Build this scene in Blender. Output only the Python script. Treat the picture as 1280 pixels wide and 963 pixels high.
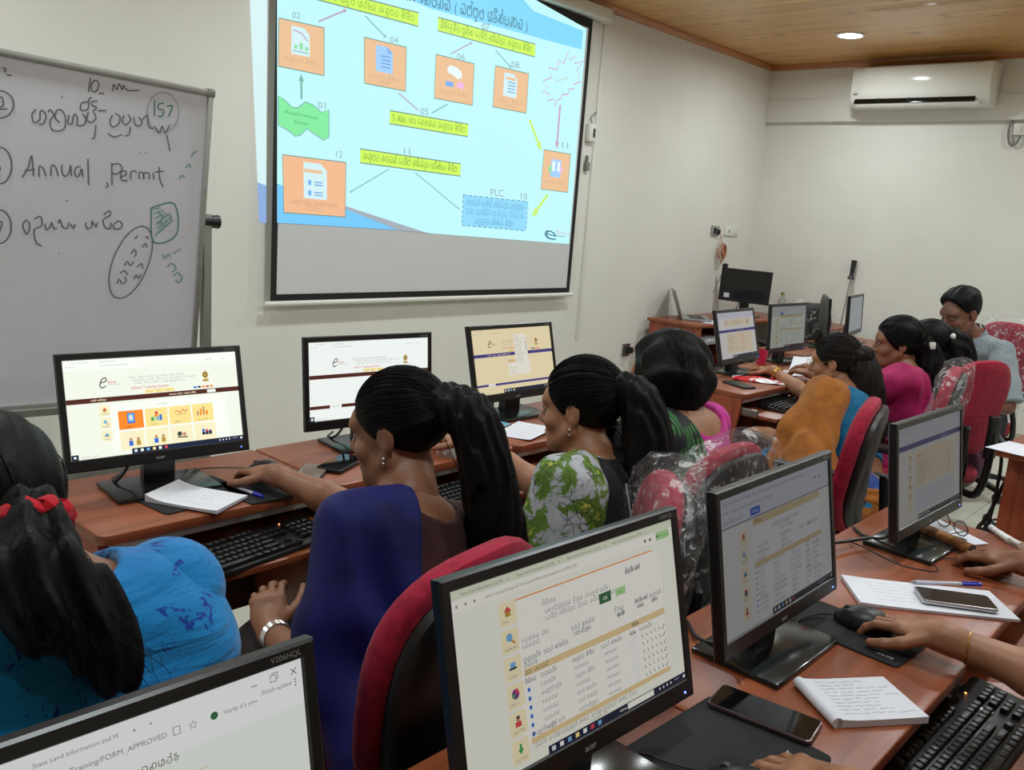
import bpy, bmesh, math, random
import numpy as np
from mathutils import Vector, Matrix, Euler

C = bpy.context.scene.collection
for _o in list(bpy.data.objects):
    bpy.data.objects.remove(_o)

# ------------------------------------------------------------------ camera
CAM_Z = 1.525
F_PX = 1085.0
_r = Vector((0.67817555, -0.73115184, 0.0741277))
_u = Vector((0.09629489, 0.1884071, 0.97735872))
_f = Vector((0.7285638, 0.65568267, -0.19817927))
cd = bpy.data.cameras.new('camera')
cam = bpy.data.objects.new('camera', cd)
C.objects.link(cam)
cam.matrix_world = Matrix(((_r.x, _u.x, -_f.x, 0), (_r.y, _u.y, -_f.y, 0), (_r.z, _u.z, -_f.z, CAM_Z), (0, 0, 0, 1)))
cd.sensor_fit = 'HORIZONTAL'
cd.sensor_width = 36.0
cd.lens = F_PX / 1280 * 36.0
cd.clip_start = 0.02
bpy.context.scene.camera = cam

# ------------------------------------------------------------------ world, exposure
W_Y, R_X, H_Z = 3.95, 7.6, 2.92           # front wall, right wall, ceiling
L_X, B_Y = -2.4, -3.4                     # left and back walls (behind the camera)
sc = bpy.context.scene
wd = bpy.data.worlds.new('world'); sc.world = wd; wd.use_nodes = True
wd.node_tree.nodes['Background'].inputs[0].default_value = (0.8, 0.85, 0.9, 1)
wd.node_tree.nodes['Background'].inputs[1].default_value = 0.05
sc.view_settings.view_transform = 'Standard'
sc.view_settings.look = 'None'
sc.view_settings.gamma = 1.0
sc.view_settings.use_curve_mapping = False
sc.view_settings.exposure = 0.0
LAMP_W = 17.0                             # each recessed ceiling downlight
LAMP_COL = (0.88, 0.97, 1.0)
LAMPS = [(x, y) for x in (-1.25, 0.7, 2.65, 4.6, 6.555) for y in (2.838, 0.55, -1.75) if (x + y > 0.2 or y > 2) and not (x > 6 and y < 0)]
random.seed(7)
NPR = np.random.RandomState(11)
PI = math.pi


def srgb(r, g, b):
    def c(v):
        v /= 255.0
        return v / 12.92 if v <= 0.04045 else ((v + 0.055) / 1.055) ** 2.4
    return (c(r), c(g), c(b), 1.0)


# ------------------------------------------------------------------ materials
MATS = {}


def _new(name):
    m = bpy.data.materials.new(name); m.use_nodes = True
    nt = m.node_tree
    b = nt.nodes['Principled BSDF']
    return m, nt, b


def _tex(nt, scale=(1, 1, 1), rot=(0, 0, 0), coord='Object'):
    tc = nt.nodes.new('ShaderNodeTexCoord'); mp = nt.nodes.new('ShaderNodeMapping')
    mp.inputs['Scale'].default_value = scale; mp.inputs['Rotation'].default_value = rot
    nt.links.new(tc.outputs[coord], mp.inputs[0])
    return mp


def _noise(nt, mp, scale, detail=3, rough=0.55, dist=0):
    n = nt.nodes.new('ShaderNodeTexNoise'); n.inputs['Scale'].default_value = scale
    n.inputs['Detail'].default_value = detail; n.inputs['Roughness'].default_value = rough
    n.inputs['Distortion'].default_value = dist
    nt.links.new(mp.outputs[0], n.inputs['Vector'])
    return n


def _ramp(nt, src, stops, interp='LINEAR'):
    r = nt.nodes.new('ShaderNodeValToRGB'); r.color_ramp.interpolation = interp
    e = r.color_ramp.elements
    while len(e) < len(stops): e.new(0.5)
    for k, (p, c) in enumerate(stops):
        e[k].position = p; e[k].color = c
    nt.links.new(src, r.inputs[0])
    return r


def _bump(nt, b, src, strength, dist=0.005):
    u = nt.nodes.new('ShaderNodeBump'); u.inputs['Strength'].default_value = strength
    u.inputs['Distance'].default_value = dist
    nt.links.new(src, u.inputs['Height']); nt.links.new(u.outputs[0], b.inputs['Normal'])
    return u


def _mix(nt, fac, a, c, mode='MIX'):
    m = nt.nodes.new('ShaderNodeMix'); m.data_type = 'RGBA'; m.blend_type = mode
    for s, v in ((m.inputs[0], fac), (m.inputs[6], a), (m.inputs[7], c)):
        if hasattr(v, 'is_linked'): nt.links.new(v, s)
        else: s.default_value = v
    return m.outputs[2]


def plain(name, col, rough=0.5, metal=0.0, var=0.06, nscale=40, bump=0.0, spec=0.5, coat=0.0, tscale=(1, 1, 1)):
    """one colour with a little procedural variation and optional noise bump"""
    if name in MATS: return MATS[name]
    m, nt, b = _new(name)
    mp = _tex(nt, tscale); n = _noise(nt, mp, nscale)
    d = tuple(max(0, c * (1 - var)) for c in col[:3]) + (1,)
    l = tuple(min(1, c * (1 + var)) for c in col[:3]) + (1,)
    r = _ramp(nt, n.outputs[0], [(0.3, d), (0.7, l)])
    nt.links.new(r.outputs[0], b.inputs['Base Color'])
    b.inputs['Roughness'].default_value = rough; b.inputs['Metallic'].default_value = metal
    b.inputs['Specular IOR Level'].default_value = spec; b.inputs['Coat Weight'].default_value = coat
    if bump: _bump(nt, b, n.outputs[0], bump)
    MATS[name] = m
    return m


def emit(name, col, strength=1.0):
    if name in MATS: return MATS[name]
    m, nt, b = _new(name)
    b.inputs['Base Color'].default_value = (0.01, 0.01, 0.01, 1)
    b.inputs['Roughness'].default_value = 0.45
    b.inputs['Specular IOR Level'].default_value = 0.3
    b.inputs['Emission Color'].default_value = tuple(col[:3]) + (1,)
    b.inputs['Emission Strength'].default_value = strength
    MATS[name] = m
    return m


def fabric(name, col, col2=None, scale=12, rough=0.85, weave=350, bump=0.25, stops=(0.45, 0.55), tscale=(1, 1, 1), sheen=0.08, wrinkle=0.0, wscale=(6, 6, 22), detail=3):
    if name in MATS: return MATS[name]
    m, nt, b = _new(name)
    mp = _tex(nt, tscale); n = _noise(nt, mp, scale, detail, 0.6)
    c2 = col2 or tuple(c * 0.85 for c in col[:3]) + (1,)
    r = _ramp(nt, n.outputs[0], [(stops[0], col), (stops[1], c2)])
    nt.links.new(r.outputs[0], b.inputs['Base Color'])
    b.inputs['Roughness'].default_value = rough
    b.inputs['Sheen Weight'].default_value = sheen
    b.inputs['Specular IOR Level'].default_value = 0.25
    mp2 = _tex(nt); w = _noise(nt, mp2, weave, 1)
    h = w.outputs[0]
    u = _bump(nt, b, h, bump, 0.002)
    if wrinkle:
        mp3 = _tex(nt, wscale, (0.5, 0.3, 0.4)); wn = _noise(nt, mp3, 1.0, 3, 0.5, 0.6)
        u2 = nt.nodes.new('ShaderNodeBump'); u2.inputs['Strength'].default_value = wrinkle; u2.inputs['Distance'].default_value = 0.03
        nt.links.new(wn.outputs[0], u2.inputs['Height']); nt.links.new(u2.outputs[0], u.inputs['Normal'])
    MATS[name] = m
    return m


def wood(name, base, dark, scale=3.0, axis='X', rough=0.4, coat=0.15):
    if name in MATS: return MATS[name]
    m, nt, b = _new(name)
    s = {'X': (0.9, 14, 14), 'Y': (14, 0.9, 14), 'Z': (14, 14, 0.9)}[axis]
    mp = _tex(nt, s); n = _noise(nt, mp, scale, 6, 0.62, 0.5)
    r = _ramp(nt, n.outputs[0], [(0.28, dark), (0.52, base), (0.75, tuple(min(1, c * 1.25) for c in base[:3]) + (1,))])
    nt.links.new(r.outputs[0], b.inputs['Base Color'])
    b.inputs['Roughness'].default_value = rough; b.inputs['Coat Weight'].default_value = coat
    b.inputs['Coat Roughness'].default_value = 0.3
    _bump(nt, b, n.outputs[0], 0.05, 0.001)
    MATS[name] = m
    return m


def skin(name, col):
    if name in MATS: return MATS[name]
    m, nt, b = _new(name)
    mp = _tex(nt); n = _noise(nt, mp, 18, 4, 0.6)
    r = _ramp(nt, n.outputs[0], [(0.3, tuple(c * 0.82 for c in col[:3]) + (1,)), (0.7, tuple(min(1, c * 1.12) for c in col[:3]) + (1,))])
    nt.links.new(r.outputs[0], b.inputs['Base Color'])
    b.inputs['Roughness'].default_value = 0.5
    b.inputs['Subsurface Weight'].default_value = 0.08
    b.inputs['Subsurface Radius'].default_value = (0.02, 0.008, 0.004)
    n2 = _noise(nt, mp, 220, 2); _bump(nt, b, n2.outputs[0], 0.12, 0.001)
    MATS[name] = m
    return m


def hairmat(name, col=(0.003, 0.0028, 0.0028, 1), scale=(160, 160, 9)):
    if name in MATS: return MATS[name]
    m, nt, b = _new(name)
    mp = _tex(nt, scale); n = _noise(nt, mp, 1.0, 4, 0.6, 0.3)
    r = _ramp(nt, n.outputs[0], [(0.35, tuple(c * 0.5 for c in col[:3]) + (1,)), (0.7, tuple(c * 1.9 for c in col[:3]) + (1,))])
    nt.links.new(r.outputs[0], b.inputs['Base Color'])
    b.inputs['Roughness'].default_value = 0.5; b.inputs['Specular IOR Level'].default_value = 0.16
    _bump(nt, b, n.outputs[0], 0.45, 0.003)
    MATS[name] = m
    return m


# ------------------------------------------------------------------ object helpers
def tag(o, label=None, cat=None, group=None, kind=None):
    if label: o['label'] = label
    if cat: o['category'] = cat
    if group: o['group'] = group
    if kind: o['kind'] = kind
    return o


def thing(name, label, cat, loc=(0, 0, 0), rz=0.0, group=None):
    o = bpy.data.objects.new(name, None); C.objects.link(o)
    o.location = loc; o.rotation_euler = (0, 0, rz); o.empty_display_size = 0.05
    return tag(o, label, cat, group)


def copy_tree(o, parent=None, label=None):
    c = o.copy(); C.objects.link(c)
    if parent: c.parent = parent
    if label: c['label'] = label
    for ch in o.children: copy_tree(ch, c)
    return c


def XF(loc=(0, 0, 0), rot=(0, 0, 0)):
    return Matrix.Translation(loc) @ Euler(rot).to_matrix().to_4x4()


class MB:
    """collects shapes and links them as one mesh object"""
    def __init__(self):
        self.bm = bmesh.new(); self.mats = []; self.X = Matrix.Identity(4)

    def mi(self, m):
        if m is None: return 0
        if m not in self.mats: self.mats.append(m)
        return self.mats.index(m)

    def _add(self, verts, faces, mat, smooth):
        bv = [self.bm.verts.new(self.X @ Vector(v)) for v in verts]
        k = self.mi(mat)
        for f in faces:
            try: fc = self.bm.faces.new([bv[i] for i in f])
            except ValueError: continue
            fc.material_index = k; fc.smooth = smooth
        return bv

    def _merge(self, tmp, mat, smooth, M=None):
        tmp.verts.ensure_lookup_table(); tmp.verts.index_update()
        M = M or Matrix.Identity(4)
        self._add([M @ v.co for v in tmp.verts], [[v.index for v in f.verts] for f in tmp.faces], mat, smooth)
        tmp.free()

    def box(self, c, s, mat=None, bev=0.0, rot=(0, 0, 0), seg=2):
        t = bmesh.new(); bmesh.ops.create_cube(t, size=1.0)
        for v in t.verts: v.co = Vector((v.co.x * s[0], v.co.y * s[1], v.co.z * s[2]))
        if bev > 0:
            bmesh.ops.bevel(t, geom=t.edges[:] , offset=min(bev, min(s) * 0.49), segments=seg, affect='EDGES', profile=0.5)
        self._merge(t, mat, bev > 0, XF(c, rot)); return self

    def prism(self, poly, z0, z1, mat=None, bev=0.0, M=None):
        """polygon in XY extruded from z0 to z1"""
        t = bmesh.new(); n = len(poly)
        a = [t.verts.new((p[0], p[1], z0)) for p in poly]; b = [t.verts.new((p[0], p[1], z1)) for p in poly]
        t.faces.new(a[::-1]); top = t.faces.new(b)
        for i in range(n): t.faces.new((a[i], a[(i + 1) % n], b[(i + 1) % n], b[i]))
        bmesh.ops.recalc_face_normals(t, faces=t.faces[:])
        if bev > 0:
            ed = [e for e in t.edges if abs(e.verts[0].co.z - e.verts[1].co.z) < 1e-6]
            bmesh.ops.bevel(t, geom=ed, offset=bev, segments=2, affect='EDGES', profile=0.5)
        self._merge(t, mat, bev > 0, M); return self

    def tube(self, pts, r, mat=None, n=8, close=False, smooth=True):
        P = [Vector(p) for p in pts]; N = len(P)
        rs = list(r) if hasattr(r, '__len__') else [r] * N
        vs, fs = [], []
        up = None
        for i in range(N):
            if close: d = P[(i + 1) % N] - P[i - 1]
            else: d = P[min(i + 1, N - 1)] - P[max(i - 1, 0)]
            if d.length < 1e-9: d = Vector((0, 0, 1))
            d.normalize()
            if up is None:
                up = d.orthogonal().normalized()
            else:
                up = up - d * up.dot(d)
                up = up.normalized() if up.length > 1e-6 else d.orthogonal().normalized()
            s = d.cross(up)
            for k in range(n):
                a = 2 * PI * k / n
                vs.append(P[i] + (up * math.cos(a) + s * math.sin(a)) * rs[i])
        M = N if close else N - 1
        for i in range(M):
            for k in range(n):
                a = i * n + k; b = i * n + (k + 1) % n; c = ((i + 1) % N) * n + (k + 1) % n; d = ((i + 1) % N) * n + k
                fs.append((a, b, c, d))
        if not close:
            fs.append(tuple(range(n))[::-1]); fs.append(tuple((N - 1) * n + k for k in range(n)))
        self._add(vs, fs, mat, smooth); return self

    def cyl(self, p0, p1, r0, r1=None, mat=None, n=24, smooth=True):
        r1 = r0 if r1 is None else r1
        p0, p1 = Vector(p0), Vector(p1); d = (p1 - p0).normalized(); u = d.orthogonal().normalized(); s = d.cross(u)
        vs = [p0 + (u * math.cos(2 * PI * k / n) + s * math.sin(2 * PI * k / n)) * r0 for k in range(n)]
        vs += [p1 + (u * math.cos(2 * PI * k / n) + s * math.sin(2 * PI * k / n)) * r1 for k in range(n)]
        fs = [(k, (k + 1) % n, n + (k + 1) % n, n + k) for k in range(n)]
        self._add(vs, fs, mat, smooth)
        self._add(vs[:n], [tuple(range(n))[::-1]], mat, False); self._add(vs[n:], [tuple(range(n))], mat, False)
        return self

    def lathe(self, prof, mat=None, n=28, M=None, smooth=True):
        """profile of (r, z) about Z"""
        M = M or Matrix.Identity(4); vs, fs = [], []
        for r, z in prof:
            for k in range(n):
                a = 2 * PI * k / n; vs.append(M @ Vector((r * math.cos(a), r * math.sin(a), z)))
        for i in range(len(prof) - 1):
            for k in range(n): fs.append((i * n + k, i * n + (k + 1) % n, (i + 1) * n + (k + 1) % n, (i + 1) * n + k))
        self._add(vs, fs, mat, smooth); return self

    def ball(self, c, r, mat=None, rot=(0, 0, 0), u=20, v=14):
        t = bmesh.new(); bmesh.ops.create_uvsphere(t, u_segments=u, v_segments=v, radius=1.0)
        r = r if hasattr(r, '__len__') else (r, r, r)
        for q in t.verts: q.co = Vector((q.co.x * r[0], q.co.y * r[1], q.co.z * r[2]))
        self._merge(t, mat, True, XF(c, rot)); return self

    def grid(self, fn, nu, nv, mat=None, smooth=True):
        vs = [fn(i / nu, j / nv) for j in range(nv + 1) for i in range(nu + 1)]
        fs = [(j * (nu + 1) + i, j * (nu + 1) + i + 1, (j + 1) * (nu + 1) + i + 1, (j + 1) * (nu + 1) + i) for j in range(nv) for i in range(nu)]
        self._add(vs, fs, mat, smooth); return self

    def rings(self, rings, mat=None, cap=(True, True), smooth=True):
        """loft through closed rings of equal length"""
        n = len(rings[0]); vs = [p for r in rings for p in r]
        fs = [(i * n + k, i * n + (k + 1) % n, (i + 1) * n + (k + 1) % n, (i + 1) * n + k) for i in range(len(rings) - 1) for k in range(n)]
        if cap[0]: fs.append(tuple(range(n))[::-1])
        if cap[1]: fs.append(tuple((len(rings) - 1) * n + k for k in range(n)))
        self._add(vs, fs, mat, smooth); return self

    def raw(self, verts, faces, mat=None, smooth=True):
        self._add(verts, faces, mat, smooth); return self

    def build(self, name, mat=None, parent=None, recalc=True, label=None, wn=False):
        if recalc: bmesh.ops.recalc_face_normals(self.bm, faces=self.bm.faces[:])
        me = bpy.data.meshes.new(name); self.bm.to_mesh(me); self.bm.free()
        for m in (self.mats or [mat]):
            if m is not None: me.materials.append(m)
        if mat is not None and self.mats and self.mats != [mat] and None in self.mats: pass
        try: me.set_sharp_from_angle(angle=math.radians(42))
        except Exception: pass
        o = bpy.data.objects.new(name, me); C.objects.link(o)
        if parent: o.parent = parent
        if label: o['label'] = label
        return o


def crom(pts, n=6, closed=False):
    """Catmull-Rom through points (any dimension)"""
    P = [np.array(p, float) for p in pts]
    if len(P) < 3 and not closed: return P
    if closed: P = [P[-1]] + P + [P[0], P[1]]
    else: P = [2 * P[0] - P[1]] + P + [2 * P[-1] - P[-2]]
    out = []
    for i in range(1, len(P) - 2):
        a, b, c, d = P[i - 1:i + 3]
        for k in range(n):
            t = k / n
            out.append(0.5 * (2 * b + (c - a) * t + (2 * a - 5 * b + 4 * c - d) * t * t + (3 * b - a - 3 * c + d) * t ** 3))
    if not closed: out.append(P[-2])
    return out


# ------------------------------------------------------------------ lettering
_TXT = {}


def text_geo(s):
    """outline mesh of a Latin string, height 1 = cap height, from the built-in font"""
    if s in _TXT: return _TXT[s]
    cu = bpy.data.curves.new('lettering', 'FONT'); cu.body = s; cu.resolution_u = 3
    o = bpy.data.objects.new('lettering', cu); C.objects.link(o)
    dg = bpy.context.evaluated_depsgraph_get(); dg.update()
    me = bpy.data.meshes.new_from_object(o.evaluated_get(dg))
    V = np.array([v.co[:2] for v in me.vertices]) if len(me.vertices) else np.zeros((0, 2))
    Fs = [tuple(p.vertices) for p in me.polygons]
    bpy.data.objects.remove(o); bpy.data.meshes.remove(me); bpy.data.curves.remove(cu)
    if len(V): V = V / 0.729
    w = V[:, 0].max() if len(V) else 0.3
    _TXT[s] = (V, Fs, w)
    return _TXT[s]


def _arc(cx, cy, rx, ry, a0, a1, n=9):
    return [(cx + rx * math.cos(math.radians(a0 + (a1 - a0) * i / n)), cy + ry * math.sin(math.radians(a0 + (a1 - a0) * i / n))) for i in range(n + 1)]


# hand-drawn letterforms of the Sinhala script: (width, strokes), x-height 1
SIN = {
 'අ': (1.5, [[(.5, .45), (.25, .6), (.08, .3), (.3, 0), (.65, .1), (.8, .5), (.6, .95), (.25, .95)], [(.8, .5), (1.1, .15), (1.35, .5), (1.2, .95)]]),
 'ඉ': (1.0, [[(.7, .8), (.4, 1.0), (.1, .7), (.4, .5), (.8, .45), (.85, .1), (.5, 0), (.15, .1)]]),
 'ක': (1.35, [[(.4, .4), (.2, .55), (.08, .3), (.3, .1), (.55, .35), (.5, .8), (.25, .95)], [(.55, .35), (.8, .05), (1.2, .2), (1.2, .75), (.85, .95), (.65, .7), (.9, .5)]]),
 'ග': (.95, [[(.35, .35), (.15, .5), (.08, .15), (.35, 0), (.5, .4), (.35, .9), (.65, 1.0), (.88, .6), (.8, 0)]]),
 'ඛ': (1.1, [[(.3, .6), (.1, .7), (.1, .3), (.4, 0), (.85, .1), (1.0, .5), (.75, .95), (.5, .75), (.75, .55)]]),
 'ජ': (1.1, [[(.35, .3), (.15, .45), (.1, .1), (.4, 0), (.55, .45), (.4, .9), (.75, 1.0), (1.0, .6), (.85, .05), (.6, .2)]]),
 'ණ': (1.6, [[(.3, .35), (.1, .4), (.1, .05), (.35, .05), (.45, .45), (.35, .9), (.65, .95), (.8, .5), (.75, .05)], [(.8, .5), (1.0, .95), (1.35, .9), (1.5, .4), (1.25, 0), (1.1, .25)]]),
 'ත': (1.0, [[(.45, .45), (.2, .55), (.08, .25), (.35, 0), (.8, .1), (.92, .5), (.7, .92), (.25, .95)]]),
 'ද': (.9, [[(.75, .8), (.35, .98), (.08, .65), (.25, .3), (.55, .4), (.35, .55)], [(.25, .3), (.08, 0), (.35, -.35), (.75, -.25)]]),
 'ඩ': (.9, [[(.75, .85), (.35, 1.0), (.1, .75), (.4, .5), (.75, .3), (.6, .0), (.2, .05), (.15, .3)]]),
 'න': (1.1, [[(.3, .35), (.1, .4), (.1, .05), (.38, .05), (.48, .45), (.38, .9), (.7, 1.0), (1.0, .65), (.9, .1), (.62, .05)]]),
 'ප': (1.05, [[(.12, .95), (.06, .4), (.25, .0), (.5, .15), (.52, .5)], [(.5, .15), (.8, 0), (.98, .45), (.85, .95), (.6, .85), (.75, .6)]]),
 'බ': (1.1, [[(.35, .55), (.12, .65), (.06, .3), (.35, 0), (.85, .08), (1.0, .5), (.75, .95), (.4, .98), (.15, .85)]]),
 'ම': (1.1, [[(.45, .7), (.25, .95), (.06, .65), (.12, .15), (.5, 0), (.95, .15), (1.0, .65), (.8, .95), (.58, .7)], [(.45, .7), (.58, .7)]]),
 'ය': (1.15, [[(.3, .5), (.12, .6), (.08, .2), (.35, 0), (.52, .25), (.5, .6)], [(.5, .25), (.75, 0), (1.05, .2), (1.05, .7), (.75, .98), (.4, .9)]]),
 'ර': (.8, [[(.55, .35), (.3, .5), (.1, .25), (.35, 0), (.7, .15), (.7, .6), (.35, .75), (.1, 1.0), (.6, 1.1)]]),
 'ල': (1.15, [[(.35, .35), (.15, .5), (.06, .2), (.3, 0), (.5, .25), (.42, .75), (.7, 1.0), (1.05, .7), (1.0, .2), (.75, 0)]]),
 'ළ': (1.15, [[(.5, .5), (.2, .5), (.1, .1), (.5, 0), (.9, .3), (.7, .9), (.25, .95)], [(.9, .3), (1.0, -.2), (.7, -.4)]]),
 'ව': (1.0, [[(.4, .4), (.18, .5), (.06, .2), (.35, 0), (.8, .12), (.9, .55), (.65, .95), (.25, .95), (.1, .75)]]),
 'ශ': (1.0, [[(.35, .35), (.15, .45), (.1, .1), (.4, 0), (.55, .4), (.3, .8), (.5, 1.1), (.85, .9), (.9, .2)]]),
 'ෂ': (1.1, [[(.12, .95), (.06, .3), (.3, 0), (.55, .2), (.8, 0), (1.0, .45), (.85, .95)], [(.3, .5), (.75, .55)]]),
 'ස': (1.15, [[(.35, .5), (.12, .55), (.1, .1), (.4, .05), (.55, .4)], [(.55, .3), (.75, 0), (1.05, .2), (1.0, .75), (.65, .98), (.25, .9)]]),
 'ඵ': (1.0, [[(.1, .9), (.1, .2), (.5, 0), (.9, .3), (.8, .9)]]),
 'ට': (.95, [[(.85, .75), (.5, 1.0), (.1, .7), (.15, .15), (.5, 0), (.85, .25), (.6, .5)]]),
 'ා': (.5, [[(.1, .9), (.35, .85), (.38, .4), (.2, .05), (.1, .3)]]),
 'ෙ': (.7, [[(.55, .9), (.2, .95), (.1, .5), (.3, .1), (.55, .3), (.35, .5)]]),
}
SIN_MARK = {
 'ි': [_arc(.5, 1.05, .4, .35, 200, -20)], 'ී': [_arc(.5, 1.05, .4, .35, 200, -20) + [(.95, 1.25)]],
 'ු': [[(.6, 0), (.75, -.35), (.3, -.3)]], 'ූ': [[(.6, 0), (.85, -.4), (.3, -.4), (.5, -.15)]],
 '්': [[(.75, .95), (.95, 1.35), (.6, 1.4)]], 'ැ': [[(1.1, .7), (1.35, .9), (1.3, .2)]], 'ෘ': [[(1.1, .6), (1.3, .2), (1.05, -.2)]],
 'ං': [_arc(1.15, .5, .13, .18, 0, 360)],
}


def word_strokes(s):
    """lay a Sinhala/Latin string out on a line: (width, [stroke polylines], [(latin string, x, width)])"""
    x, st, lat = 0.0, [], []
    toks = []
    for ch in s:
        if ch in '\u200d': continue
        if ch in 'ේෙොෝ':
            k = len(toks) - 1
            while k > 0 and toks[k] in SIN_MARK: k -= 1
            toks.insert(max(k, 0), 'ෙ')
            if ch in 'ොෝ': toks.append('ා')
        else: toks.append(ch)
    last = (0, 1.0)
    for ch in toks:
        if ch in SIN:
            w, ss = SIN[ch]
            for q in ss: st.append([(x + a, b) for a, b in crom(q, 4)])
            last = (x, w); x += w + 0.22
        elif ch in SIN_MARK:
            for q in SIN_MARK[ch]: st.append([(last[0] + a * min(last[1], 1.1), b) for a, b in (crom(q, 3) if len(q) < 8 else q)])
        elif ch == ' ': x += 0.6
        else:
            V, Fs, w = text_geo(ch); lat.append((ch, x, w * 1.35)); x += w * 1.35 + 0.18
    return max(x, 0.1), st, lat


class Sheet:
    """flat artwork (a screen image, print, handwriting) laid on a plane as one mesh with a colour per material slot"""
    def __init__(self, origin, ex, ey, step=0.00012):
        self.o, self.ex, self.ey = Vector(origin), Vector(ex).normalized(), Vector(ey).normalized()
        self.n = self.ex.cross(self.ey); self.lay = 0; self.step = step
        self.mb = MB()

    def p(self, q): return self.o + self.ex * float(q[0]) + self.ey * float(q[1]) + self.n * (self.step * self.lay)

    def poly(self, pts, mat, up=True):
        if up: self.lay += 1
        self.mb._add([self.p(q) for q in pts], [tuple(range(len(pts)))], mat, False); return self

    def rect(self, x0, y0, x1, y1, mat, up=True): return self.poly([(x0, y0), (x1, y0), (x1, y1), (x0, y1)], mat, up)

    def disc(self, cx, cy, r, mat, n=20, ry=None): return self.poly([(cx + r * math.cos(2 * PI * k / n), cy + (ry or r) * math.sin(2 * PI * k / n)) for k in range(n)], mat)

    def stroke(self, pts, w, mat, closed=False, up=True):
        if up: self.lay += 1
        P = [np.array(q[:2], float) for q in pts]; n = len(P)
        if n < 2: return self
        L, Rr = [], []
        for i in range(n):
            if closed: d = P[(i + 1) % n] - P[i - 1]
            else: d = P[min(i + 1, n - 1)] - P[max(i - 1, 0)]
            l = math.hypot(*d) or 1.0
            nn = np.array((-d[1], d[0])) / l * w / 2
            L.append(P[i] + nn); Rr.append(P[i] - nn)
        vs = [self.p(q) for q in L + Rr]; m = n if closed else n - 1
        self.mb._add(vs, [(i, (i + 1) % n, n + (i + 1) % n, n + i) for i in range(m)], mat, False); return self

    def arrow(self, pts, w, mat):
        a, b = np.array(pts[-2], float), np.array(pts[-1], float); d = (b - a) / (np.hypot(*(b - a)) or 1); s = np.array((-d[1], d[0]))
        k = max(w * 2.2, 0.012)
        return self.poly([tuple(b + s * k * .6 - d * k * .3), tuple(b - s * k * .6 - d * k * .3), tuple(b + d * k)], mat)

    def text(self, s, quad, mat, weight=0.16):
        """text fitted into a quad TL TR BR BL (x-height to baseline for the native script)"""
        self.lay += 0.5
        w, st, lat = word_strokes(s) if any(ord(c) > 0x0d00 for c in s) else (0, [], [])
        q = [np.array(k, float) for k in quad]
        if not st and not lat:
            V, Fs, w = text_geo(s); lat = [(s, 0, w)]
        def m(x, y):
            u = x / w; return tuple((q[3] * (1 - u) + q[2] * u) * (1 - y) + (q[0] * (1 - u) + q[1] * u) * y)
        h = (np.hypot(*(q[0] - q[3])) + np.hypot(*(q[1] - q[2]))) / 2
        for p in st: self.stroke([m(*a) for a in p], h * weight, mat, up=False)
        for ch, x, ww in lat:
            V, Fs, w0 = text_geo(ch)
            if not len(V): continue
            vs = [self.p(m(x + a * ww / w0, b)) for a, b in V]
            self.mb._add(vs, Fs, mat, False)
        self.lay -= 0.5
        return self

    def line(self, s, x, y, h, mat, weight=0.16, maxw=None):
        """text at baseline (x, y) with height h, natural width"""
        w = word_strokes(s)[0] if any(ord(c) > 0x0d00 for c in s) else text_geo(s)[2]
        W = w * h
        if maxw and W > maxw: W = maxw
        return self.text(s, [(x, y + h), (x + W, y + h), (x + W, y), (x, y)], mat, weight)

    def build(self, name, parent=None, label=None): return self.mb.build(name, None, parent, recalc=False, label=label)
# ------------------------------------------------------------------ smooth bodies: signed distance fields meshed by surface nets
def V3(*a): return np.array(a[0] if len(a) == 1 else a, float)


def nrm(v):
    v = np.array(v, float); return v / (np.linalg.norm(v) or 1)


def frame(axis, ref):
    """rotation whose columns are (side, forward, axis)"""
    z = nrm(axis); y = np.array(ref, float); y = nrm(y - z * (y @ z)); x = np.cross(y, z)
    return np.stack([x, y, z], 1)


def cap(a, b, ra, rb=None, k=0.02, tagname=''): return dict(t='c', a=V3(a), b=V3(b), ra=ra, rb=ra if rb is None else rb, k=k, g=tagname)
def ell(c, r, R=None, k=0.03, tagname='', sub=False): return dict(t='e', c=V3(c), r=V3(r), R=np.eye(3) if R is None else R, k=k, g=tagname, sub=sub)


def chain(pts, rs, k=0.02, tagname=''):
    return [cap(pts[i], pts[i + 1], rs[i], rs[i + 1], k, tagname) for i in range(len(pts) - 1)]


def _ext(p, inf):
    if p['t'] == 'c':
        r = max(p['ra'], p['rb']) + inf
        return np.minimum(p['a'], p['b']) - r, np.maximum(p['a'], p['b']) + r
    e = np.sqrt(((p['R'] * (p['r'] + inf)) ** 2).sum(1)); return p['c'] - e, p['c'] + e


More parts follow.
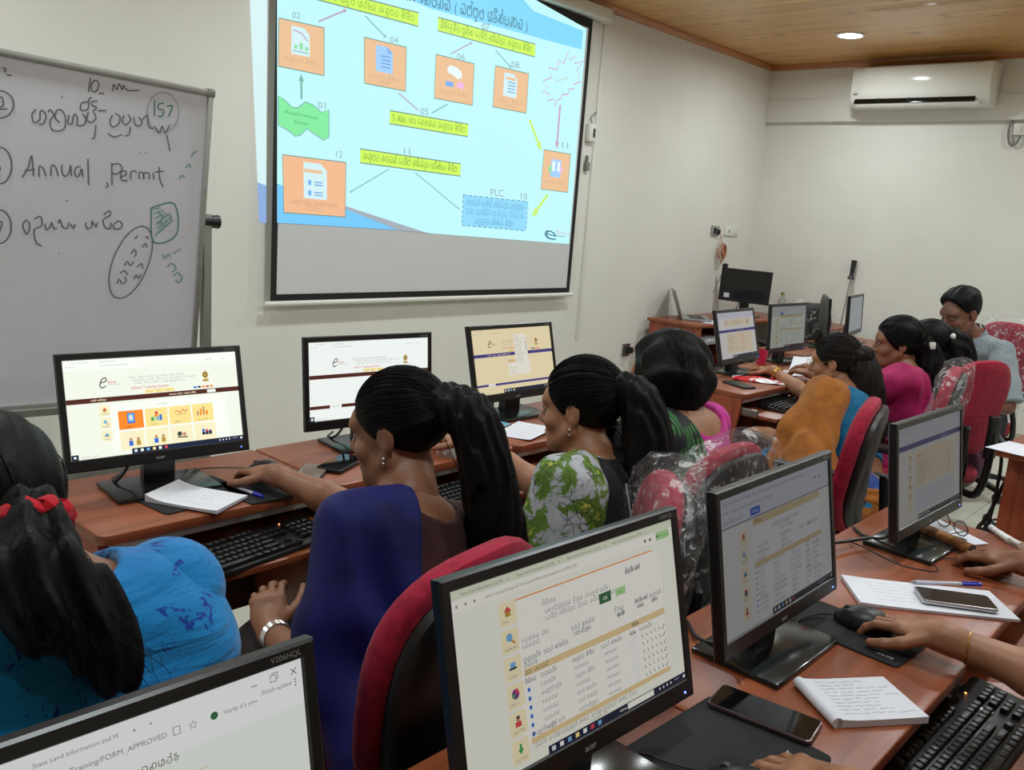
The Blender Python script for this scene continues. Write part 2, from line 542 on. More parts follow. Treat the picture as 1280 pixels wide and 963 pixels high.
def sdf_mesh(prims, vox, inflate=0.0, cuts=(), disp=None, lo=None, hi=None):
    """smooth union of the primitives as (verts, quads); cuts = functions whose positive side is removed; disp = surface offset"""
    ex = [_ext(p, inflate) for p in prims if not p.get('sub')]
    blo = np.min([e[0] for e in ex], 0) - 3 * vox - 0.012; bhi = np.max([e[1] for e in ex], 0) + 3 * vox + 0.012
    if lo is not None: blo = np.maximum(blo, lo)
    if hi is not None: bhi = np.minimum(bhi, hi)
    ax = [np.arange(blo[i], bhi[i] + vox, vox, dtype=np.float32) for i in range(3)]
    D = np.full([len(a) for a in ax], 0.5, np.float32)
    for p in prims:
        e0, e1 = _ext(p, inflate); m = p['k'] + 3 * vox + 0.02
        sl = []
        for i in range(3):
            a = max(0, int((e0[i] - m - blo[i]) / vox)); b = min(len(ax[i]), int((e1[i] + m - blo[i]) / vox) + 2)
            sl.append(slice(a, max(a, b)))
        X, Y, Z = np.meshgrid(ax[0][sl[0]], ax[1][sl[1]], ax[2][sl[2]], indexing='ij', sparse=True)
        if min(X.size, Y.size, Z.size) == 0: continue
        if p['t'] == 'c':
            ab = p['b'] - p['a']; L2 = float(ab @ ab) or 1e-9
            h = np.clip(((X - p['a'][0]) * ab[0] + (Y - p['a'][1]) * ab[1] + (Z - p['a'][2]) * ab[2]) / L2, 0, 1)
            d = np.sqrt((X - p['a'][0] - h * ab[0]) ** 2 + (Y - p['a'][1] - h * ab[1]) ** 2 + (Z - p['a'][2] - h * ab[2]) ** 2) - (p['ra'] + (p['rb'] - p['ra']) * h) - inflate
        else:
            R, r = p['R'], p['r'] + (0 if p.get('sub') else inflate)
            q = [((X - p['c'][0]) * R[0, j] + (Y - p['c'][1]) * R[1, j] + (Z - p['c'][2]) * R[2, j]) for j in range(3)]
            k0 = np.sqrt(sum((q[j] / r[j]) ** 2 for j in range(3))); k1 = np.sqrt(sum((q[j] / r[j] ** 2) ** 2 for j in range(3))) + 1e-9
            d = k0 * (k0 - 1) / k1
        S = D[sl[0], sl[1], sl[2]]; k = p['k']
        if p.get('sub'):
            d = -d; hh = np.clip(0.5 - 0.5 * (S - d) / k, 0, 1) if False else np.clip(0.5 + 0.5 * (S - d) / k, 0, 1)
            D[sl[0], sl[1], sl[2]] = d * (1 - hh) + S * hh + k * hh * (1 - hh)
        else:
            hh = np.clip(0.5 + 0.5 * (S - d) / k, 0, 1)
            D[sl[0], sl[1], sl[2]] = S * (1 - hh) + d * hh - k * hh * (1 - hh)
    X, Y, Z = np.meshgrid(*ax, indexing='ij', sparse=True)
    if disp is not None: D = D - disp(X, Y, Z).astype(np.float32)
    for c in cuts:
        cv = np.broadcast_to(c(X, Y, Z), D.shape).astype(np.float32); kk = 2.2 * vox; hh = np.clip(0.5 - 0.5 * (cv - D) / kk, 0, 1)
        D = cv * (1 - hh) + D * hh + kk * hh * (1 - hh)
    return nets(D, blo, vox)


def nets(D, lo, vox):
    D = np.ascontiguousarray(D, dtype=np.float32)
    for i in range(3):
        s = [slice(None)] * 3
        for e in (0, -1): s[i] = e; D[tuple(s)] = np.maximum(D[tuple(s)], 1e-3)
    I = D < 0
    nx, ny, nz = D.shape
    cnt = np.zeros((nx - 1, ny - 1, nz - 1), np.int8)
    offs = [(a, b, c) for a in (0, 1) for b in (0, 1) for c in (0, 1)]
    for a, b, c in offs: cnt += I[a:nx - 1 + a, b:ny - 1 + b, c:nz - 1 + c]
    ii = np.argwhere((cnt > 0) & (cnt < 8))
    idx = np.full(cnt.shape, -1, np.int64); idx[tuple(ii.T)] = np.arange(len(ii))
    pos = np.zeros((len(ii), 3)); num = np.zeros(len(ii))
    vals = {o: D[ii[:, 0] + o[0], ii[:, 1] + o[1], ii[:, 2] + o[2]] for o in offs}
    for a in offs:
        for i in range(3):
            if a[i] == 0:
                b = tuple(1 if j == i else a[j] for j in range(3)); v0, v1 = vals[a], vals[b]
                cr = (v0 < 0) != (v1 < 0); t = np.where(cr, v0 / np.where(cr, v0 - v1, 1), 0)
                pt = np.array(a, float)[None] + t[:, None] * (np.array(b, float) - np.array(a, float))[None]
                pos[cr] += pt[cr]; num[cr] += 1
    V = (ii + pos / num[:, None]) * vox + lo
    quads = []
    for i in range(3):
        j, k = (i + 1) % 3, (i + 2) % 3
        s0 = [slice(None)] * 3; s1 = [slice(None)] * 3; s0[i] = slice(0, -1); s1[i] = slice(1, None)
        A, B = I[tuple(s0)], I[tuple(s1)]
        e = np.argwhere(A != B)
        e = e[(e[:, j] > 0) & (e[:, k] > 0) & (e[:, j] < D.shape[j] - 1) & (e[:, k] < D.shape[k] - 1)]
        if not len(e): continue
        fl = A[tuple(e.T)]
        def at(dj, dk):
            q = e.copy(); q[:, j] += dj; q[:, k] += dk; return idx[tuple(q.T)]
        q = np.stack([at(-1, -1), at(0, -1), at(0, 0), at(-1, 0)], 1)
        q[~fl] = q[~fl][:, ::-1]; quads.append(q)
    Q = np.concatenate(quads) if quads else np.zeros((0, 4), int)
    Q = Q[(Q >= 0).all(1)]
    return V, Q


def np_object(name, pieces, mat, parent=None, label=None):
    """one mesh object from (verts, quads) pieces"""
    Vs, Qs, o = [], [], 0
    for V, Q in pieces:
        Vs.append(V); Qs.append(Q + o); o += len(V)
    V, Q = np.concatenate(Vs), np.concatenate(Qs)
    me = bpy.data.meshes.new(name)
    me.vertices.add(len(V)); me.vertices.foreach_set('co', V.astype(np.float32).ravel())
    me.loops.add(Q.size); me.loops.foreach_set('vertex_index', Q.astype(np.int32).ravel())
    me.polygons.add(len(Q)); me.polygons.foreach_set('loop_start', (np.arange(len(Q)) * 4).astype(np.int32))
    try: me.polygons.foreach_set('loop_total', np.full(len(Q), 4, np.int32))
    except Exception: pass
    me.update(calc_edges=True); me.validate()
    me.polygons.foreach_set('use_smooth', np.ones(len(me.polygons), bool))
    me.materials.append(mat)
    ob = bpy.data.objects.new(name, me); C.objects.link(ob)
    if parent: ob.parent = parent
    if label: ob['label'] = label
    return ob
# ------------------------------------------------------------------ shared materials
M_BLACK = plain('black_plastic', srgb(24, 23, 24), 0.42, var=0.1, nscale=90, bump=0.05)
M_BEZEL = plain('monitor_black', srgb(20, 18, 19), 0.34, var=0.1)
M_GREYTOP = plain('monitor_back_plastic', srgb(58, 62, 60), 0.5, var=0.08)
M_GLOSSBLK = plain('gloss_black', srgb(10, 11, 12), 0.08, var=0.02)
M_BASEBLK = plain('stand_gloss', srgb(30, 34, 32), 0.16, var=0.05)
M_WHITE = plain('white_plastic', srgb(225, 224, 216), 0.38, var=0.02)
M_METAL = plain('steel', srgb(150, 152, 150), 0.35, metal=0.9, var=0.05)
M_ALU = plain('aluminium', srgb(165, 166, 162), 0.42, metal=0.6, var=0.06)
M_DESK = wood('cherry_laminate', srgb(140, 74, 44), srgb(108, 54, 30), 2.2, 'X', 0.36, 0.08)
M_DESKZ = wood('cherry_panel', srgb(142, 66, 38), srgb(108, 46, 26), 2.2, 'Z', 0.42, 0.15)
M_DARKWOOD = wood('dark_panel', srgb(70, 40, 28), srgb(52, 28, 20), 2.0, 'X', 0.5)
M_CROWN = wood('crown_wood', srgb(176, 110, 52), srgb(136, 78, 32), 2.5, 'X', 0.35, 0.1)
M_PAPER = plain('paper', srgb(222, 224, 232), 0.7, var=0.02)
M_PAPER2 = plain('paper_pages', srgb(205, 206, 214), 0.75, var=0.04)
M_INK = plain('pen_ink', srgb(70, 75, 100), 0.6)
M_CABLE = plain('cable_black', srgb(18, 18, 18), 0.45)
M_RED = fabric('chair_red', srgb(158, 22, 52), srgb(140, 16, 44), 30, 0.8, 500, 0.35)
M_PAD = plain('mouse_pad_cloth', srgb(20, 22, 22), 0.85, var=0.1, nscale=400, bump=0.1)


def wall_mat():
    m, nt, b = _new('painted_wall')
    mp = _tex(nt); n = _noise(nt, mp, 1.3, 4, 0.6)
    r = _ramp(nt, n.outputs[0], [(0.35, srgb(222, 220, 212)), (0.7, srgb(229, 227, 219))])
    nt.links.new(r.outputs[0], b.inputs['Base Color']); b.inputs['Roughness'].default_value = 0.6
    b.inputs['Specular IOR Level'].default_value = 0.3
    n2 = _noise(nt, mp, 60, 2); _bump(nt, b, n2.outputs[0], 0.05, 0.002)
    return m


def ceiling_mat():
    m, nt, b = _new('pine_planks')
    tc = nt.nodes.new('ShaderNodeTexCoord'); sp = nt.nodes.new('ShaderNodeSeparateXYZ'); nt.links.new(tc.outputs['Object'], sp.inputs[0])
    def mth(op, a, v=None):
        q = nt.nodes.new('ShaderNodeMath'); q.operation = op
        nt.links.new(a, q.inputs[0])
        if v is not None:
            if hasattr(v, 'is_linked'): nt.links.new(v, q.inputs[1])
            else: q.inputs[1].default_value = v
        return q.outputs[0]
    s = mth('DIVIDE', sp.outputs[0], 0.088); fr = mth('FRACT', s); fl = mth('FLOOR', s)
    wn = nt.nodes.new('ShaderNodeTexWhiteNoise'); wn.noise_dimensions = '1D'; nt.links.new(fl, wn.inputs['W'])
    mp = nt.nodes.new('ShaderNodeMapping'); mp.inputs['Scale'].default_value = (22, 1.2, 1)
    add = nt.nodes.new('ShaderNodeVectorMath'); add.operation = 'ADD'
    cb = nt.nodes.new('ShaderNodeCombineXYZ'); nt.links.new(mth('MULTIPLY', wn.outputs[0], 40.0), cb.inputs[1])
    nt.links.new(tc.outputs['Object'], add.inputs[0]); nt.links.new(cb.outputs[0], add.inputs[1]); nt.links.new(add.outputs[0], mp.inputs[0])
    n = _noise(nt, mp, 1.6, 5, 0.6, 0.8)
    r = _ramp(nt, n.outputs[0], [(0.25, srgb(184, 128, 68)), (0.5, srgb(216, 164, 98)), (0.78, srgb(230, 184, 116))])
    tint = _ramp(nt, wn.outputs[0], [(0.0, (0.86, 0.84, 0.8, 1)), (1.0, (1.05, 1.04, 1.0, 1))])
    col = _mix(nt, 1.0, r.outputs[0], tint.outputs[0], 'MULTIPLY')
    vo = nt.nodes.new('ShaderNodeTexVoronoi'); vo.inputs['Scale'].default_value = 1.0
    mk = nt.nodes.new('ShaderNodeMapping'); mk.inputs['Scale'].default_value = (9, 3.2, 1); nt.links.new(add.outputs[0], mk.inputs[0]); nt.links.new(mk.outputs[0], vo.inputs['Vector'])
    kn = _ramp(nt, vo.outputs['Distance'], [(0.08, (0.42, 0.3, 0.2, 1)), (0.2, (1, 1, 1, 1))])
    col = _mix(nt, 1.0, col, kn.outputs[0], 'MULTIPLY')
    gr = _ramp(nt, fr, [(0.0, (0.6, 0.55, 0.5, 1)), (0.05, (1, 1, 1, 1)), (0.95, (1, 1, 1, 1)), (1.0, (0.6, 0.55, 0.5, 1))])
    col = _mix(nt, 1.0, col, gr.outputs[0], 'MULTIPLY')
    nt.links.new(col, b.inputs['Base Color']); b.inputs['Roughness'].default_value = 0.33; b.inputs['Coat Weight'].default_value = 0.25
    _bump(nt, b, gr.outputs[0], 0.6, 0.004)
    return m


def floor_mat():
    m, nt, b = _new('floor_tiles')
    mp = _tex(nt)
    br = nt.nodes.new('ShaderNodeTexBrick'); br.offset = 0.0; br.inputs['Scale'].default_value = 1.0
    br.inputs['Brick Width'].default_value = 0.6; br.inputs['Row Height'].default_value = 0.6; br.inputs['Mortar Size'].default_value = 0.0025
    br.inputs['Color1'].default_value = srgb(206, 205, 190); br.inputs['Color2'].default_value = srgb(202, 200, 184); br.inputs['Mortar'].default_value = srgb(150, 148, 136)
    nt.links.new(mp.outputs[0], br.inputs['Vector'])
    n = _noise(nt, mp, 3.0, 4); r = _ramp(nt, n.outputs[0], [(0.3, (0.93, 0.93, 0.92, 1)), (0.7, (1.03, 1.03, 1.03, 1))])
    nt.links.new(_mix(nt, 1.0, br.outputs[0], r.outputs[0], 'MULTIPLY'), b.inputs['Base Color'])
    b.inputs['Roughness'].default_value = 0.22
    return m


M_WALL, M_CEIL, M_FLOOR = wall_mat(), ceiling_mat(), floor_mat()


def struct(name, mb, mat=None): return tag(mb.build(name, mat), kind='structure')


struct('floor', MB().box(((L_X + R_X) / 2, (B_Y + W_Y) / 2, -0.05), (R_X - L_X + 0.4, W_Y - B_Y + 0.4, 0.1), M_FLOOR))
CE_Z = 2.955
struct('ceiling', MB().box(((L_X + R_X) / 2, (B_Y + W_Y) / 2, CE_Z + 0.05), (R_X - L_X + 0.4, W_Y - B_Y + 0.4, 0.1), M_CEIL))
struct('wall_front', MB().box(((L_X + R_X) / 2, W_Y + 0.05, CE_Z / 2), (R_X - L_X + 0.2, 0.1, CE_Z), M_WALL))
struct('wall_right', MB().box((R_X + 0.05, (B_Y + W_Y) / 2, CE_Z / 2), (0.1, W_Y - B_Y, CE_Z), M_WALL))
struct('wall_left', MB().box((L_X - 0.05, (B_Y + W_Y) / 2, CE_Z / 2), (0.1, W_Y - B_Y, CE_Z), M_WALL))
struct('wall_back', MB().box(((L_X + R_X) / 2, B_Y - 0.05, CE_Z / 2), (R_X - L_X + 0.2, 0.1, CE_Z), M_WALL))
# beam over the right wall, in two steps
b = MB(); b.box((R_X - 0.0275, (B_Y + W_Y) / 2, 2.565), (0.055, W_Y - B_Y, 0.195), M_WALL, 0.004); b.box((R_X - 0.019, (B_Y + W_Y) / 2, 2.81), (0.038, W_Y - B_Y, 0.30), M_WALL)
struct('trim_1', b)
b = MB(); b.prism([(0, 0), (0.045, 0), (0.045, 0.012), (0.022, 0.045), (0, 0.045)], L_X, R_X - 0.04, M_CROWN, M=Matrix(((0, 0, 1, 0), (-1, 0, 0, W_Y), (0, -1, 0, CE_Z + 0.001), (0, 0, 0, 1))))
struct('trim_2', b)
M_CROWNY = wood('crown_wood_side', srgb(176, 110, 52), srgb(136, 78, 32), 2.5, 'Y', 0.35, 0.1)
b = MB(); b.prism([(0, 0), (0.045, 0), (0.045, 0.012), (0.022, 0.045), (0, 0.045)], B_Y, W_Y, M_CROWNY, M=Matrix(((-1, 0, 0, R_X - 0.038), (0, 0, 1, 0), (0, -1, 0, CE_Z + 0.001), (0, 0, 0, 1))))
struct('trim_3', b)
M_SKIRT = plain('skirting_tile', srgb(176, 174, 158), 0.3, var=0.05, nscale=4)
struct('baseboard_right', MB().box((R_X - 0.006, (B_Y + W_Y) / 2, 0.05), (0.012, W_Y - B_Y, 0.1), M_SKIRT, 0.003))
struct('baseboard_front', MB().box(((L_X + R_X) / 2, W_Y - 0.006, 0.05), (R_X - L_X, 0.012, 0.1), M_SKIRT, 0.003))

# ------------------------------------------------------------------ recessed ceiling lamps
M_LAMP = emit('lamp_diffuser', (1.0, 0.97, 0.9), 14.0)
for i, (x, y) in enumerate(LAMPS):
    lab = 'round recessed white downlight glowing in the wooden ceiling'
    if i == len(LAMPS) - 3: lab = 'glowing round downlight in the wooden ceiling left of the air conditioner'
    t = thing('ceiling_light', lab if i == len(LAMPS) - 3 else lab + ', out of view overhead', 'light', (x, y, CE_Z), 0, 'recessed ceiling downlights')
    b = MB(); b.lathe([(0.085, 0.0), (0.105, 0.0), (0.105, -0.006), (0.098, -0.010), (0.085, -0.008), (0.085, 0.0)], M_WHITE, 40); b.build('rim', None, t)
    b = MB(); b.lathe([(0.0, -0.007), (0.085, -0.007), (0.085, -0.001), (0.0, -0.001)], M_LAMP, 40); b.build('diffuser', None, t)
    ld = bpy.data.lights.new('downlight', 'AREA'); ld.shape = 'DISK'; ld.size = 0.17; ld.energy = LAMP_W; ld.color = LAMP_COL; ld.spread = math.radians(170)
    lo = bpy.data.objects.new('lamp', ld); C.objects.link(lo); lo.location = (0, 0, -0.014); lo.parent = t

# ------------------------------------------------------------------ air conditioner
t = thing('air_conditioner', 'white split air conditioner high on the right wall under the ceiling', 'air conditioner', (R_X - 0.055, 2.575, 2.55))
L = 1.06
prof = [(0, 0.02), (-0.05, 0.0), (-0.12, 0.0), (-0.17, 0.018), (-0.2, 0.06), (-0.212, 0.12), (-0.215, 0.2), (-0.208, 0.28), (-0.195, 0.31), (-0.17, 0.325), (0, 0.325)]
MX = Matrix(((1, 0, 0, 0), (0, 0, 1, 0), (0, 1, 0, 0), (0, 0, 0, 1)))
b = MB(); b.prism(prof, -L / 2, L / 2, M_WHITE, 0.008, MX); b.build('body', None, t)
M_ACF = plain('ac_panel_gloss', srgb(232, 231, 222), 0.12, var=0.01)
b = MB(); b.prism([(-0.204, 0.085), (-0.216, 0.125), (-0.2195, 0.2), (-0.213, 0.285), (-0.205, 0.31), (-0.2, 0.31), (-0.2, 0.085)], -L / 2 + 0.006, L / 2 - 0.09, M_ACF, 0.003, MX); b.build('front_panel', None, t)
b = MB(); b.box((-0.198, 0.03, 0.055), (0.016, 0.92, 0.054), M_GLOSSBLK, 0.003, (0, 0.35, 0))
b.build('air_outlet', None, t, label='dark air outlet slot')
b = MB()
for k in range(3): b.box((-0.202, -0.18 + 0.24 * k, 0.052), (0.012, 0.006, 0.042), M_BLACK)
b.box((-0.2005, 0.03, 0.066), (0.006, 0.9, 0.003), M_BLACK)
b.build('vane', None, t)
b = MB(); b.prism([(-0.205, 0.034), (-0.196, 0.012), (-0.178, 0.001), (-0.174, 0.007), (-0.19, 0.017), (-0.198, 0.036)], -0.46, 0.48, M_WHITE, 0, MX); b.build('louver', None, t)
b = MB(); b.box((-0.2155, 0.485, 0.106), (0.003, 0.034, 0.010), plain('ac_badge', srgb(110, 112, 112), 0.4), 0.001); b.build('badge', None, t)
b = MB(); b.box((-0.2, -L / 2 + 0.045, 0.27), (0.02, 0.06, 0.09), M_WHITE, 0.004); b.build('side_cover', None, t)

# wall cable and isolator at the right edge
t = thing('wall_switch', 'white isolator switch with grey cable loop on the right wall', 'switch', (R_X, 1.86, 2.40))
b = MB(); b.box((-0.02, 0, 0), (0.04, 0.085, 0.085), M_WHITE, 0.006); b.build('box', None, t)
b = MB(); b.box((-0.043, 0, 0), (0.01, 0.03, 0.045), M_WHITE, 0.003); b.build('rocker', None, t)
M_GREYC = plain('grey_cable', srgb(120, 122, 118), 0.5)
b = MB(); b.tube(crom([(-0.02, 0.065, 0.07), (-0.03, 0.075, 0.0), (-0.03, 0.06, -0.09), (-0.03, 0.03, -0.12), (-0.03, 0.0, -0.09), (-0.03, -0.01, -0.04)], 6), 0.009, M_GREYC); b.build('cable', None, t)

# ------------------------------------------------------------------ projection screen
SX0, SX1, SZ0, SZ1, SY = 2.441, 4.868, 0.972, 2.815, 3.9
t = thing('projection_screen', 'white pull-down projection screen with black border showing the slide', 'projection screen', (0, 0, 0))
M_SCRW = plain('screen_fabric', srgb(206, 208, 206), 0.75, var=0.015, nscale=2)
M_SCRB = plain('screen_border', srgb(14, 14, 15), 0.7)
b = MB(); b.box(((SX0 + SX1) / 2, SY + 0.003, (SZ0 + SZ1) / 2), (SX1 - SX0, 0.002, SZ1 - SZ0), M_SCRW); b.build('fabric', None, t)
b = MB(); bw = 0.034
b.box((SX0 + bw / 2, SY + 0.001, (SZ0 + SZ1) / 2), (bw, 0.003, SZ1 - SZ0), M_SCRB); b.box((SX1 - bw / 2, SY + 0.001, (SZ0 + SZ1) / 2), (bw, 0.003, SZ1 - SZ0), M_SCRB)
b.box(((SX0 + SX1) / 2, SY + 0.001, SZ0 + bw / 2), (SX1 - SX0 - 2 * bw, 0.003, bw), M_SCRB); b.box(((SX0 + SX1) / 2, SY + 0.001, SZ1 - 0.03), (SX1 - SX0 - 2 * bw, 0.003, 0.06), M_SCRB)
b.build('black_border', None, t)
b = MB(); b.cyl((SX0 - 0.035, SY, SZ0 - 0.014), (SX1 + 0.04, SY, SZ0 - 0.014), 0.0135, None, M_WHITE)
b.build('weight_bar', None, t)
b = MB(); b.box(((SX0 + SX1) / 2 + 0.02, SY - 0.005, 2.865), (SX1 - SX0 + 0.26, 0.085, 0.085), M_WHITE, 0.012); b.build('housing', None, t)
b = MB(); b.box((SX1 + 0.155, SY - 0.005, 2.865), (0.012, 0.09, 0.09), M_WHITE, 0.004); b.build('end_cap', None, t)

SLC = dict(bg=(196, 252, 255), band=(135, 222, 255), swoosh=(120, 205, 255), grey=(168, 178, 190), orange=(240, 196, 152), orange2=(246, 190, 148), edge=(120, 150, 140), doc=(215, 245, 250), docblue=(165, 212, 255),
           green=(150, 225, 170), green2=(135, 240, 165), blue2=(120, 180, 250), white=(235, 252, 255), pink=(245, 190, 235), skin=(240, 200, 170), yellow=(212, 255, 95), bluebox=(150, 222, 255), linegreen=(130, 190, 185), linepink=(190, 165, 190),
           linepink2=(215, 165, 195), linegreen2=(125, 185, 170), linedash=(110, 165, 195), lineblue=(110, 165, 225), yarrow=(205, 245, 120), rarrow=(205, 160, 190), otext=(200, 165, 130), ytext=(130, 165, 70), gtext=(90, 175, 130), btext=(105, 170, 205),
           num=(150, 175, 190), title=(80, 125, 150), logo=(85, 140, 160), logored=(215, 190, 205))
SLM = {k: emit('slide_' + k, srgb(*v), 0.98) for k, v in SLC.items()}
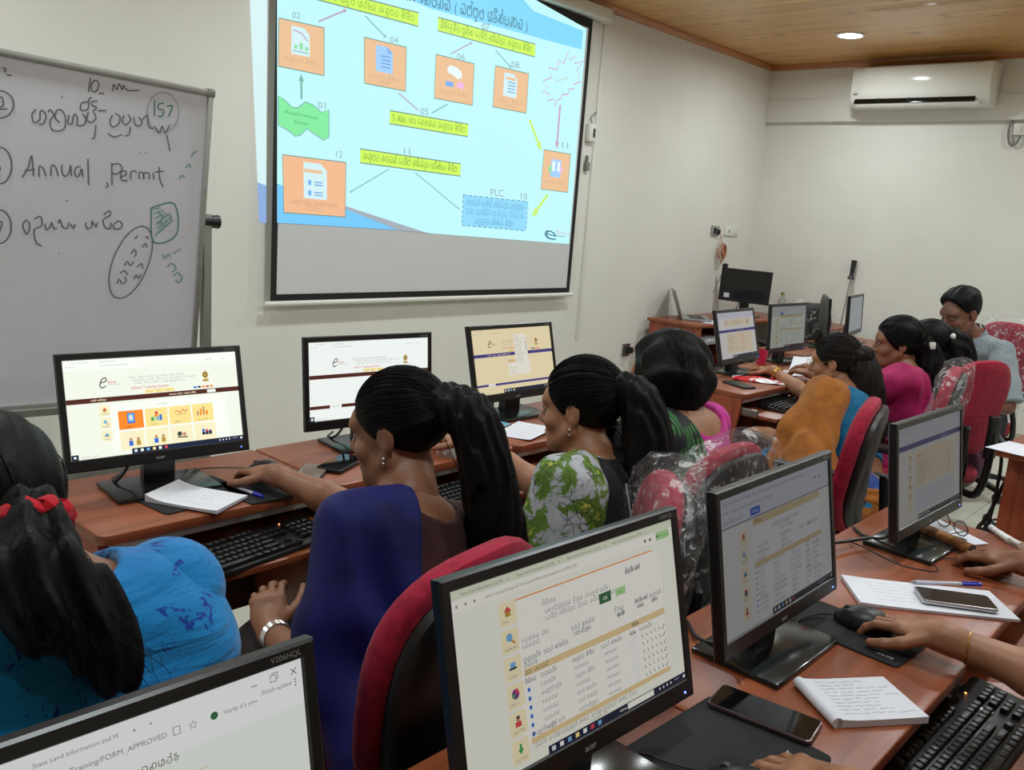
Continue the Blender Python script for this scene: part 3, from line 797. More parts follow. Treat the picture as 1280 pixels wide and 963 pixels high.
SLIDE = [
  ('p', 'bg', [(2.445, 2.443), (4.203, 2.824), (4.809, 2.744), (4.82, 1.314), (3.518, 1.348), (3.48, 1.351), (2.466, 1.561)]),
  ('p', 'band', [(3.193, 2.605), (4.131, 2.808), (4.272, 2.745), (4.774, 2.724), (4.773, 2.605), (3.426, 2.584)]),
  ('p', 'swoosh', [(2.466, 1.559), (2.503, 1.552), (2.897, 1.457), (3.26, 1.36), (2.47, 1.37)]),
  ('p', 'grey', [(2.886, 1.475), (3.48, 1.351), (3.272, 1.359), (2.897, 1.457)]),
  ('p', 'orange', [(2.457, 2.343), (2.718, 2.348), (2.727, 2.119), (2.459, 2.122)]),
  ('l', 'edge', 0.006, [(2.457, 2.343), (2.718, 2.348), (2.727, 2.119), (2.459, 2.122)], 1, 0),
  ('p', 'doc', [(2.528, 2.323), (2.598, 2.324), (2.634, 2.297), (2.637, 2.193), (2.53, 2.193)]),
  ('p', 'green', [(2.545, 2.238), (2.564, 2.238), (2.564, 2.22), (2.546, 2.22)]),
  ('p', 'green', [(2.576, 2.252), (2.595, 2.252), (2.596, 2.22), (2.577, 2.22)]),
  ('p', 'green', [(2.608, 2.238), (2.627, 2.238), (2.628, 2.22), (2.609, 2.22)]),
  ('l', 'linegreen', 0.005, [(2.538, 2.209), (2.628, 2.209)], 0, 0),
  ('l', 'linepink', 0.006, [(2.541, 2.305), (2.586, 2.297), (2.624, 2.266)], 0, 0),
  ('t', 'otext', 'අනුමත කිරීම', [(2.489, 2.176), (2.692, 2.175), (2.692, 2.158), (2.49, 2.16)], 1),
  ('p', 'orange', [(2.97, 2.35), (3.258, 2.351), (3.267, 2.121), (2.983, 2.121)]),
  ('l', 'edge', 0.006, [(2.97, 2.35), (3.258, 2.351), (3.267, 2.121), (2.983, 2.121)], 1, 0),
  ('p', 'docblue', [(3.049, 2.327), (3.126, 2.328), (3.165, 2.301), (3.17, 2.195), (3.056, 2.195)]),
  ('l', 'lineblue', 0.006, [(3.086, 2.277), (3.152, 2.278)], 0, 0),
  ('l', 'lineblue', 0.006, [(3.087, 2.259), (3.153, 2.259)], 0, 0),
  ('l', 'lineblue', 0.006, [(3.088, 2.241), (3.154, 2.241)], 0, 0),
  ('l', 'lineblue', 0.006, [(3.089, 2.223), (3.154, 2.223)], 0, 0),
  ('p', 'blue2', [(3.126, 2.328), (3.165, 2.301), (3.131, 2.296)]),
  ('t', 'otext', 'අනුමත කිරීමේ', [(3.013, 2.176), (3.229, 2.177), (3.23, 2.161), (3.014, 2.16)], 1),
  ('t', 'otext', 'ලේඛනය', [(3.078, 2.153), (3.163, 2.154), (3.164, 2.137), (3.079, 2.137)], 1),
  ('p', 'orange', [(3.477, 2.352), (3.783, 2.351), (3.789, 2.115), (3.482, 2.114)]),
  ('l', 'edge', 0.006, [(3.477, 2.352), (3.783, 2.351), (3.789, 2.115), (3.482, 2.114)], 1, 0),
  ('p', 'white', [(3.568, 2.293), (3.591, 2.312), (3.643, 2.309), (3.684, 2.288), (3.691, 2.257), (3.66, 2.243), (3.614, 2.262), (3.577, 2.269)]),
  ('p', 'blue2', [(3.563, 2.222), (3.624, 2.222), (3.624, 2.195), (3.563, 2.195)]),
  ('p', 'pink', [(3.654, 2.229), (3.707, 2.229), (3.708, 2.196), (3.655, 2.195)]),
  ('p', 'skin', [(3.578, 2.243), (3.608, 2.243), (3.608, 2.222), (3.578, 2.222)]),
  ('p', 'skin', [(3.666, 2.253), (3.691, 2.253), (3.691, 2.229), (3.666, 2.229)]),
  ('t', 'otext', 'අනුමත කිරීම', [(3.516, 2.171), (3.749, 2.172), (3.75, 2.155), (3.516, 2.155)], 1),
  ('p', 'orange', [(3.961, 2.37), (4.267, 2.371), (4.27, 2.131), (3.963, 2.13)]),
  ('l', 'edge', 0.006, [(3.961, 2.37), (4.267, 2.371), (4.27, 2.131), (3.963, 2.13)], 1, 0),
  ('p', 'doc', [(4.045, 2.346), (4.127, 2.346), (4.167, 2.318), (4.168, 2.208), (4.046, 2.207)]),
  ('l', 'lineblue', 0.006, [(4.081, 2.294), (4.152, 2.294)], 0, 0),
  ('l', 'lineblue', 0.006, [(4.082, 2.275), (4.152, 2.275)], 0, 0),
  ('l', 'lineblue', 0.006, [(4.082, 2.256), (4.152, 2.256)], 0, 0),
  ('l', 'lineblue', 0.006, [(4.082, 2.236), (4.152, 2.237)], 0, 0),
  ('p', 'orange', [(4.063, 2.322), (4.149, 2.323), (4.149, 2.308), (4.063, 2.308)]),
  ('t', 'otext', 'අනුමත කිරීමේ', [(3.998, 2.188), (4.231, 2.189), (4.231, 2.172), (3.998, 2.171)], 1),
  ('t', 'otext', 'ලේඛනය', [(4.067, 2.164), (4.159, 2.164), (4.159, 2.147), (4.067, 2.147)], 1),
  ('p', 'orange', [(4.472, 1.925), (4.751, 1.922), (4.754, 1.666), (4.47, 1.67)]),
  ('l', 'edge', 0.006, [(4.472, 1.925), (4.751, 1.922), (4.754, 1.666), (4.47, 1.67)], 1, 0),
  ('p', 'docblue', [(4.554, 1.873), (4.66, 1.872), (4.661, 1.757), (4.554, 1.758)]),
  ('p', 'green', [(4.532, 1.828), (4.565, 1.827), (4.565, 1.784), (4.531, 1.784)]),
  ('p', 'white', [(4.565, 1.86), (4.598, 1.86), (4.598, 1.796), (4.565, 1.797)]),
  ('p', 'white', [(4.621, 1.86), (4.649, 1.86), (4.649, 1.796), (4.621, 1.796)]),
  ('p', 'pink', [(4.649, 1.827), (4.677, 1.826), (4.678, 1.796), (4.649, 1.796)]),
  ('t', 'otext', 'අනුමත කිරීම', [(4.504, 1.731), (4.718, 1.728), (4.719, 1.71), (4.504, 1.713)], 1),
  ('p', 'orange2', [(2.492, 1.706), (2.88, 1.702), (2.888, 1.416), (2.507, 1.422)]),
  ('l', 'edge', 0.006, [(2.492, 1.706), (2.88, 1.702), (2.888, 1.416), (2.507, 1.422)], 1, 0),
  ('p', 'doc', [(2.615, 1.682), (2.72, 1.681), (2.76, 1.647), (2.766, 1.499), (2.624, 1.501)]),
  ('l', 'lineblue', 0.006, [(2.685, 1.585), (2.735, 1.585)], 0, 0),
  ('l', 'lineblue', 0.006, [(2.685, 1.571), (2.736, 1.571)], 0, 0),
  ('l', 'lineblue', 0.006, [(2.687, 1.534), (2.737, 1.533)], 0, 0),
  ('l', 'lineblue', 0.006, [(2.688, 1.52), (2.738, 1.519)], 0, 0),
  ('p', 'orange', [(2.621, 1.649), (2.729, 1.647), (2.73, 1.63), (2.622, 1.632)]),
  ('p', 'blue2', [(2.646, 1.594), (2.665, 1.594), (2.666, 1.569), (2.647, 1.569)]),
  ('p', 'blue2', [(2.648, 1.543), (2.667, 1.543), (2.669, 1.517), (2.65, 1.517)]),
  ('t', 'otext', 'අයදුම් පත්\u200dරය ලේඛනය අනුමත', [(2.547, 1.49), (2.838, 1.486), (2.838, 1.466), (2.548, 1.47)], 1),
  ('t', 'otext', 'කිරීම', [(2.633, 1.46), (2.748, 1.459), (2.749, 1.438), (2.634, 1.44)], 1),
  ('p', 'yellow', [(2.613, 2.531), (3.331, 2.544), (3.333, 2.474), (2.611, 2.471)]),
  ('l', 'edge', 0.006, [(2.613, 2.531), (3.331, 2.544), (3.333, 2.474), (2.611, 2.471)], 1, 0),
  ('t', 'ytext', 'මුද්දල අයදුම් පත්\u200dරය අනුමත කිරීම', [(2.632, 2.516), (3.307, 2.526), (3.308, 2.495), (2.631, 2.489)], 1),
  ('p', 'yellow', [(3.476, 2.55), (4.306, 2.555), (4.312, 2.48), (3.479, 2.479)]),
  ('l', 'edge', 0.006, [(3.476, 2.55), (4.306, 2.555), (4.312, 2.48), (3.479, 2.479)], 1, 0),
  ('t', 'ytext', 'නිර්දේශිත මූලික තේරීම් ලැයිස්තුව අනුමත කිරීම', [(3.499, 2.532), (4.279, 2.536), (4.282, 2.502), (3.5, 2.5)], 1),
  ('p', 'yellow', [(3.162, 2.004), (3.762, 2.003), (3.765, 1.931), (3.164, 1.935)]),
  ('l', 'edge', 0.006, [(3.162, 2.004), (3.762, 2.003), (3.765, 1.931), (3.164, 1.935)], 1, 0),
  ('t', 'ytext', 'ඉ.කෘෂ.105 ලේඛනය අනුමත කිරීම', [(3.179, 1.987), (3.743, 1.985), (3.745, 1.953), (3.18, 1.956)], 1),
  ('p', 'yellow', [(2.97, 1.781), (3.72, 1.768), (3.723, 1.696), (2.974, 1.709)]),
  ('l', 'edge', 0.006, [(2.97, 1.781), (3.72, 1.768), (3.723, 1.696), (2.974, 1.709)], 1, 0),
  ('t', 'ytext', 'අනුමත අවසන් තේරීම් ලැයිස්තුව පරීක්ෂා කිරීම', [(2.992, 1.763), (3.696, 1.75), (3.697, 1.718), (2.993, 1.73)], 1),
  ('p', 'green2', [(2.461, 1.983), (2.495, 1.97), (2.539, 1.94), (2.574, 1.941), (2.617, 1.976), (2.662, 1.967), (2.717, 1.937), (2.761, 1.958), (2.766, 1.82), (2.732, 1.801), (2.685, 1.822), (2.63, 1.847), (2.595, 1.812), (2.565, 1.802), (2.52, 1.826), (2.464, 1.845)]),
  ('l', 'linegreen', 0.006, [(2.461, 1.983), (2.495, 1.97), (2.539, 1.94), (2.574, 1.941), (2.617, 1.976), (2.662, 1.967), (2.717, 1.937), (2.761, 1.958), (2.766, 1.82), (2.732, 1.801), (2.685, 1.822), (2.63, 1.847), (2.595, 1.812), (2.565, 1.802), (2.52, 1.826), (2.464, 1.845)], 1, 0),
  ('t', 'gtext', 'Application', [(2.496, 1.925), (2.695, 1.916), (2.696, 1.898), (2.497, 1.908)], 0),
  ('t', 'gtext', 'Enter', [(2.553, 1.884), (2.647, 1.881), (2.647, 1.861), (2.554, 1.865)], 0),
  ('p', 'bluebox', [(3.758, 1.587), (4.348, 1.58), (4.352, 1.392), (3.761, 1.405)]),
  ('l', 'linedash', 0.006, [(3.758, 1.587), (3.785, 1.587)], 0, 0),
  ('l', 'linedash', 0.006, [(3.761, 1.405), (3.788, 1.404)], 0, 0),
  ('l', 'linedash', 0.006, [(3.758, 1.587), (3.758, 1.569)], 0, 0),
  ('l', 'linedash', 0.006, [(4.348, 1.58), (4.349, 1.562)], 0, 0),
  ('l', 'linedash', 0.006, [(3.803, 1.587), (3.831, 1.586)], 0, 0),
  ('l', 'linedash', 0.006, [(3.807, 1.404), (3.834, 1.403)], 0, 0),
  ('l', 'linedash', 0.006, [(3.85, 1.586), (3.878, 1.586)], 0, 0),
  ('l', 'linedash', 0.006, [(3.853, 1.403), (3.881, 1.402)], 0, 0),
  ('l', 'linedash', 0.006, [(3.758, 1.557), (3.758, 1.539)], 0, 0),
  ('l', 'linedash', 0.006, [(4.349, 1.549), (4.35, 1.53)], 0, 0),
  ('l', 'linedash', 0.006, [(3.897, 1.586), (3.925, 1.585)], 0, 0),
  ('l', 'linedash', 0.006, [(3.9, 1.402), (3.929, 1.401)], 0, 0),
  ('l', 'linedash', 0.006, [(3.944, 1.585), (3.973, 1.585)], 0, 0),
  ('l', 'linedash', 0.006, [(3.948, 1.401), (3.977, 1.4)], 0, 0),
  ('l', 'linedash', 0.006, [(3.759, 1.527), (3.759, 1.508)], 0, 0),
  ('l', 'linedash', 0.006, [(4.35, 1.518), (4.35, 1.499)], 0, 0),
  ('l', 'linedash', 0.006, [(3.993, 1.584), (4.022, 1.584)], 0, 0),
  ('l', 'linedash', 0.006, [(3.996, 1.4), (4.025, 1.399)], 0, 0),
  ('l', 'linedash', 0.006, [(4.041, 1.584), (4.071, 1.584)], 0, 0),
  ('l', 'linedash', 0.006, [(4.045, 1.399), (4.075, 1.398)], 0, 0),
  ('l', 'linedash', 0.006, [(3.759, 1.496), (3.759, 1.478)], 0, 0),
  ('l', 'linedash', 0.006, [(4.35, 1.487), (4.351, 1.468)], 0, 0),
  ('l', 'linedash', 0.006, [(4.091, 1.583), (4.121, 1.583)], 0, 0),
  ('l', 'linedash', 0.006, [(4.095, 1.398), (4.125, 1.397)], 0, 0),
  ('l', 'linedash', 0.006, [(4.141, 1.583), (4.171, 1.582)], 0, 0),
  ('l', 'linedash', 0.006, [(4.145, 1.397), (4.175, 1.396)], 0, 0),
  ('l', 'linedash', 0.006, [(3.76, 1.466), (3.76, 1.448)], 0, 0),
  ('l', 'linedash', 0.006, [(4.351, 1.455), (4.352, 1.436)], 0, 0),
  ('l', 'linedash', 0.006, [(4.192, 1.582), (4.223, 1.582)], 0, 0),
  ('l', 'linedash', 0.006, [(4.196, 1.396), (4.227, 1.395)], 0, 0),
  ('l', 'linedash', 0.006, [(4.243, 1.582), (4.275, 1.581)], 0, 0),
  ('l', 'linedash', 0.006, [(4.247, 1.395), (4.279, 1.394)], 0, 0),
  ('l', 'linedash', 0.006, [(3.76, 1.435), (3.761, 1.417)], 0, 0),
  ('l', 'linedash', 0.006, [(4.352, 1.424), (4.352, 1.405)], 0, 0),
  ('l', 'linedash', 0.006, [(4.296, 1.581), (4.327, 1.581)], 0, 0),
  ('l', 'linedash', 0.006, [(4.3, 1.393), (4.331, 1.393)], 0, 0),
  ('t', 'btext', 'අවසන් තේරීම් ලැයිස්තුව සඳහා', [(3.785, 1.561), (4.317, 1.555), (4.318, 1.525), (3.786, 1.532)], 1),
  ('t', 'btext', 'වන පාර්ලිමේන්තුව විස්තර', [(3.786, 1.507), (4.318, 1.498), (4.319, 1.468), (3.787, 1.478)], 1),
  ('t', 'btext', 'සඳහා පරීක්ෂා කිරීම', [(3.871, 1.45), (4.226, 1.444), (4.226, 1.414), (3.871, 1.421)], 1),
  ('l', 'linepink2', 0.008, [(4.632, 2.567), (4.665, 2.516), (4.708, 2.555), (4.707, 2.504), (4.807, 2.54), (4.736, 2.466), (4.779, 2.453), (4.75, 2.429), (4.794, 2.403), (4.717, 2.376), (4.729, 2.349), (4.675, 2.337), (4.663, 2.301), (4.609, 2.294), (4.598, 2.263), (4.568, 2.255), (4.545, 2.213), (4.522, 2.253), (4.46, 2.233), (4.481, 2.275), (4.409, 2.286), (4.46, 2.319), (4.404, 2.348), (4.49, 2.384), (4.445, 2.438), (4.536, 2.438), (4.543, 2.5), (4.599, 2.486)], 1, 0),
  ('t', 'otext', 'විශේෂාංග', [(4.522, 2.371), (4.656, 2.417), (4.661, 2.401), (4.527, 2.355)], 1),
  ('l', 'linegreen2', 0.012, [(2.593, 1.987), (2.589, 2.079)], 0, 1),
  ('l', 'linepink', 0.008, [(2.679, 2.369), (2.836, 2.453)], 0, 1),
  ('l', 'linegreen', 0.007, [(2.967, 2.455), (3.101, 2.38)], 0, 1),
  ('l', 'linepink', 0.007, [(3.214, 2.104), (3.367, 2.03)], 0, 0),
  ('l', 'linegreen', 0.007, [(3.464, 2.029), (3.585, 2.094)], 0, 0),
  ('l', 'linepink', 0.007, [(3.586, 2.372), (3.74, 2.459)], 0, 1),
  ('l', 'linegreen', 0.007, [(3.952, 2.457), (4.09, 2.384)], 0, 1),
  ('l', 'yarrow', 0.02, [(4.303, 2.093), (4.416, 1.948)], 0, 1),
  ('l', 'rarrow', 0.016, [(4.595, 2.225), (4.594, 1.976)], 0, 1),
  ('l', 'yarrow', 0.022, [(4.539, 1.638), (4.431, 1.518)], 0, 1),
  ('l', 'linegreen', 0.006, [(3.17, 1.691), (2.919, 1.553)], 0, 1),
  ('l', 'linegreen', 0.006, [(3.365, 1.687), (3.734, 1.498)], 0, 0),
  ('t', 'num', '02', [(2.526, 2.387), (2.572, 2.393), (2.573, 2.362), (2.527, 2.356)], 0),
  ('t', 'num', '01', [(2.689, 1.989), (2.737, 1.992), (2.739, 1.959), (2.69, 1.956)], 0),
  ('t', 'num', '04', [(3.137, 2.387), (3.193, 2.394), (3.195, 2.359), (3.139, 2.353)], 0),
  ('t', 'num', '05', [(3.378, 2.049), (3.438, 2.053), (3.441, 2.016), (3.38, 2.012)], 0),
  ('t', 'num', '06', [(3.633, 2.387), (3.697, 2.394), (3.701, 2.357), (3.636, 2.35)], 0),
  ('t', 'num', '07', [(3.818, 2.588), (3.885, 2.597), (3.889, 2.559), (3.822, 2.55)], 0),
  ('t', 'num', '08', [(4.094, 2.42), (4.167, 2.428), (4.171, 2.389), (4.098, 2.381)], 0),
  ('t', 'num', '11', [(4.623, 1.995), (4.708, 2.0), (4.714, 1.955), (4.629, 1.952)], 0),
  ('t', 'num', '10', [(4.256, 1.635), (4.334, 1.636), (4.339, 1.592), (4.261, 1.592)], 0),
  ('t', 'num', '11', [(3.257, 1.819), (3.316, 1.821), (3.318, 1.784), (3.26, 1.783)], 0),
  ('t', 'num', '12', [(2.801, 1.757), (2.852, 1.759), (2.854, 1.724), (2.803, 1.723)], 0),
  ('t', 'num', 'PLC', [(3.983, 1.642), (4.108, 1.643), (4.112, 1.598), (3.988, 1.598)], 0),
  ('t', 'title', 'යෝජනා ලේඛනය ( සම්මුඛ පරීක්ෂණය )', [(3.071, 2.641), (4.228, 2.677), (4.227, 2.618), (3.074, 2.587)], 1),
  ('t', 'logo', 'e', [(4.526, 1.457), (4.668, 1.418), (4.667, 1.336), (4.529, 1.348)], 0),
  ('t', 'logored', 'Slims', [(4.655, 1.409), (4.821, 1.397), (4.819, 1.37), (4.654, 1.383)], 0),
  ('l', 'logo', 0.004, [(4.613, 1.367), (4.759, 1.365)], 0, 0),
]
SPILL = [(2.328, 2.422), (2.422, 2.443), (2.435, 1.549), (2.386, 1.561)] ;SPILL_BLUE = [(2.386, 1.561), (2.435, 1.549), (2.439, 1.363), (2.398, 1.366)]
s = Sheet((0, SY - 0.0005, 0), (1, 0, 0), (0, 0, 1), 0.00004)
for it in SLIDE:
    if it[0] == 'p': s.poly(it[2], SLM[it[1]])
    elif it[0] == 'l':
        s.stroke(it[3], it[2], SLM[it[1]], bool(it[4]))
        if it[5]: s.arrow(it[3], it[2], SLM[it[1]])
    else: s.text(it[2], it[3], SLM[it[1]], 0.11 if it[4] else 0.1)
s.build('projected_slide', t, 'projected light-blue slide of orange boxes joined by arrows')
# glowing strip painted on the wall for projector light spilling past the screen
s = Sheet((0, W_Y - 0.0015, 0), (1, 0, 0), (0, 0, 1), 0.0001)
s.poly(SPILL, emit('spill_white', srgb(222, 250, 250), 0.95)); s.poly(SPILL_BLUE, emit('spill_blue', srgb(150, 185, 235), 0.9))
s.build('projected_edge', t, 'strip of projected light on the wall beside the screen')

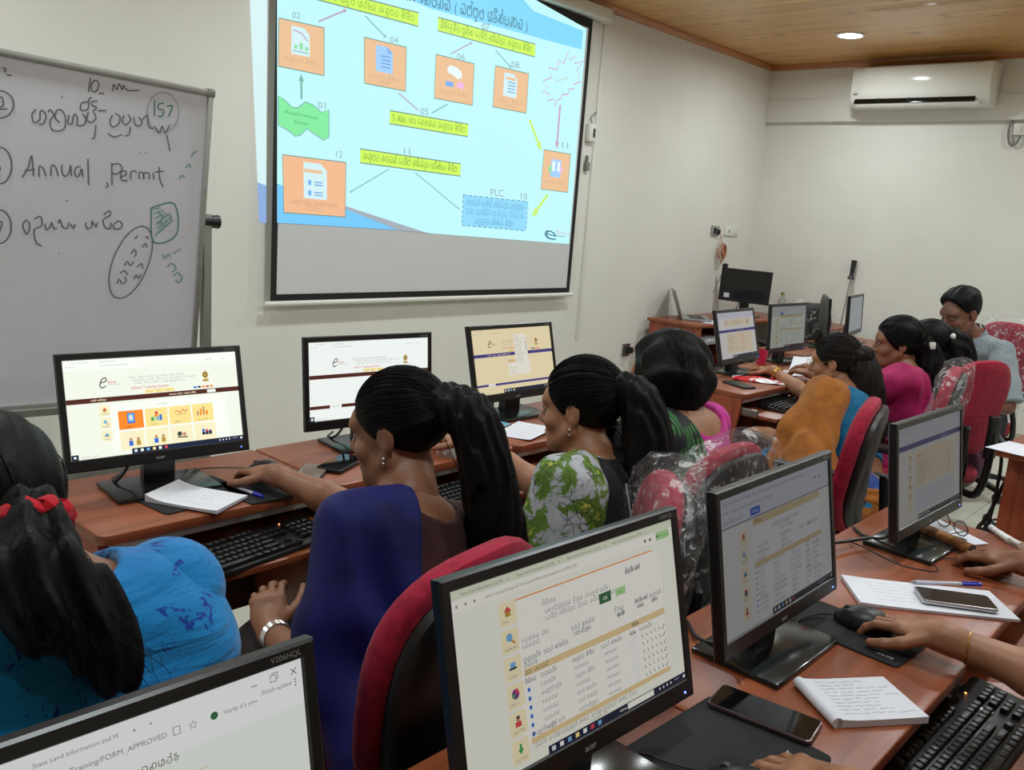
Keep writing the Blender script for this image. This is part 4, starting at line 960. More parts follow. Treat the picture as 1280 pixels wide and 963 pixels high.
# ------------------------------------------------------------------ whiteboard on its stand
INK = [
  ('ink', [(-0.422, 0.902), (-0.427, 0.855)]),
  ('ink', [(-0.396, 0.877), (-0.399, 0.867), (-0.405, 0.861), (-0.411, 0.859), (-0.416, 0.862), (-0.419, 0.869), (-0.418, 0.879), (-0.415, 0.888), (-0.409, 0.895), (-0.403, 0.897), (-0.398, 0.894), (-0.395, 0.887), (-0.396, 0.877)]),
  ('ink', [(-0.394, 0.857), (-0.377, 0.86)]),
  ('ink', [(-0.35, 0.872), (-0.346, 0.895), (-0.335, 0.879), (-0.329, 0.9), (-0.318, 0.882), (-0.313, 0.898), (-0.3, 0.884), (-0.259, 0.891)]),
  ('ink', [(-0.426, 0.825), (-0.447, 0.817), (-0.449, 0.795), (-0.427, 0.801), (-0.425, 0.83), (-0.417, 0.841)]),
  ('ink', [(-0.397, 0.832), (-0.415, 0.827), (-0.414, 0.816), (-0.399, 0.811), (-0.411, 0.797)]),
  ('ink', [(-0.394, 0.802), (-0.367, 0.806)]),
  ('faint', [(-0.115, 0.842), (-0.116, 0.824), (-0.121, 0.807), (-0.129, 0.791), (-0.14, 0.779), (-0.154, 0.77), (-0.168, 0.766), (-0.183, 0.766), (-0.197, 0.771), (-0.209, 0.779), (-0.219, 0.792), (-0.225, 0.807), (-0.228, 0.824), (-0.227, 0.841), (-0.222, 0.858), (-0.214, 0.873), (-0.203, 0.885), (-0.19, 0.894), (-0.176, 0.899), (-0.162, 0.899), (-0.147, 0.895), (-0.135, 0.886), (-0.125, 0.874), (-0.118, 0.859), (-0.115, 0.842)]),
  ('teal', [(-0.205, 0.868), (-0.202, 0.813)]),
  ('teal', [(-0.17, 0.863), (-0.188, 0.858), (-0.19, 0.84), (-0.171, 0.84), (-0.175, 0.819), (-0.191, 0.816)]),
  ('teal', [(-0.16, 0.855), (-0.139, 0.858), (-0.153, 0.82)]),
  ('ink', [(-0.586, 0.775), (-0.597, 0.755), (-0.59, 0.733), (-0.574, 0.745), (-0.573, 0.768), (-0.564, 0.774), (-0.555, 0.757), (-0.563, 0.733), (-0.576, 0.731)]),
  ('ink', [(-0.55, 0.772), (-0.542, 0.78), (-0.532, 0.765), (-0.543, 0.745), (-0.535, 0.718), (-0.503, 0.723), (-0.495, 0.752), (-0.505, 0.782), (-0.523, 0.781), (-0.527, 0.757), (-0.513, 0.745)]),
  ('ink', [(-0.486, 0.773), (-0.488, 0.749), (-0.476, 0.746), (-0.472, 0.77), (-0.465, 0.779), (-0.458, 0.763), (-0.46, 0.745), (-0.438, 0.749), (-0.432, 0.772), (-0.444, 0.782)]),
  ('ink', [(-0.425, 0.792), (-0.429, 0.767), (-0.414, 0.76), (-0.4, 0.777), (-0.408, 0.795)]),
  ('ink', [(-0.399, 0.753), (-0.403, 0.713), (-0.412, 0.707)]),
  ('ink', [(-0.346, 0.795), (-0.354, 0.774), (-0.345, 0.756), (-0.325, 0.769), (-0.321, 0.794), (-0.337, 0.801)]),
  ('ink', [(-0.359, 0.734), (-0.338, 0.724), (-0.311, 0.736)]),
  ('ink', [(-0.306, 0.801), (-0.313, 0.78), (-0.299, 0.77), (-0.285, 0.79), (-0.294, 0.806)]),
  ('ink', [(-0.284, 0.765), (-0.288, 0.739), (-0.303, 0.732)]),
  ('ink', [(-0.275, 0.801), (-0.269, 0.777), (-0.253, 0.773), (-0.245, 0.791), (-0.259, 0.802)]),
  ('ink', [(-0.243, 0.796), (-0.228, 0.813), (-0.221, 0.777), (-0.205, 0.772)]),
  ('ink', [(-0.2, 0.781), (-0.182, 0.76), (-0.173, 0.785), (-0.16, 0.763), (-0.146, 0.793)]),
  ('ink', [(-0.155, 0.758), (-0.14, 0.703)]),
  ('ink', [(-0.621, 0.557), (-0.604, 0.592), (-0.595, 0.629), (-0.588, 0.565)]),
  ('ink', [(-0.615, 0.579), (-0.585, 0.587)]),
  ('ink', [(-0.572, 0.565), (-0.571, 0.598), (-0.559, 0.592), (-0.55, 0.57)]),
  ('ink', [(-0.536, 0.571), (-0.534, 0.605), (-0.521, 0.6), (-0.513, 0.574)]),
  ('ink', [(-0.503, 0.611), (-0.501, 0.585), (-0.489, 0.576), (-0.478, 0.595), (-0.476, 0.614), (-0.472, 0.58)]),
  ('ink', [(-0.443, 0.613), (-0.459, 0.607), (-0.461, 0.584), (-0.448, 0.581), (-0.44, 0.606), (-0.435, 0.58)]),
  ('ink', [(-0.421, 0.641), (-0.416, 0.554)]),
  ('ink', [(-0.357, 0.57), (-0.351, 0.561), (-0.358, 0.55)]),
  ('ink', [(-0.342, 0.637), (-0.338, 0.562)]),
  ('ink', [(-0.344, 0.63), (-0.319, 0.637), (-0.306, 0.621), (-0.323, 0.602), (-0.338, 0.603)]),
  ('ink', [(-0.312, 0.593), (-0.291, 0.603), (-0.295, 0.616), (-0.309, 0.608), (-0.306, 0.584), (-0.285, 0.583)]),
  ('ink', [(-0.275, 0.589), (-0.274, 0.615), (-0.261, 0.619), (-0.255, 0.612)]),
  ('ink', [(-0.245, 0.592), (-0.245, 0.615), (-0.232, 0.615), (-0.229, 0.594), (-0.228, 0.615), (-0.212, 0.617), (-0.209, 0.596)]),
  ('ink', [(-0.196, 0.621), (-0.193, 0.598)]),
  ('ink', [(-0.176, 0.644), (-0.171, 0.6), (-0.157, 0.575)]),
  ('ink', [(-0.191, 0.624), (-0.158, 0.631)]),
  ('ink', [(-0.651, 0.778), (-0.652, 0.767), (-0.656, 0.757), (-0.662, 0.747), (-0.67, 0.739), (-0.679, 0.734), (-0.689, 0.731), (-0.699, 0.731), (-0.708, 0.733), (-0.716, 0.738), (-0.722, 0.746), (-0.726, 0.755), (-0.728, 0.765), (-0.727, 0.776), (-0.723, 0.786), (-0.717, 0.796), (-0.709, 0.804), (-0.7, 0.809), (-0.69, 0.812), (-0.68, 0.813), (-0.671, 0.81), (-0.663, 0.805), (-0.656, 0.798), (-0.652, 0.789), (-0.651, 0.778)]),
  ('ink', [(-0.702, 0.783), (-0.686, 0.795), (-0.679, 0.773), (-0.694, 0.758), (-0.668, 0.762)]),
  ('ink', [(-0.653, 0.591), (-0.654, 0.576), (-0.657, 0.562), (-0.663, 0.549), (-0.67, 0.539), (-0.679, 0.533), (-0.688, 0.53), (-0.697, 0.531), (-0.706, 0.535), (-0.713, 0.544), (-0.719, 0.555), (-0.723, 0.568), (-0.724, 0.582), (-0.723, 0.597), (-0.72, 0.611), (-0.714, 0.623), (-0.707, 0.633), (-0.699, 0.64), (-0.689, 0.643), (-0.68, 0.642), (-0.672, 0.638), (-0.664, 0.63), (-0.658, 0.619), (-0.654, 0.606), (-0.653, 0.591)]),
  ('ink', [(-0.695, 0.607), (-0.703, 0.585), (-0.696, 0.563), (-0.686, 0.573), (-0.689, 0.586), (-0.701, 0.582)]),
  ('ink', [(-0.651, 0.398), (-0.652, 0.384), (-0.655, 0.371), (-0.661, 0.36), (-0.668, 0.351), (-0.676, 0.345), (-0.685, 0.343), (-0.694, 0.344), (-0.702, 0.349), (-0.71, 0.357), (-0.715, 0.368), (-0.719, 0.38), (-0.72, 0.394), (-0.719, 0.407), (-0.716, 0.42), (-0.711, 0.431), (-0.704, 0.44), (-0.695, 0.446), (-0.687, 0.449), (-0.678, 0.448), (-0.669, 0.443), (-0.662, 0.435), (-0.656, 0.425), (-0.652, 0.412), (-0.651, 0.398)]),
  ('ink', [(-0.699, 0.406), (-0.678, 0.411), (-0.686, 0.375)]),
  ('ink', [(-0.605, 0.425), (-0.617, 0.405), (-0.604, 0.377), (-0.596, 0.402), (-0.601, 0.421)]),
  ('ink', [(-0.583, 0.427), (-0.565, 0.438), (-0.559, 0.409), (-0.582, 0.393), (-0.576, 0.354), (-0.558, 0.341)]),
  ('ink', [(-0.55, 0.415), (-0.545, 0.396), (-0.534, 0.406), (-0.529, 0.421), (-0.522, 0.402), (-0.512, 0.403)]),
  ('ink', [(-0.508, 0.418), (-0.504, 0.433), (-0.494, 0.409), (-0.479, 0.405), (-0.475, 0.425)]),
  ('ink', [(-0.47, 0.42), (-0.46, 0.406), (-0.455, 0.421)]),
  ('ink', [(-0.421, 0.429), (-0.416, 0.409), (-0.401, 0.415), (-0.4, 0.435), (-0.386, 0.416), (-0.382, 0.432)]),
  ('ink', [(-0.362, 0.459), (-0.343, 0.475), (-0.34, 0.46), (-0.362, 0.443), (-0.356, 0.418), (-0.338, 0.414), (-0.336, 0.435)]),
  ('ink', [(-0.325, 0.43), (-0.31, 0.442), (-0.297, 0.432), (-0.304, 0.416), (-0.324, 0.415), (-0.33, 0.43)]),
  ('ink', [(-0.511, 0.827), (-0.507, 0.824)]),
  ('ink', [(-0.484, 0.499), (-0.482, 0.495)]),
  ('ink', [(-0.505, 0.32), (-0.502, 0.318)]),
  ('ink', [(-0.248, 0.686), (-0.245, 0.685)]),
  ('ink', [(-0.227, 0.689), (-0.224, 0.687)]),
  ('ink', [(-0.683, 0.883), (-0.675, 0.88), (-0.679, 0.869)]),
  ('ink', [(-0.67, 0.864), (-0.658, 0.864)]),
  ('ink2', [(-0.201, 0.278), (-0.215, 0.245), (-0.232, 0.215), (-0.251, 0.192), (-0.271, 0.176), (-0.289, 0.169), (-0.306, 0.171), (-0.32, 0.181), (-0.329, 0.199), (-0.334, 0.224), (-0.334, 0.254), (-0.329, 0.286), (-0.319, 0.32), (-0.305, 0.352), (-0.289, 0.381), (-0.27, 0.404), (-0.251, 0.42), (-0.232, 0.429), (-0.215, 0.428), (-0.201, 0.419), (-0.191, 0.401), (-0.186, 0.376), (-0.186, 0.346), (-0.191, 0.312), (-0.201, 0.278)]),
  ('ink2', [(-0.305, 0.221), (-0.299, 0.237), (-0.287, 0.221), (-0.274, 0.232), (-0.28, 0.248)]),
  ('ink2', [(-0.296, 0.258), (-0.283, 0.269), (-0.269, 0.254)]),
  ('ink2', [(-0.282, 0.286), (-0.274, 0.302), (-0.26, 0.288), (-0.25, 0.303)]),
  ('ink2', [(-0.262, 0.329), (-0.25, 0.346), (-0.243, 0.33), (-0.251, 0.319)]),
  ('ink2', [(-0.249, 0.383), (-0.242, 0.396)]),
  ('ink2', [(-0.247, 0.238), (-0.239, 0.255), (-0.23, 0.242), (-0.222, 0.257)]),
  ('ink2', [(-0.238, 0.282), (-0.222, 0.296), (-0.216, 0.279)]),
  ('ink2', [(-0.222, 0.354), (-0.212, 0.369), (-0.204, 0.355)]),
  ('ink2', [(-0.211, 0.396), (-0.2, 0.386)]),
  ('teal', [(-0.197, 0.498), (-0.112, 0.519), (-0.097, 0.408), (-0.182, 0.376), (-0.197, 0.498)]),
  ('teal2', [(-0.192, 0.493), (-0.162, 0.501)]),
  ('teal2', [(-0.187, 0.476), (-0.152, 0.493)]),
  ('teal2', [(-0.182, 0.46), (-0.143, 0.485)]),
  ('teal2', [(-0.176, 0.443), (-0.133, 0.477)]),
  ('teal2', [(-0.171, 0.426), (-0.124, 0.469)]),
  ('teal2', [(-0.165, 0.409), (-0.114, 0.461)]),
  ('teal2', [(-0.178, 0.398), (-0.152, 0.432), (-0.121, 0.477)]),
  ('teal2', [(-0.148, 0.464), (-0.132, 0.482), (-0.12, 0.461), (-0.141, 0.438), (-0.159, 0.453), (-0.147, 0.475)]),
  ('teal2', [(-0.172, 0.489), (-0.154, 0.464), (-0.172, 0.441)]),
  ('teal2', [(-0.146, 0.334), (-0.134, 0.318), (-0.124, 0.337), (-0.115, 0.324)]),
  ('teal2', [(-0.106, 0.336), (-0.093, 0.347), (-0.078, 0.357)]),
  ('teal2', [(-0.126, 0.285), (-0.11, 0.302), (-0.091, 0.283), (-0.108, 0.269)]),
  ('teal2', [(-0.101, 0.253), (-0.084, 0.268), (-0.065, 0.25), (-0.076, 0.231), (-0.091, 0.242)]),
  ('teal2', [(-0.1, 0.608), (-0.09, 0.625), (-0.08, 0.615)]),
  ('teal2', [(-0.078, 0.653), (-0.065, 0.667), (-0.059, 0.653)]),
  ('teal2', [(-0.06, 0.693), (-0.049, 0.71), (-0.038, 0.717)]),
]
t = thing('whiteboard', 'large whiteboard covered in handwriting on a grey metal stand', 'whiteboard', (1.629, 3.13, 0.931))
ex, ez = Vector((0.99945157, 0, -0.03311436)), Vector((0.03303975, -0.06416139, 0.99719977)); en = ex.cross(ez)
BX = Matrix(((ex.x, -en.x, ez.x, 0), (ex.y, -en.y, ez.y, 0), (ex.z, -en.z, ez.z, 0), (0, 0, 0, 1)))   # local: x along, y back, z up
M_WB = plain('whiteboard_enamel', srgb(218, 219, 226), 0.28, var=0.035, nscale=3.5)
M_GFR = plain('stand_grey_metal', srgb(140, 143, 136), 0.42, metal=0.35, var=0.05)
bx0, bx1, bz0, bz1 = -1.72, 0.0, -0.21, 0.927
b = MB(); b.X = BX; b.box(((bx0 + bx1) / 2, 0.012, (bz0 + bz1) / 2), (bx1 - bx0, 0.016, bz1 - bz0), M_WB); b.build('writing_surface', None, t)
b = MB(); b.X = BX
for c, sz in ((((bx0 + bx1) / 2, 0.008, bz1), (bx1 - bx0 + 0.02, 0.028, 0.022)), (((bx0 + bx1) / 2, 0.008, bz0), (bx1 - bx0 + 0.02, 0.028, 0.022)), ((bx1, 0.008, (bz0 + bz1) / 2), (0.02, 0.028, bz1 - bz0)), ((bx0, 0.008, (bz0 + bz1) / 2), (0.02, 0.028, bz1 - bz0))): b.box(c, sz, M_ALU, 0.004)
b.build('frame', None, t)
b = MB(); b.X = BX
for x in (bx0, bx1):
    for z in (bz0, bz1): b.box((x, 0.007, z), (0.032, 0.034, 0.032), M_GFR, 0.008)
b.build('corner_cap', None, t)
b = MB(); b.X = BX; b.box(((bx0 + bx1) / 2, -0.03, bz0 - 0.012), (bx1 - bx0 - 0.06, 0.075, 0.012), M_GFR, 0.004); b.box(((bx0 + bx1) / 2, -0.066, bz0 - 0.002), (bx1 - bx0 - 0.06, 0.005, 0.02), M_GFR); b.build('pen_tray', None, t)
for x in (0.045, bx0 - 0.045):
    b = MB(); b.box((x, 0.0, -0.06), (0.034, 0.034, 1.1), M_GFR, 0.004); b.box((x, 0.0, -0.76), (0.03, 0.03, 0.3), M_GFR, 0.003)
    b.box((x, -0.02, -0.905), (0.04, 0.6, 0.03), M_GFR, 0.006); b.build('post', None, t)
    b = MB(); b.cyl((x - 0.015, -0.0, 0.462), (x + 0.05, -0.0, 0.462), 0.022, 0.026, M_BLACK); b.cyl((x - 0.04, 0, 0.462), (x - 0.015, 0, 0.462), 0.01, None, M_BLACK); b.build('pivot_knob', None, t)
b = MB(); b.box(((bx0 + bx1) / 2, 0.0, -0.47), (bx1 - bx0 + 0.09, 0.028, 0.045), M_GFR, 0.004); b.build('cross_bar', None, t)
INKM = {'ink': plain('marker_grey', srgb(104, 106, 116), 0.6), 'ink2': plain('marker_light', srgb(112, 112, 132), 0.6), 'teal': plain('marker_teal', srgb(60, 130, 118), 0.6), 'teal2': plain('marker_faded_teal', srgb(128, 168, 164), 0.6), 'faint': plain('marker_smudge', srgb(176, 182, 188), 0.6)}
s = Sheet((BX @ Vector((0, 0.0035, 0))), ex, ez, 0.00004)
for c, pts in INK:
    p = [q for q in pts if q[0] > bx0]
    if len(p) > 1: s.stroke(crom(p, 4) if len(p) > 2 else p, 0.0044 if c != 'teal2' else 0.0045, INKM[c])
s.build('handwriting', t, 'grey and teal marker handwriting')

# ------------------------------------------------------------------ things on the front wall
t = thing('cable_trunking', 'thin white cable trunking running down the front wall beside the projection screen', 'trunking', (5.062, W_Y, 0))
b = MB(); b.box((0, -0.007, 1.72), (0.022, 0.014, 2.2), M_WHITE, 0.003); b.build('channel', None, t)
t = thing('wall_socket', 'small white socket with black sockets right of the projection screen, upper one', 'socket', (4.99, W_Y, 2.09))
b = MB(); b.box((0, -0.02, 0), (0.075, 0.04, 0.12), M_WHITE, 0.006); b.build('box', None, t)
b = MB(); b.box((0.015, -0.041, 0.0), (0.022, 0.004, 0.06), M_BLACK, 0.001); b.build('socket_face', None, t)
b = MB(); b.tube(crom([(0.01, -0.02, 0.06), (-0.01, -0.02, 0.1), (0.03, -0.015, 0.13), (0.06, -0.01, 0.15)], 5), 0.004, M_GREYC); b.build('cable', None, t)
t = thing('screen_switch', 'small grey screen switch on a cord right of the projection screen, lower one', 'switch', (4.985, W_Y, 1.88))
b = MB(); b.box((0, -0.015, -0.02), (0.04, 0.03, 0.06), M_GREYC, 0.005); b.build('body', None, t)
b = MB(); b.box((0, -0.012, 0.03), (0.018, 0.02, 0.05), M_GREYC, 0.004); b.build('lever', None, t)
t = thing('socket_plate', 'double wall socket plate with plugs near the room corner', 'socket', (6.94, W_Y, 1.472))
b = MB(); b.box((-0.06, -0.008, 0), (0.125, 0.016, 0.085), plain('old_socket', srgb(150, 148, 138), 0.4, var=0.2, nscale=30), 0.004); b.build('plate', None, t)
b = MB(); b.box((-0.08, -0.02, 0), (0.03, 0.02, 0.05), M_BLACK, 0.004); b.box((-0.02, -0.022, -0.01), (0.035, 0.025, 0.045), M_BLACK, 0.004); b.build('plug', None, t)
t = thing('switch_plate', 'white switch plate beside the double socket near the room corner', 'switch', (7.17, W_Y, 1.475))
b = MB(); b.box((0, -0.007, 0), (0.23, 0.014, 0.085), M_WHITE, 0.004); b.build('plate', None, t)
b = MB(); b.box((-0.05, -0.015, 0), (0.02, 0.006, 0.02), M_GREYC, 0.002); b.box((0.06, -0.015, 0), (0.03, 0.006, 0.04), M_WHITE, 0.002); b.build('rocker', None, t)
M_COIL = plain('pink_beige_cable', srgb(190, 150, 128), 0.5); M_COIL2 = plain('orange_cable', srgb(176, 96, 62), 0.5)
t = thing('cable_coil', 'coiled beige and orange cable hanging below the wall socket', 'cable', (6.99, W_Y - 0.03, 1.30))
b = MB()
for k in range(5):
    pts = [(0.055 * math.cos(a) * (1 + 0.12 * math.sin(3 * a + k)), -0.004 * k + 0.01 * math.sin(2 * a + k), 0.075 * math.sin(a) * (1 + 0.1 * math.cos(2 * a + k)) - 0.006 * k) for a in [2 * PI * i / 24 + k for i in range(24)]]
    b.tube(pts, 0.0045, M_COIL, 6, True)
b.tube(crom([(0.0, 0, 0.06), (-0.005, 0.01, 0.1), (0.0, 0.012, 0.14)], 5), 0.005, M_COIL); b.build('coil', None, t)
b = MB()
for k in range(3): b.tube([(0.03 * math.cos(a) + 0.005, -0.02 - 0.004 * k, 0.055 * math.sin(a)) for a in [2 * PI * i / 20 for i in range(20)]], 0.005, M_COIL2, 6, True)
b.build('tied_bundle', None, t, label='orange bundle in the middle of the coil')
t = thing('wall_outlet', 'low wall outlet with a black plug on the front wall', 'socket', (5.71, W_Y, 0.49))
b = MB(); b.box((0, -0.006, 0), (0.1, 0.012, 0.1), M_METAL, 0.003); b.build('plate', None, t)
b = MB(); b.box((0.02, -0.03, 0), (0.05, 0.04, 0.05), M_BLACK, 0.006); b.tube(crom([(0.02, -0.05, 0), (0.12, -0.07, -0.02), (0.25, -0.06, -0.12), (0.35, -0.05, -0.3)], 6), 0.004, M_CABLE); b.build('plug', None, t)
# ------------------------------------------------------------------ desks
DZ = 0.752


def desk(label, x0, x1, yf, yb, group='computer desks', tray=True, back=True, inset=0.0, rzone=0.03):
    cx, cy = (x0 + x1) / 2, (yf + yb) / 2; w, d = x1 - x0, yb - yf
    t = thing('computer_desk', label, 'desk', (cx, cy, 0), 0, group)
    g = 0.0015; hw, hd = w / 2 - g, d / 2
    pts = []
    for sx, sy, a0 in ((1, 1, 0), (-1, 1, 90), (-1, -1, 180), (1, -1, 270)):
        r = rzone if sy < 0 else 0.008
        for k in range(6):
            a = math.radians(a0 + 18 * k); pts.append((sx * (hw - r) + r * math.cos(a), sy * (hd - r) + r * math.sin(a)))
    b = MB(); b.prism(pts, DZ - 0.025, DZ, M_DESK, 0.004); b.build('desktop', None, t)
    for s in (-1, 1):
        b = MB(); b.prism([(-hd + 0.05, 0), (hd - 0.03, 0), (hd - 0.03, DZ - 0.025), (-hd + 0.02, DZ - 0.025), (-hd + 0.05, 0.4)], s * (hw - 0.012 - inset) - 0.009, s * (hw - 0.012 - inset) + 0.009, M_DESKZ, 0.002, Matrix(((0, 0, 1, 0), (1, 0, 0, 0), (0, 1, 0, 0), (0, 0, 0, 1)))); b.build('side_panel', None, t)
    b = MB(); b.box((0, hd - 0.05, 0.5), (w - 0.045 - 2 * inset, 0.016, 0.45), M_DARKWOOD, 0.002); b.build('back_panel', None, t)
    if tray:
        b = MB(); b.box((0, -hd + 0.025, 0.652), (w - 0.07 - 2 * inset, 0.36, 0.018), M_DESK, 0.003); b.build('keyboard_tray', None, t)
        b = MB(); b.box((0, -hd + 0.03, 0.713), (w - 0.06, 0.012, 0.022), M_WHITE, 0.002); b.build('tray_rail', None, t, 'white rail under the desktop edge')
        for s in (-1, 1):
            b = MB(); b.box((s * (hw - 0.03), -hd + 0.09, 0.668), (0.012, 0.3, 0.03), M_METAL, 0.002); b.build('tray_runner', None, t)
    return t


MY0, MY1 = 1.845, 2.27
desk('cherry computer desk under the leftmost wall-side monitor', 0.74, 1.372, MY0, MY1)
desk('cherry computer desk under the second monitor along the projector wall', 1.374, 2.098, MY0, MY1)
desk('cherry computer desk holding the third monitor beside a phone and loose paper', 2.100, 2.83, MY0, MY1)
NY0, NY1 = 0.345, 0.80
for i, (x0, x1) in enumerate(((-0.42, 0.30), (0.302, 1.16), (1.162, 1.74), (1.742, 2.60))):
    desk(['near cherry computer desk under the monitor cut off at bottom left', 'near cherry computer desk with a black phone lying on a mouse pad', 'near cherry computer desk with a spiral notebook beside its monitor stand', 'near cherry computer desk with glasses and a rolled brown item at its back'][i], x0, x1, NY0, NY1, 'near row computer desks')
desk('cherry computer desk cut off at the right edge with a paper on its corner', 3.70, 4.60, 0.33, 0.79, 'near row computer desks', inset=0.10)
RY0, RY1 = 1.865, 2.33
desk('far cherry computer desk with red packet under the monitor showing a form', 3.715, 4.45, RY0, RY1)
desk('far cherry computer desk with a booklet before the tilted grey monitor', 4.452, 5.19, RY0, RY1)
desk('farthest cherry desk of the row, bearing two edge-on monitors', 5.30, 6.75, 1.98, 2.62, tray=False)

# corner desk with shelf and end panel
t = thing('corner_desk', 'cherry desk in the far corner holding the laptop and the dark monitor', 'desk', (5.9, 3.4, 0))
b = MB(); b.prism([(0, 0.02), (0.34, 0.0), (1.05, 0.0), (1.05, -0.55), (1.66, -0.55), (1.66, 0.5), (0.0, 0.5)], DZ - 0.025, DZ, M_DESK, 0.004); b.build('desktop', None, t)
b = MB(); b.box((0.03, 0.25, 0.363), (0.02, 0.47, 0.726), M_DESKZ, 0.002); b.build('side_panel', None, t)
b = MB(); b.box((0.62, 0.25, 0.363), (0.02, 0.47, 0.726), M_DESKZ, 0.002); b.build('side_panel', None, t)
b = MB(); b.box((0.32, 0.25, 0.6), (0.56, 0.44, 0.02), M_WHITE, 0.002); b.build('shelf', None, t, 'pale shelf under the desktop')
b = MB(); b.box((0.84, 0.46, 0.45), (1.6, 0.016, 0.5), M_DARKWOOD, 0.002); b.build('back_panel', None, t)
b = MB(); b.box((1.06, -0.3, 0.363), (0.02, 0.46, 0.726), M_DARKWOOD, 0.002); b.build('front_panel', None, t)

# ------------------------------------------------------------------ screen pictures
VOC = 'අනුමත කිරීම|ලේඛනය|තේරීම් ලැයිස්තුව|අවසන්|පරීක්ෂා|ඉඩම් ලාභියා|නම|ලිපිනය|බලපත්‍ර|දිනය|අයදුම් පත්‍ර|විස්තර|ජාතික හැඳුනුම් අංකය|ප්‍රාදේශීය ලේකම්|කොට්ඨාසය|ඉවත් කරන්න'.split('|')
RS = random.Random(3)


def kit(name, gain, tint=(1, 1, 1)):
    """screen colours at one panel's brightness"""
    base = dict(white=(252, 252, 250), page=(246, 247, 240), page2=(226, 233, 214), cream=(252, 240, 205), tan=(232, 208, 160), yellow=(255, 228, 150), brown=(82, 34, 26), navy=(24, 34, 62), indigo=(70, 62, 150), orange=(255, 140, 40), red=(222, 70, 90), grey=(150, 150, 155),
                text=(140, 136, 138), dark=(66, 64, 68), green=(60, 165, 80), lgreen=(178, 222, 160), dgreen=(52, 105, 68), blue=(50, 110, 215), lblue=(120, 180, 235), gold=(190, 150, 60), pane=(228, 231, 240), skin=(205, 150, 110), purple=(120, 60, 150))
    d = {}
    for k, c in base.items():
        l = srgb(*c); d[k] = emit('display_%s_%s' % (name, k), tuple(l[i] * tint[i] for i in range(3)), gain)
    return d


def words(s, x, y, w, h, m, wt=0.12):
    """a run of small writing about w wide"""
    cx = x
    while True:
        v = RS.choice(VOC); ww = word_strokes(v)[0] * h
        if cx + ww > x + w:
            if cx == x: s.text(v, [(x, y + h), (x + w, y + h), (x + w, y), (x, y)], m, wt)
            break
        s.line(v, cx, y, h, m, wt); cx += ww + h * 0.9


def e_logo(s, x, y, h, k, small='Slims'):
    s.stroke(crom([(x + .12 * h, y + .5 * h), (x + .62 * h, y + .66 * h), (x + .62 * h, y + .98 * h), (x + .3 * h, y + .85 * h), (x + .08 * h, y + .35 * h), (x + .22 * h, y + .05 * h), (x + .6 * h, y + .2 * h)], 5), h * .1, k['dark'])
    s.line(small, x + .72 * h, y + .42 * h, h * .3, k['red']); s.rect(x + .7 * h, y + .3 * h, x + 2.0 * h, y + .33 * h, k['text'])


def emblem(s, cx, y, h, k):
    s.disc(cx, y + h * .58, h * .27, k['gold'], 18, h * .3); s.disc(cx, y + h * .58, h * .15, k['brown'], 14, h * .17); s.disc(cx, y + h * .58, h * .08, k['yellow'])
    s.poly([(cx - h * .3, y), (cx + h * .3, y), (cx + h * .2, y + h * .22), (cx - h * .2, y + h * .22)], k['gold']); s.poly([(cx - h * .08, y + h * .86), (cx + h * .08, y + h * .86), (cx, y + h)], k['gold'])


def taskbar(s, k, x0=150, h=11, icons=6, ic='white'):
    s.rect(x0, 0, 432, h, k['navy'])
    cols = ['pane', 'white', 'lblue', 'yellow', 'white', 'red', 'lblue']
    for i in range(icons): s.rect(x0 + 6 + 15 * i, h * .25, x0 + 13 + 15 * i, h * .78, k[cols[i % 7]])
    for i in range(4): s.rect(365 + 9 * i, h * .4, 368 + 9 * i, h * .7, k['pane'])
    s.line('10:42 AM', 402, h * .55, h * .2, k['pane']); s.rect(424, h * .3, 429, h * .7, k['white'])


def browser(s, k, tabs=2, y=240, bg='white'):
    s.rect(0, y - 26, 432, y, k[bg])
    for i in range(tabs):
        s.line('State Land Information', 20 + 62 * i, y - 8, 3, k['grey']); s.line('x', 74 + 62 * i, y - 8, 2.5, k['grey'])
    s.line('training.slims.gov.lk/Dashboard/Index', 85, y - 17.5, 3.2, k['grey'])
    for x in (8, 16, 24): s.disc(x, y - 16, 1.3, k['grey'])
    for x in (352, 362): s.disc(x, y - 16, 1.6, k['grey'])
    s.line('Restart', 390, y - 17.5, 3, k['grey']); s.line('x', 424, y - 8, 3.2, k['grey'])


def site_head(s, k, y, bar):
    """web page header ending at height y, with its coloured bar below"""
    e_logo(s, 78, y + 22, 26, k)
    for i, (w, x) in enumerate(((140, 150), (165, 150), (132, 150))): words(s, x + 6 * i, y + 42 - 7.5 * i, w, 3.4, k['text'])
    s.line('eSlims Training System', 152, y + 14, 7.5, k['red'])
    for i, v in enumerate(('Home', 'Help', 'Blog')): s.rect(186 + 25 * i, y + 2, 209 + 25 * i, y + 11, k['yellow']); s.line(v, 190 + 25 * i, y + 4.5, 3.2, k['text'])
    emblem(s, 344, y + 20, 30, k)
    for i, c in enumerate(('blue', 'navy', 'orange', 'red', 'orange')): s.rect(310 + 11 * i, y + 4, 318 + 11 * i, y + 9, k[c])
    s.rect(0, y - 12, 432, y, k[bar])


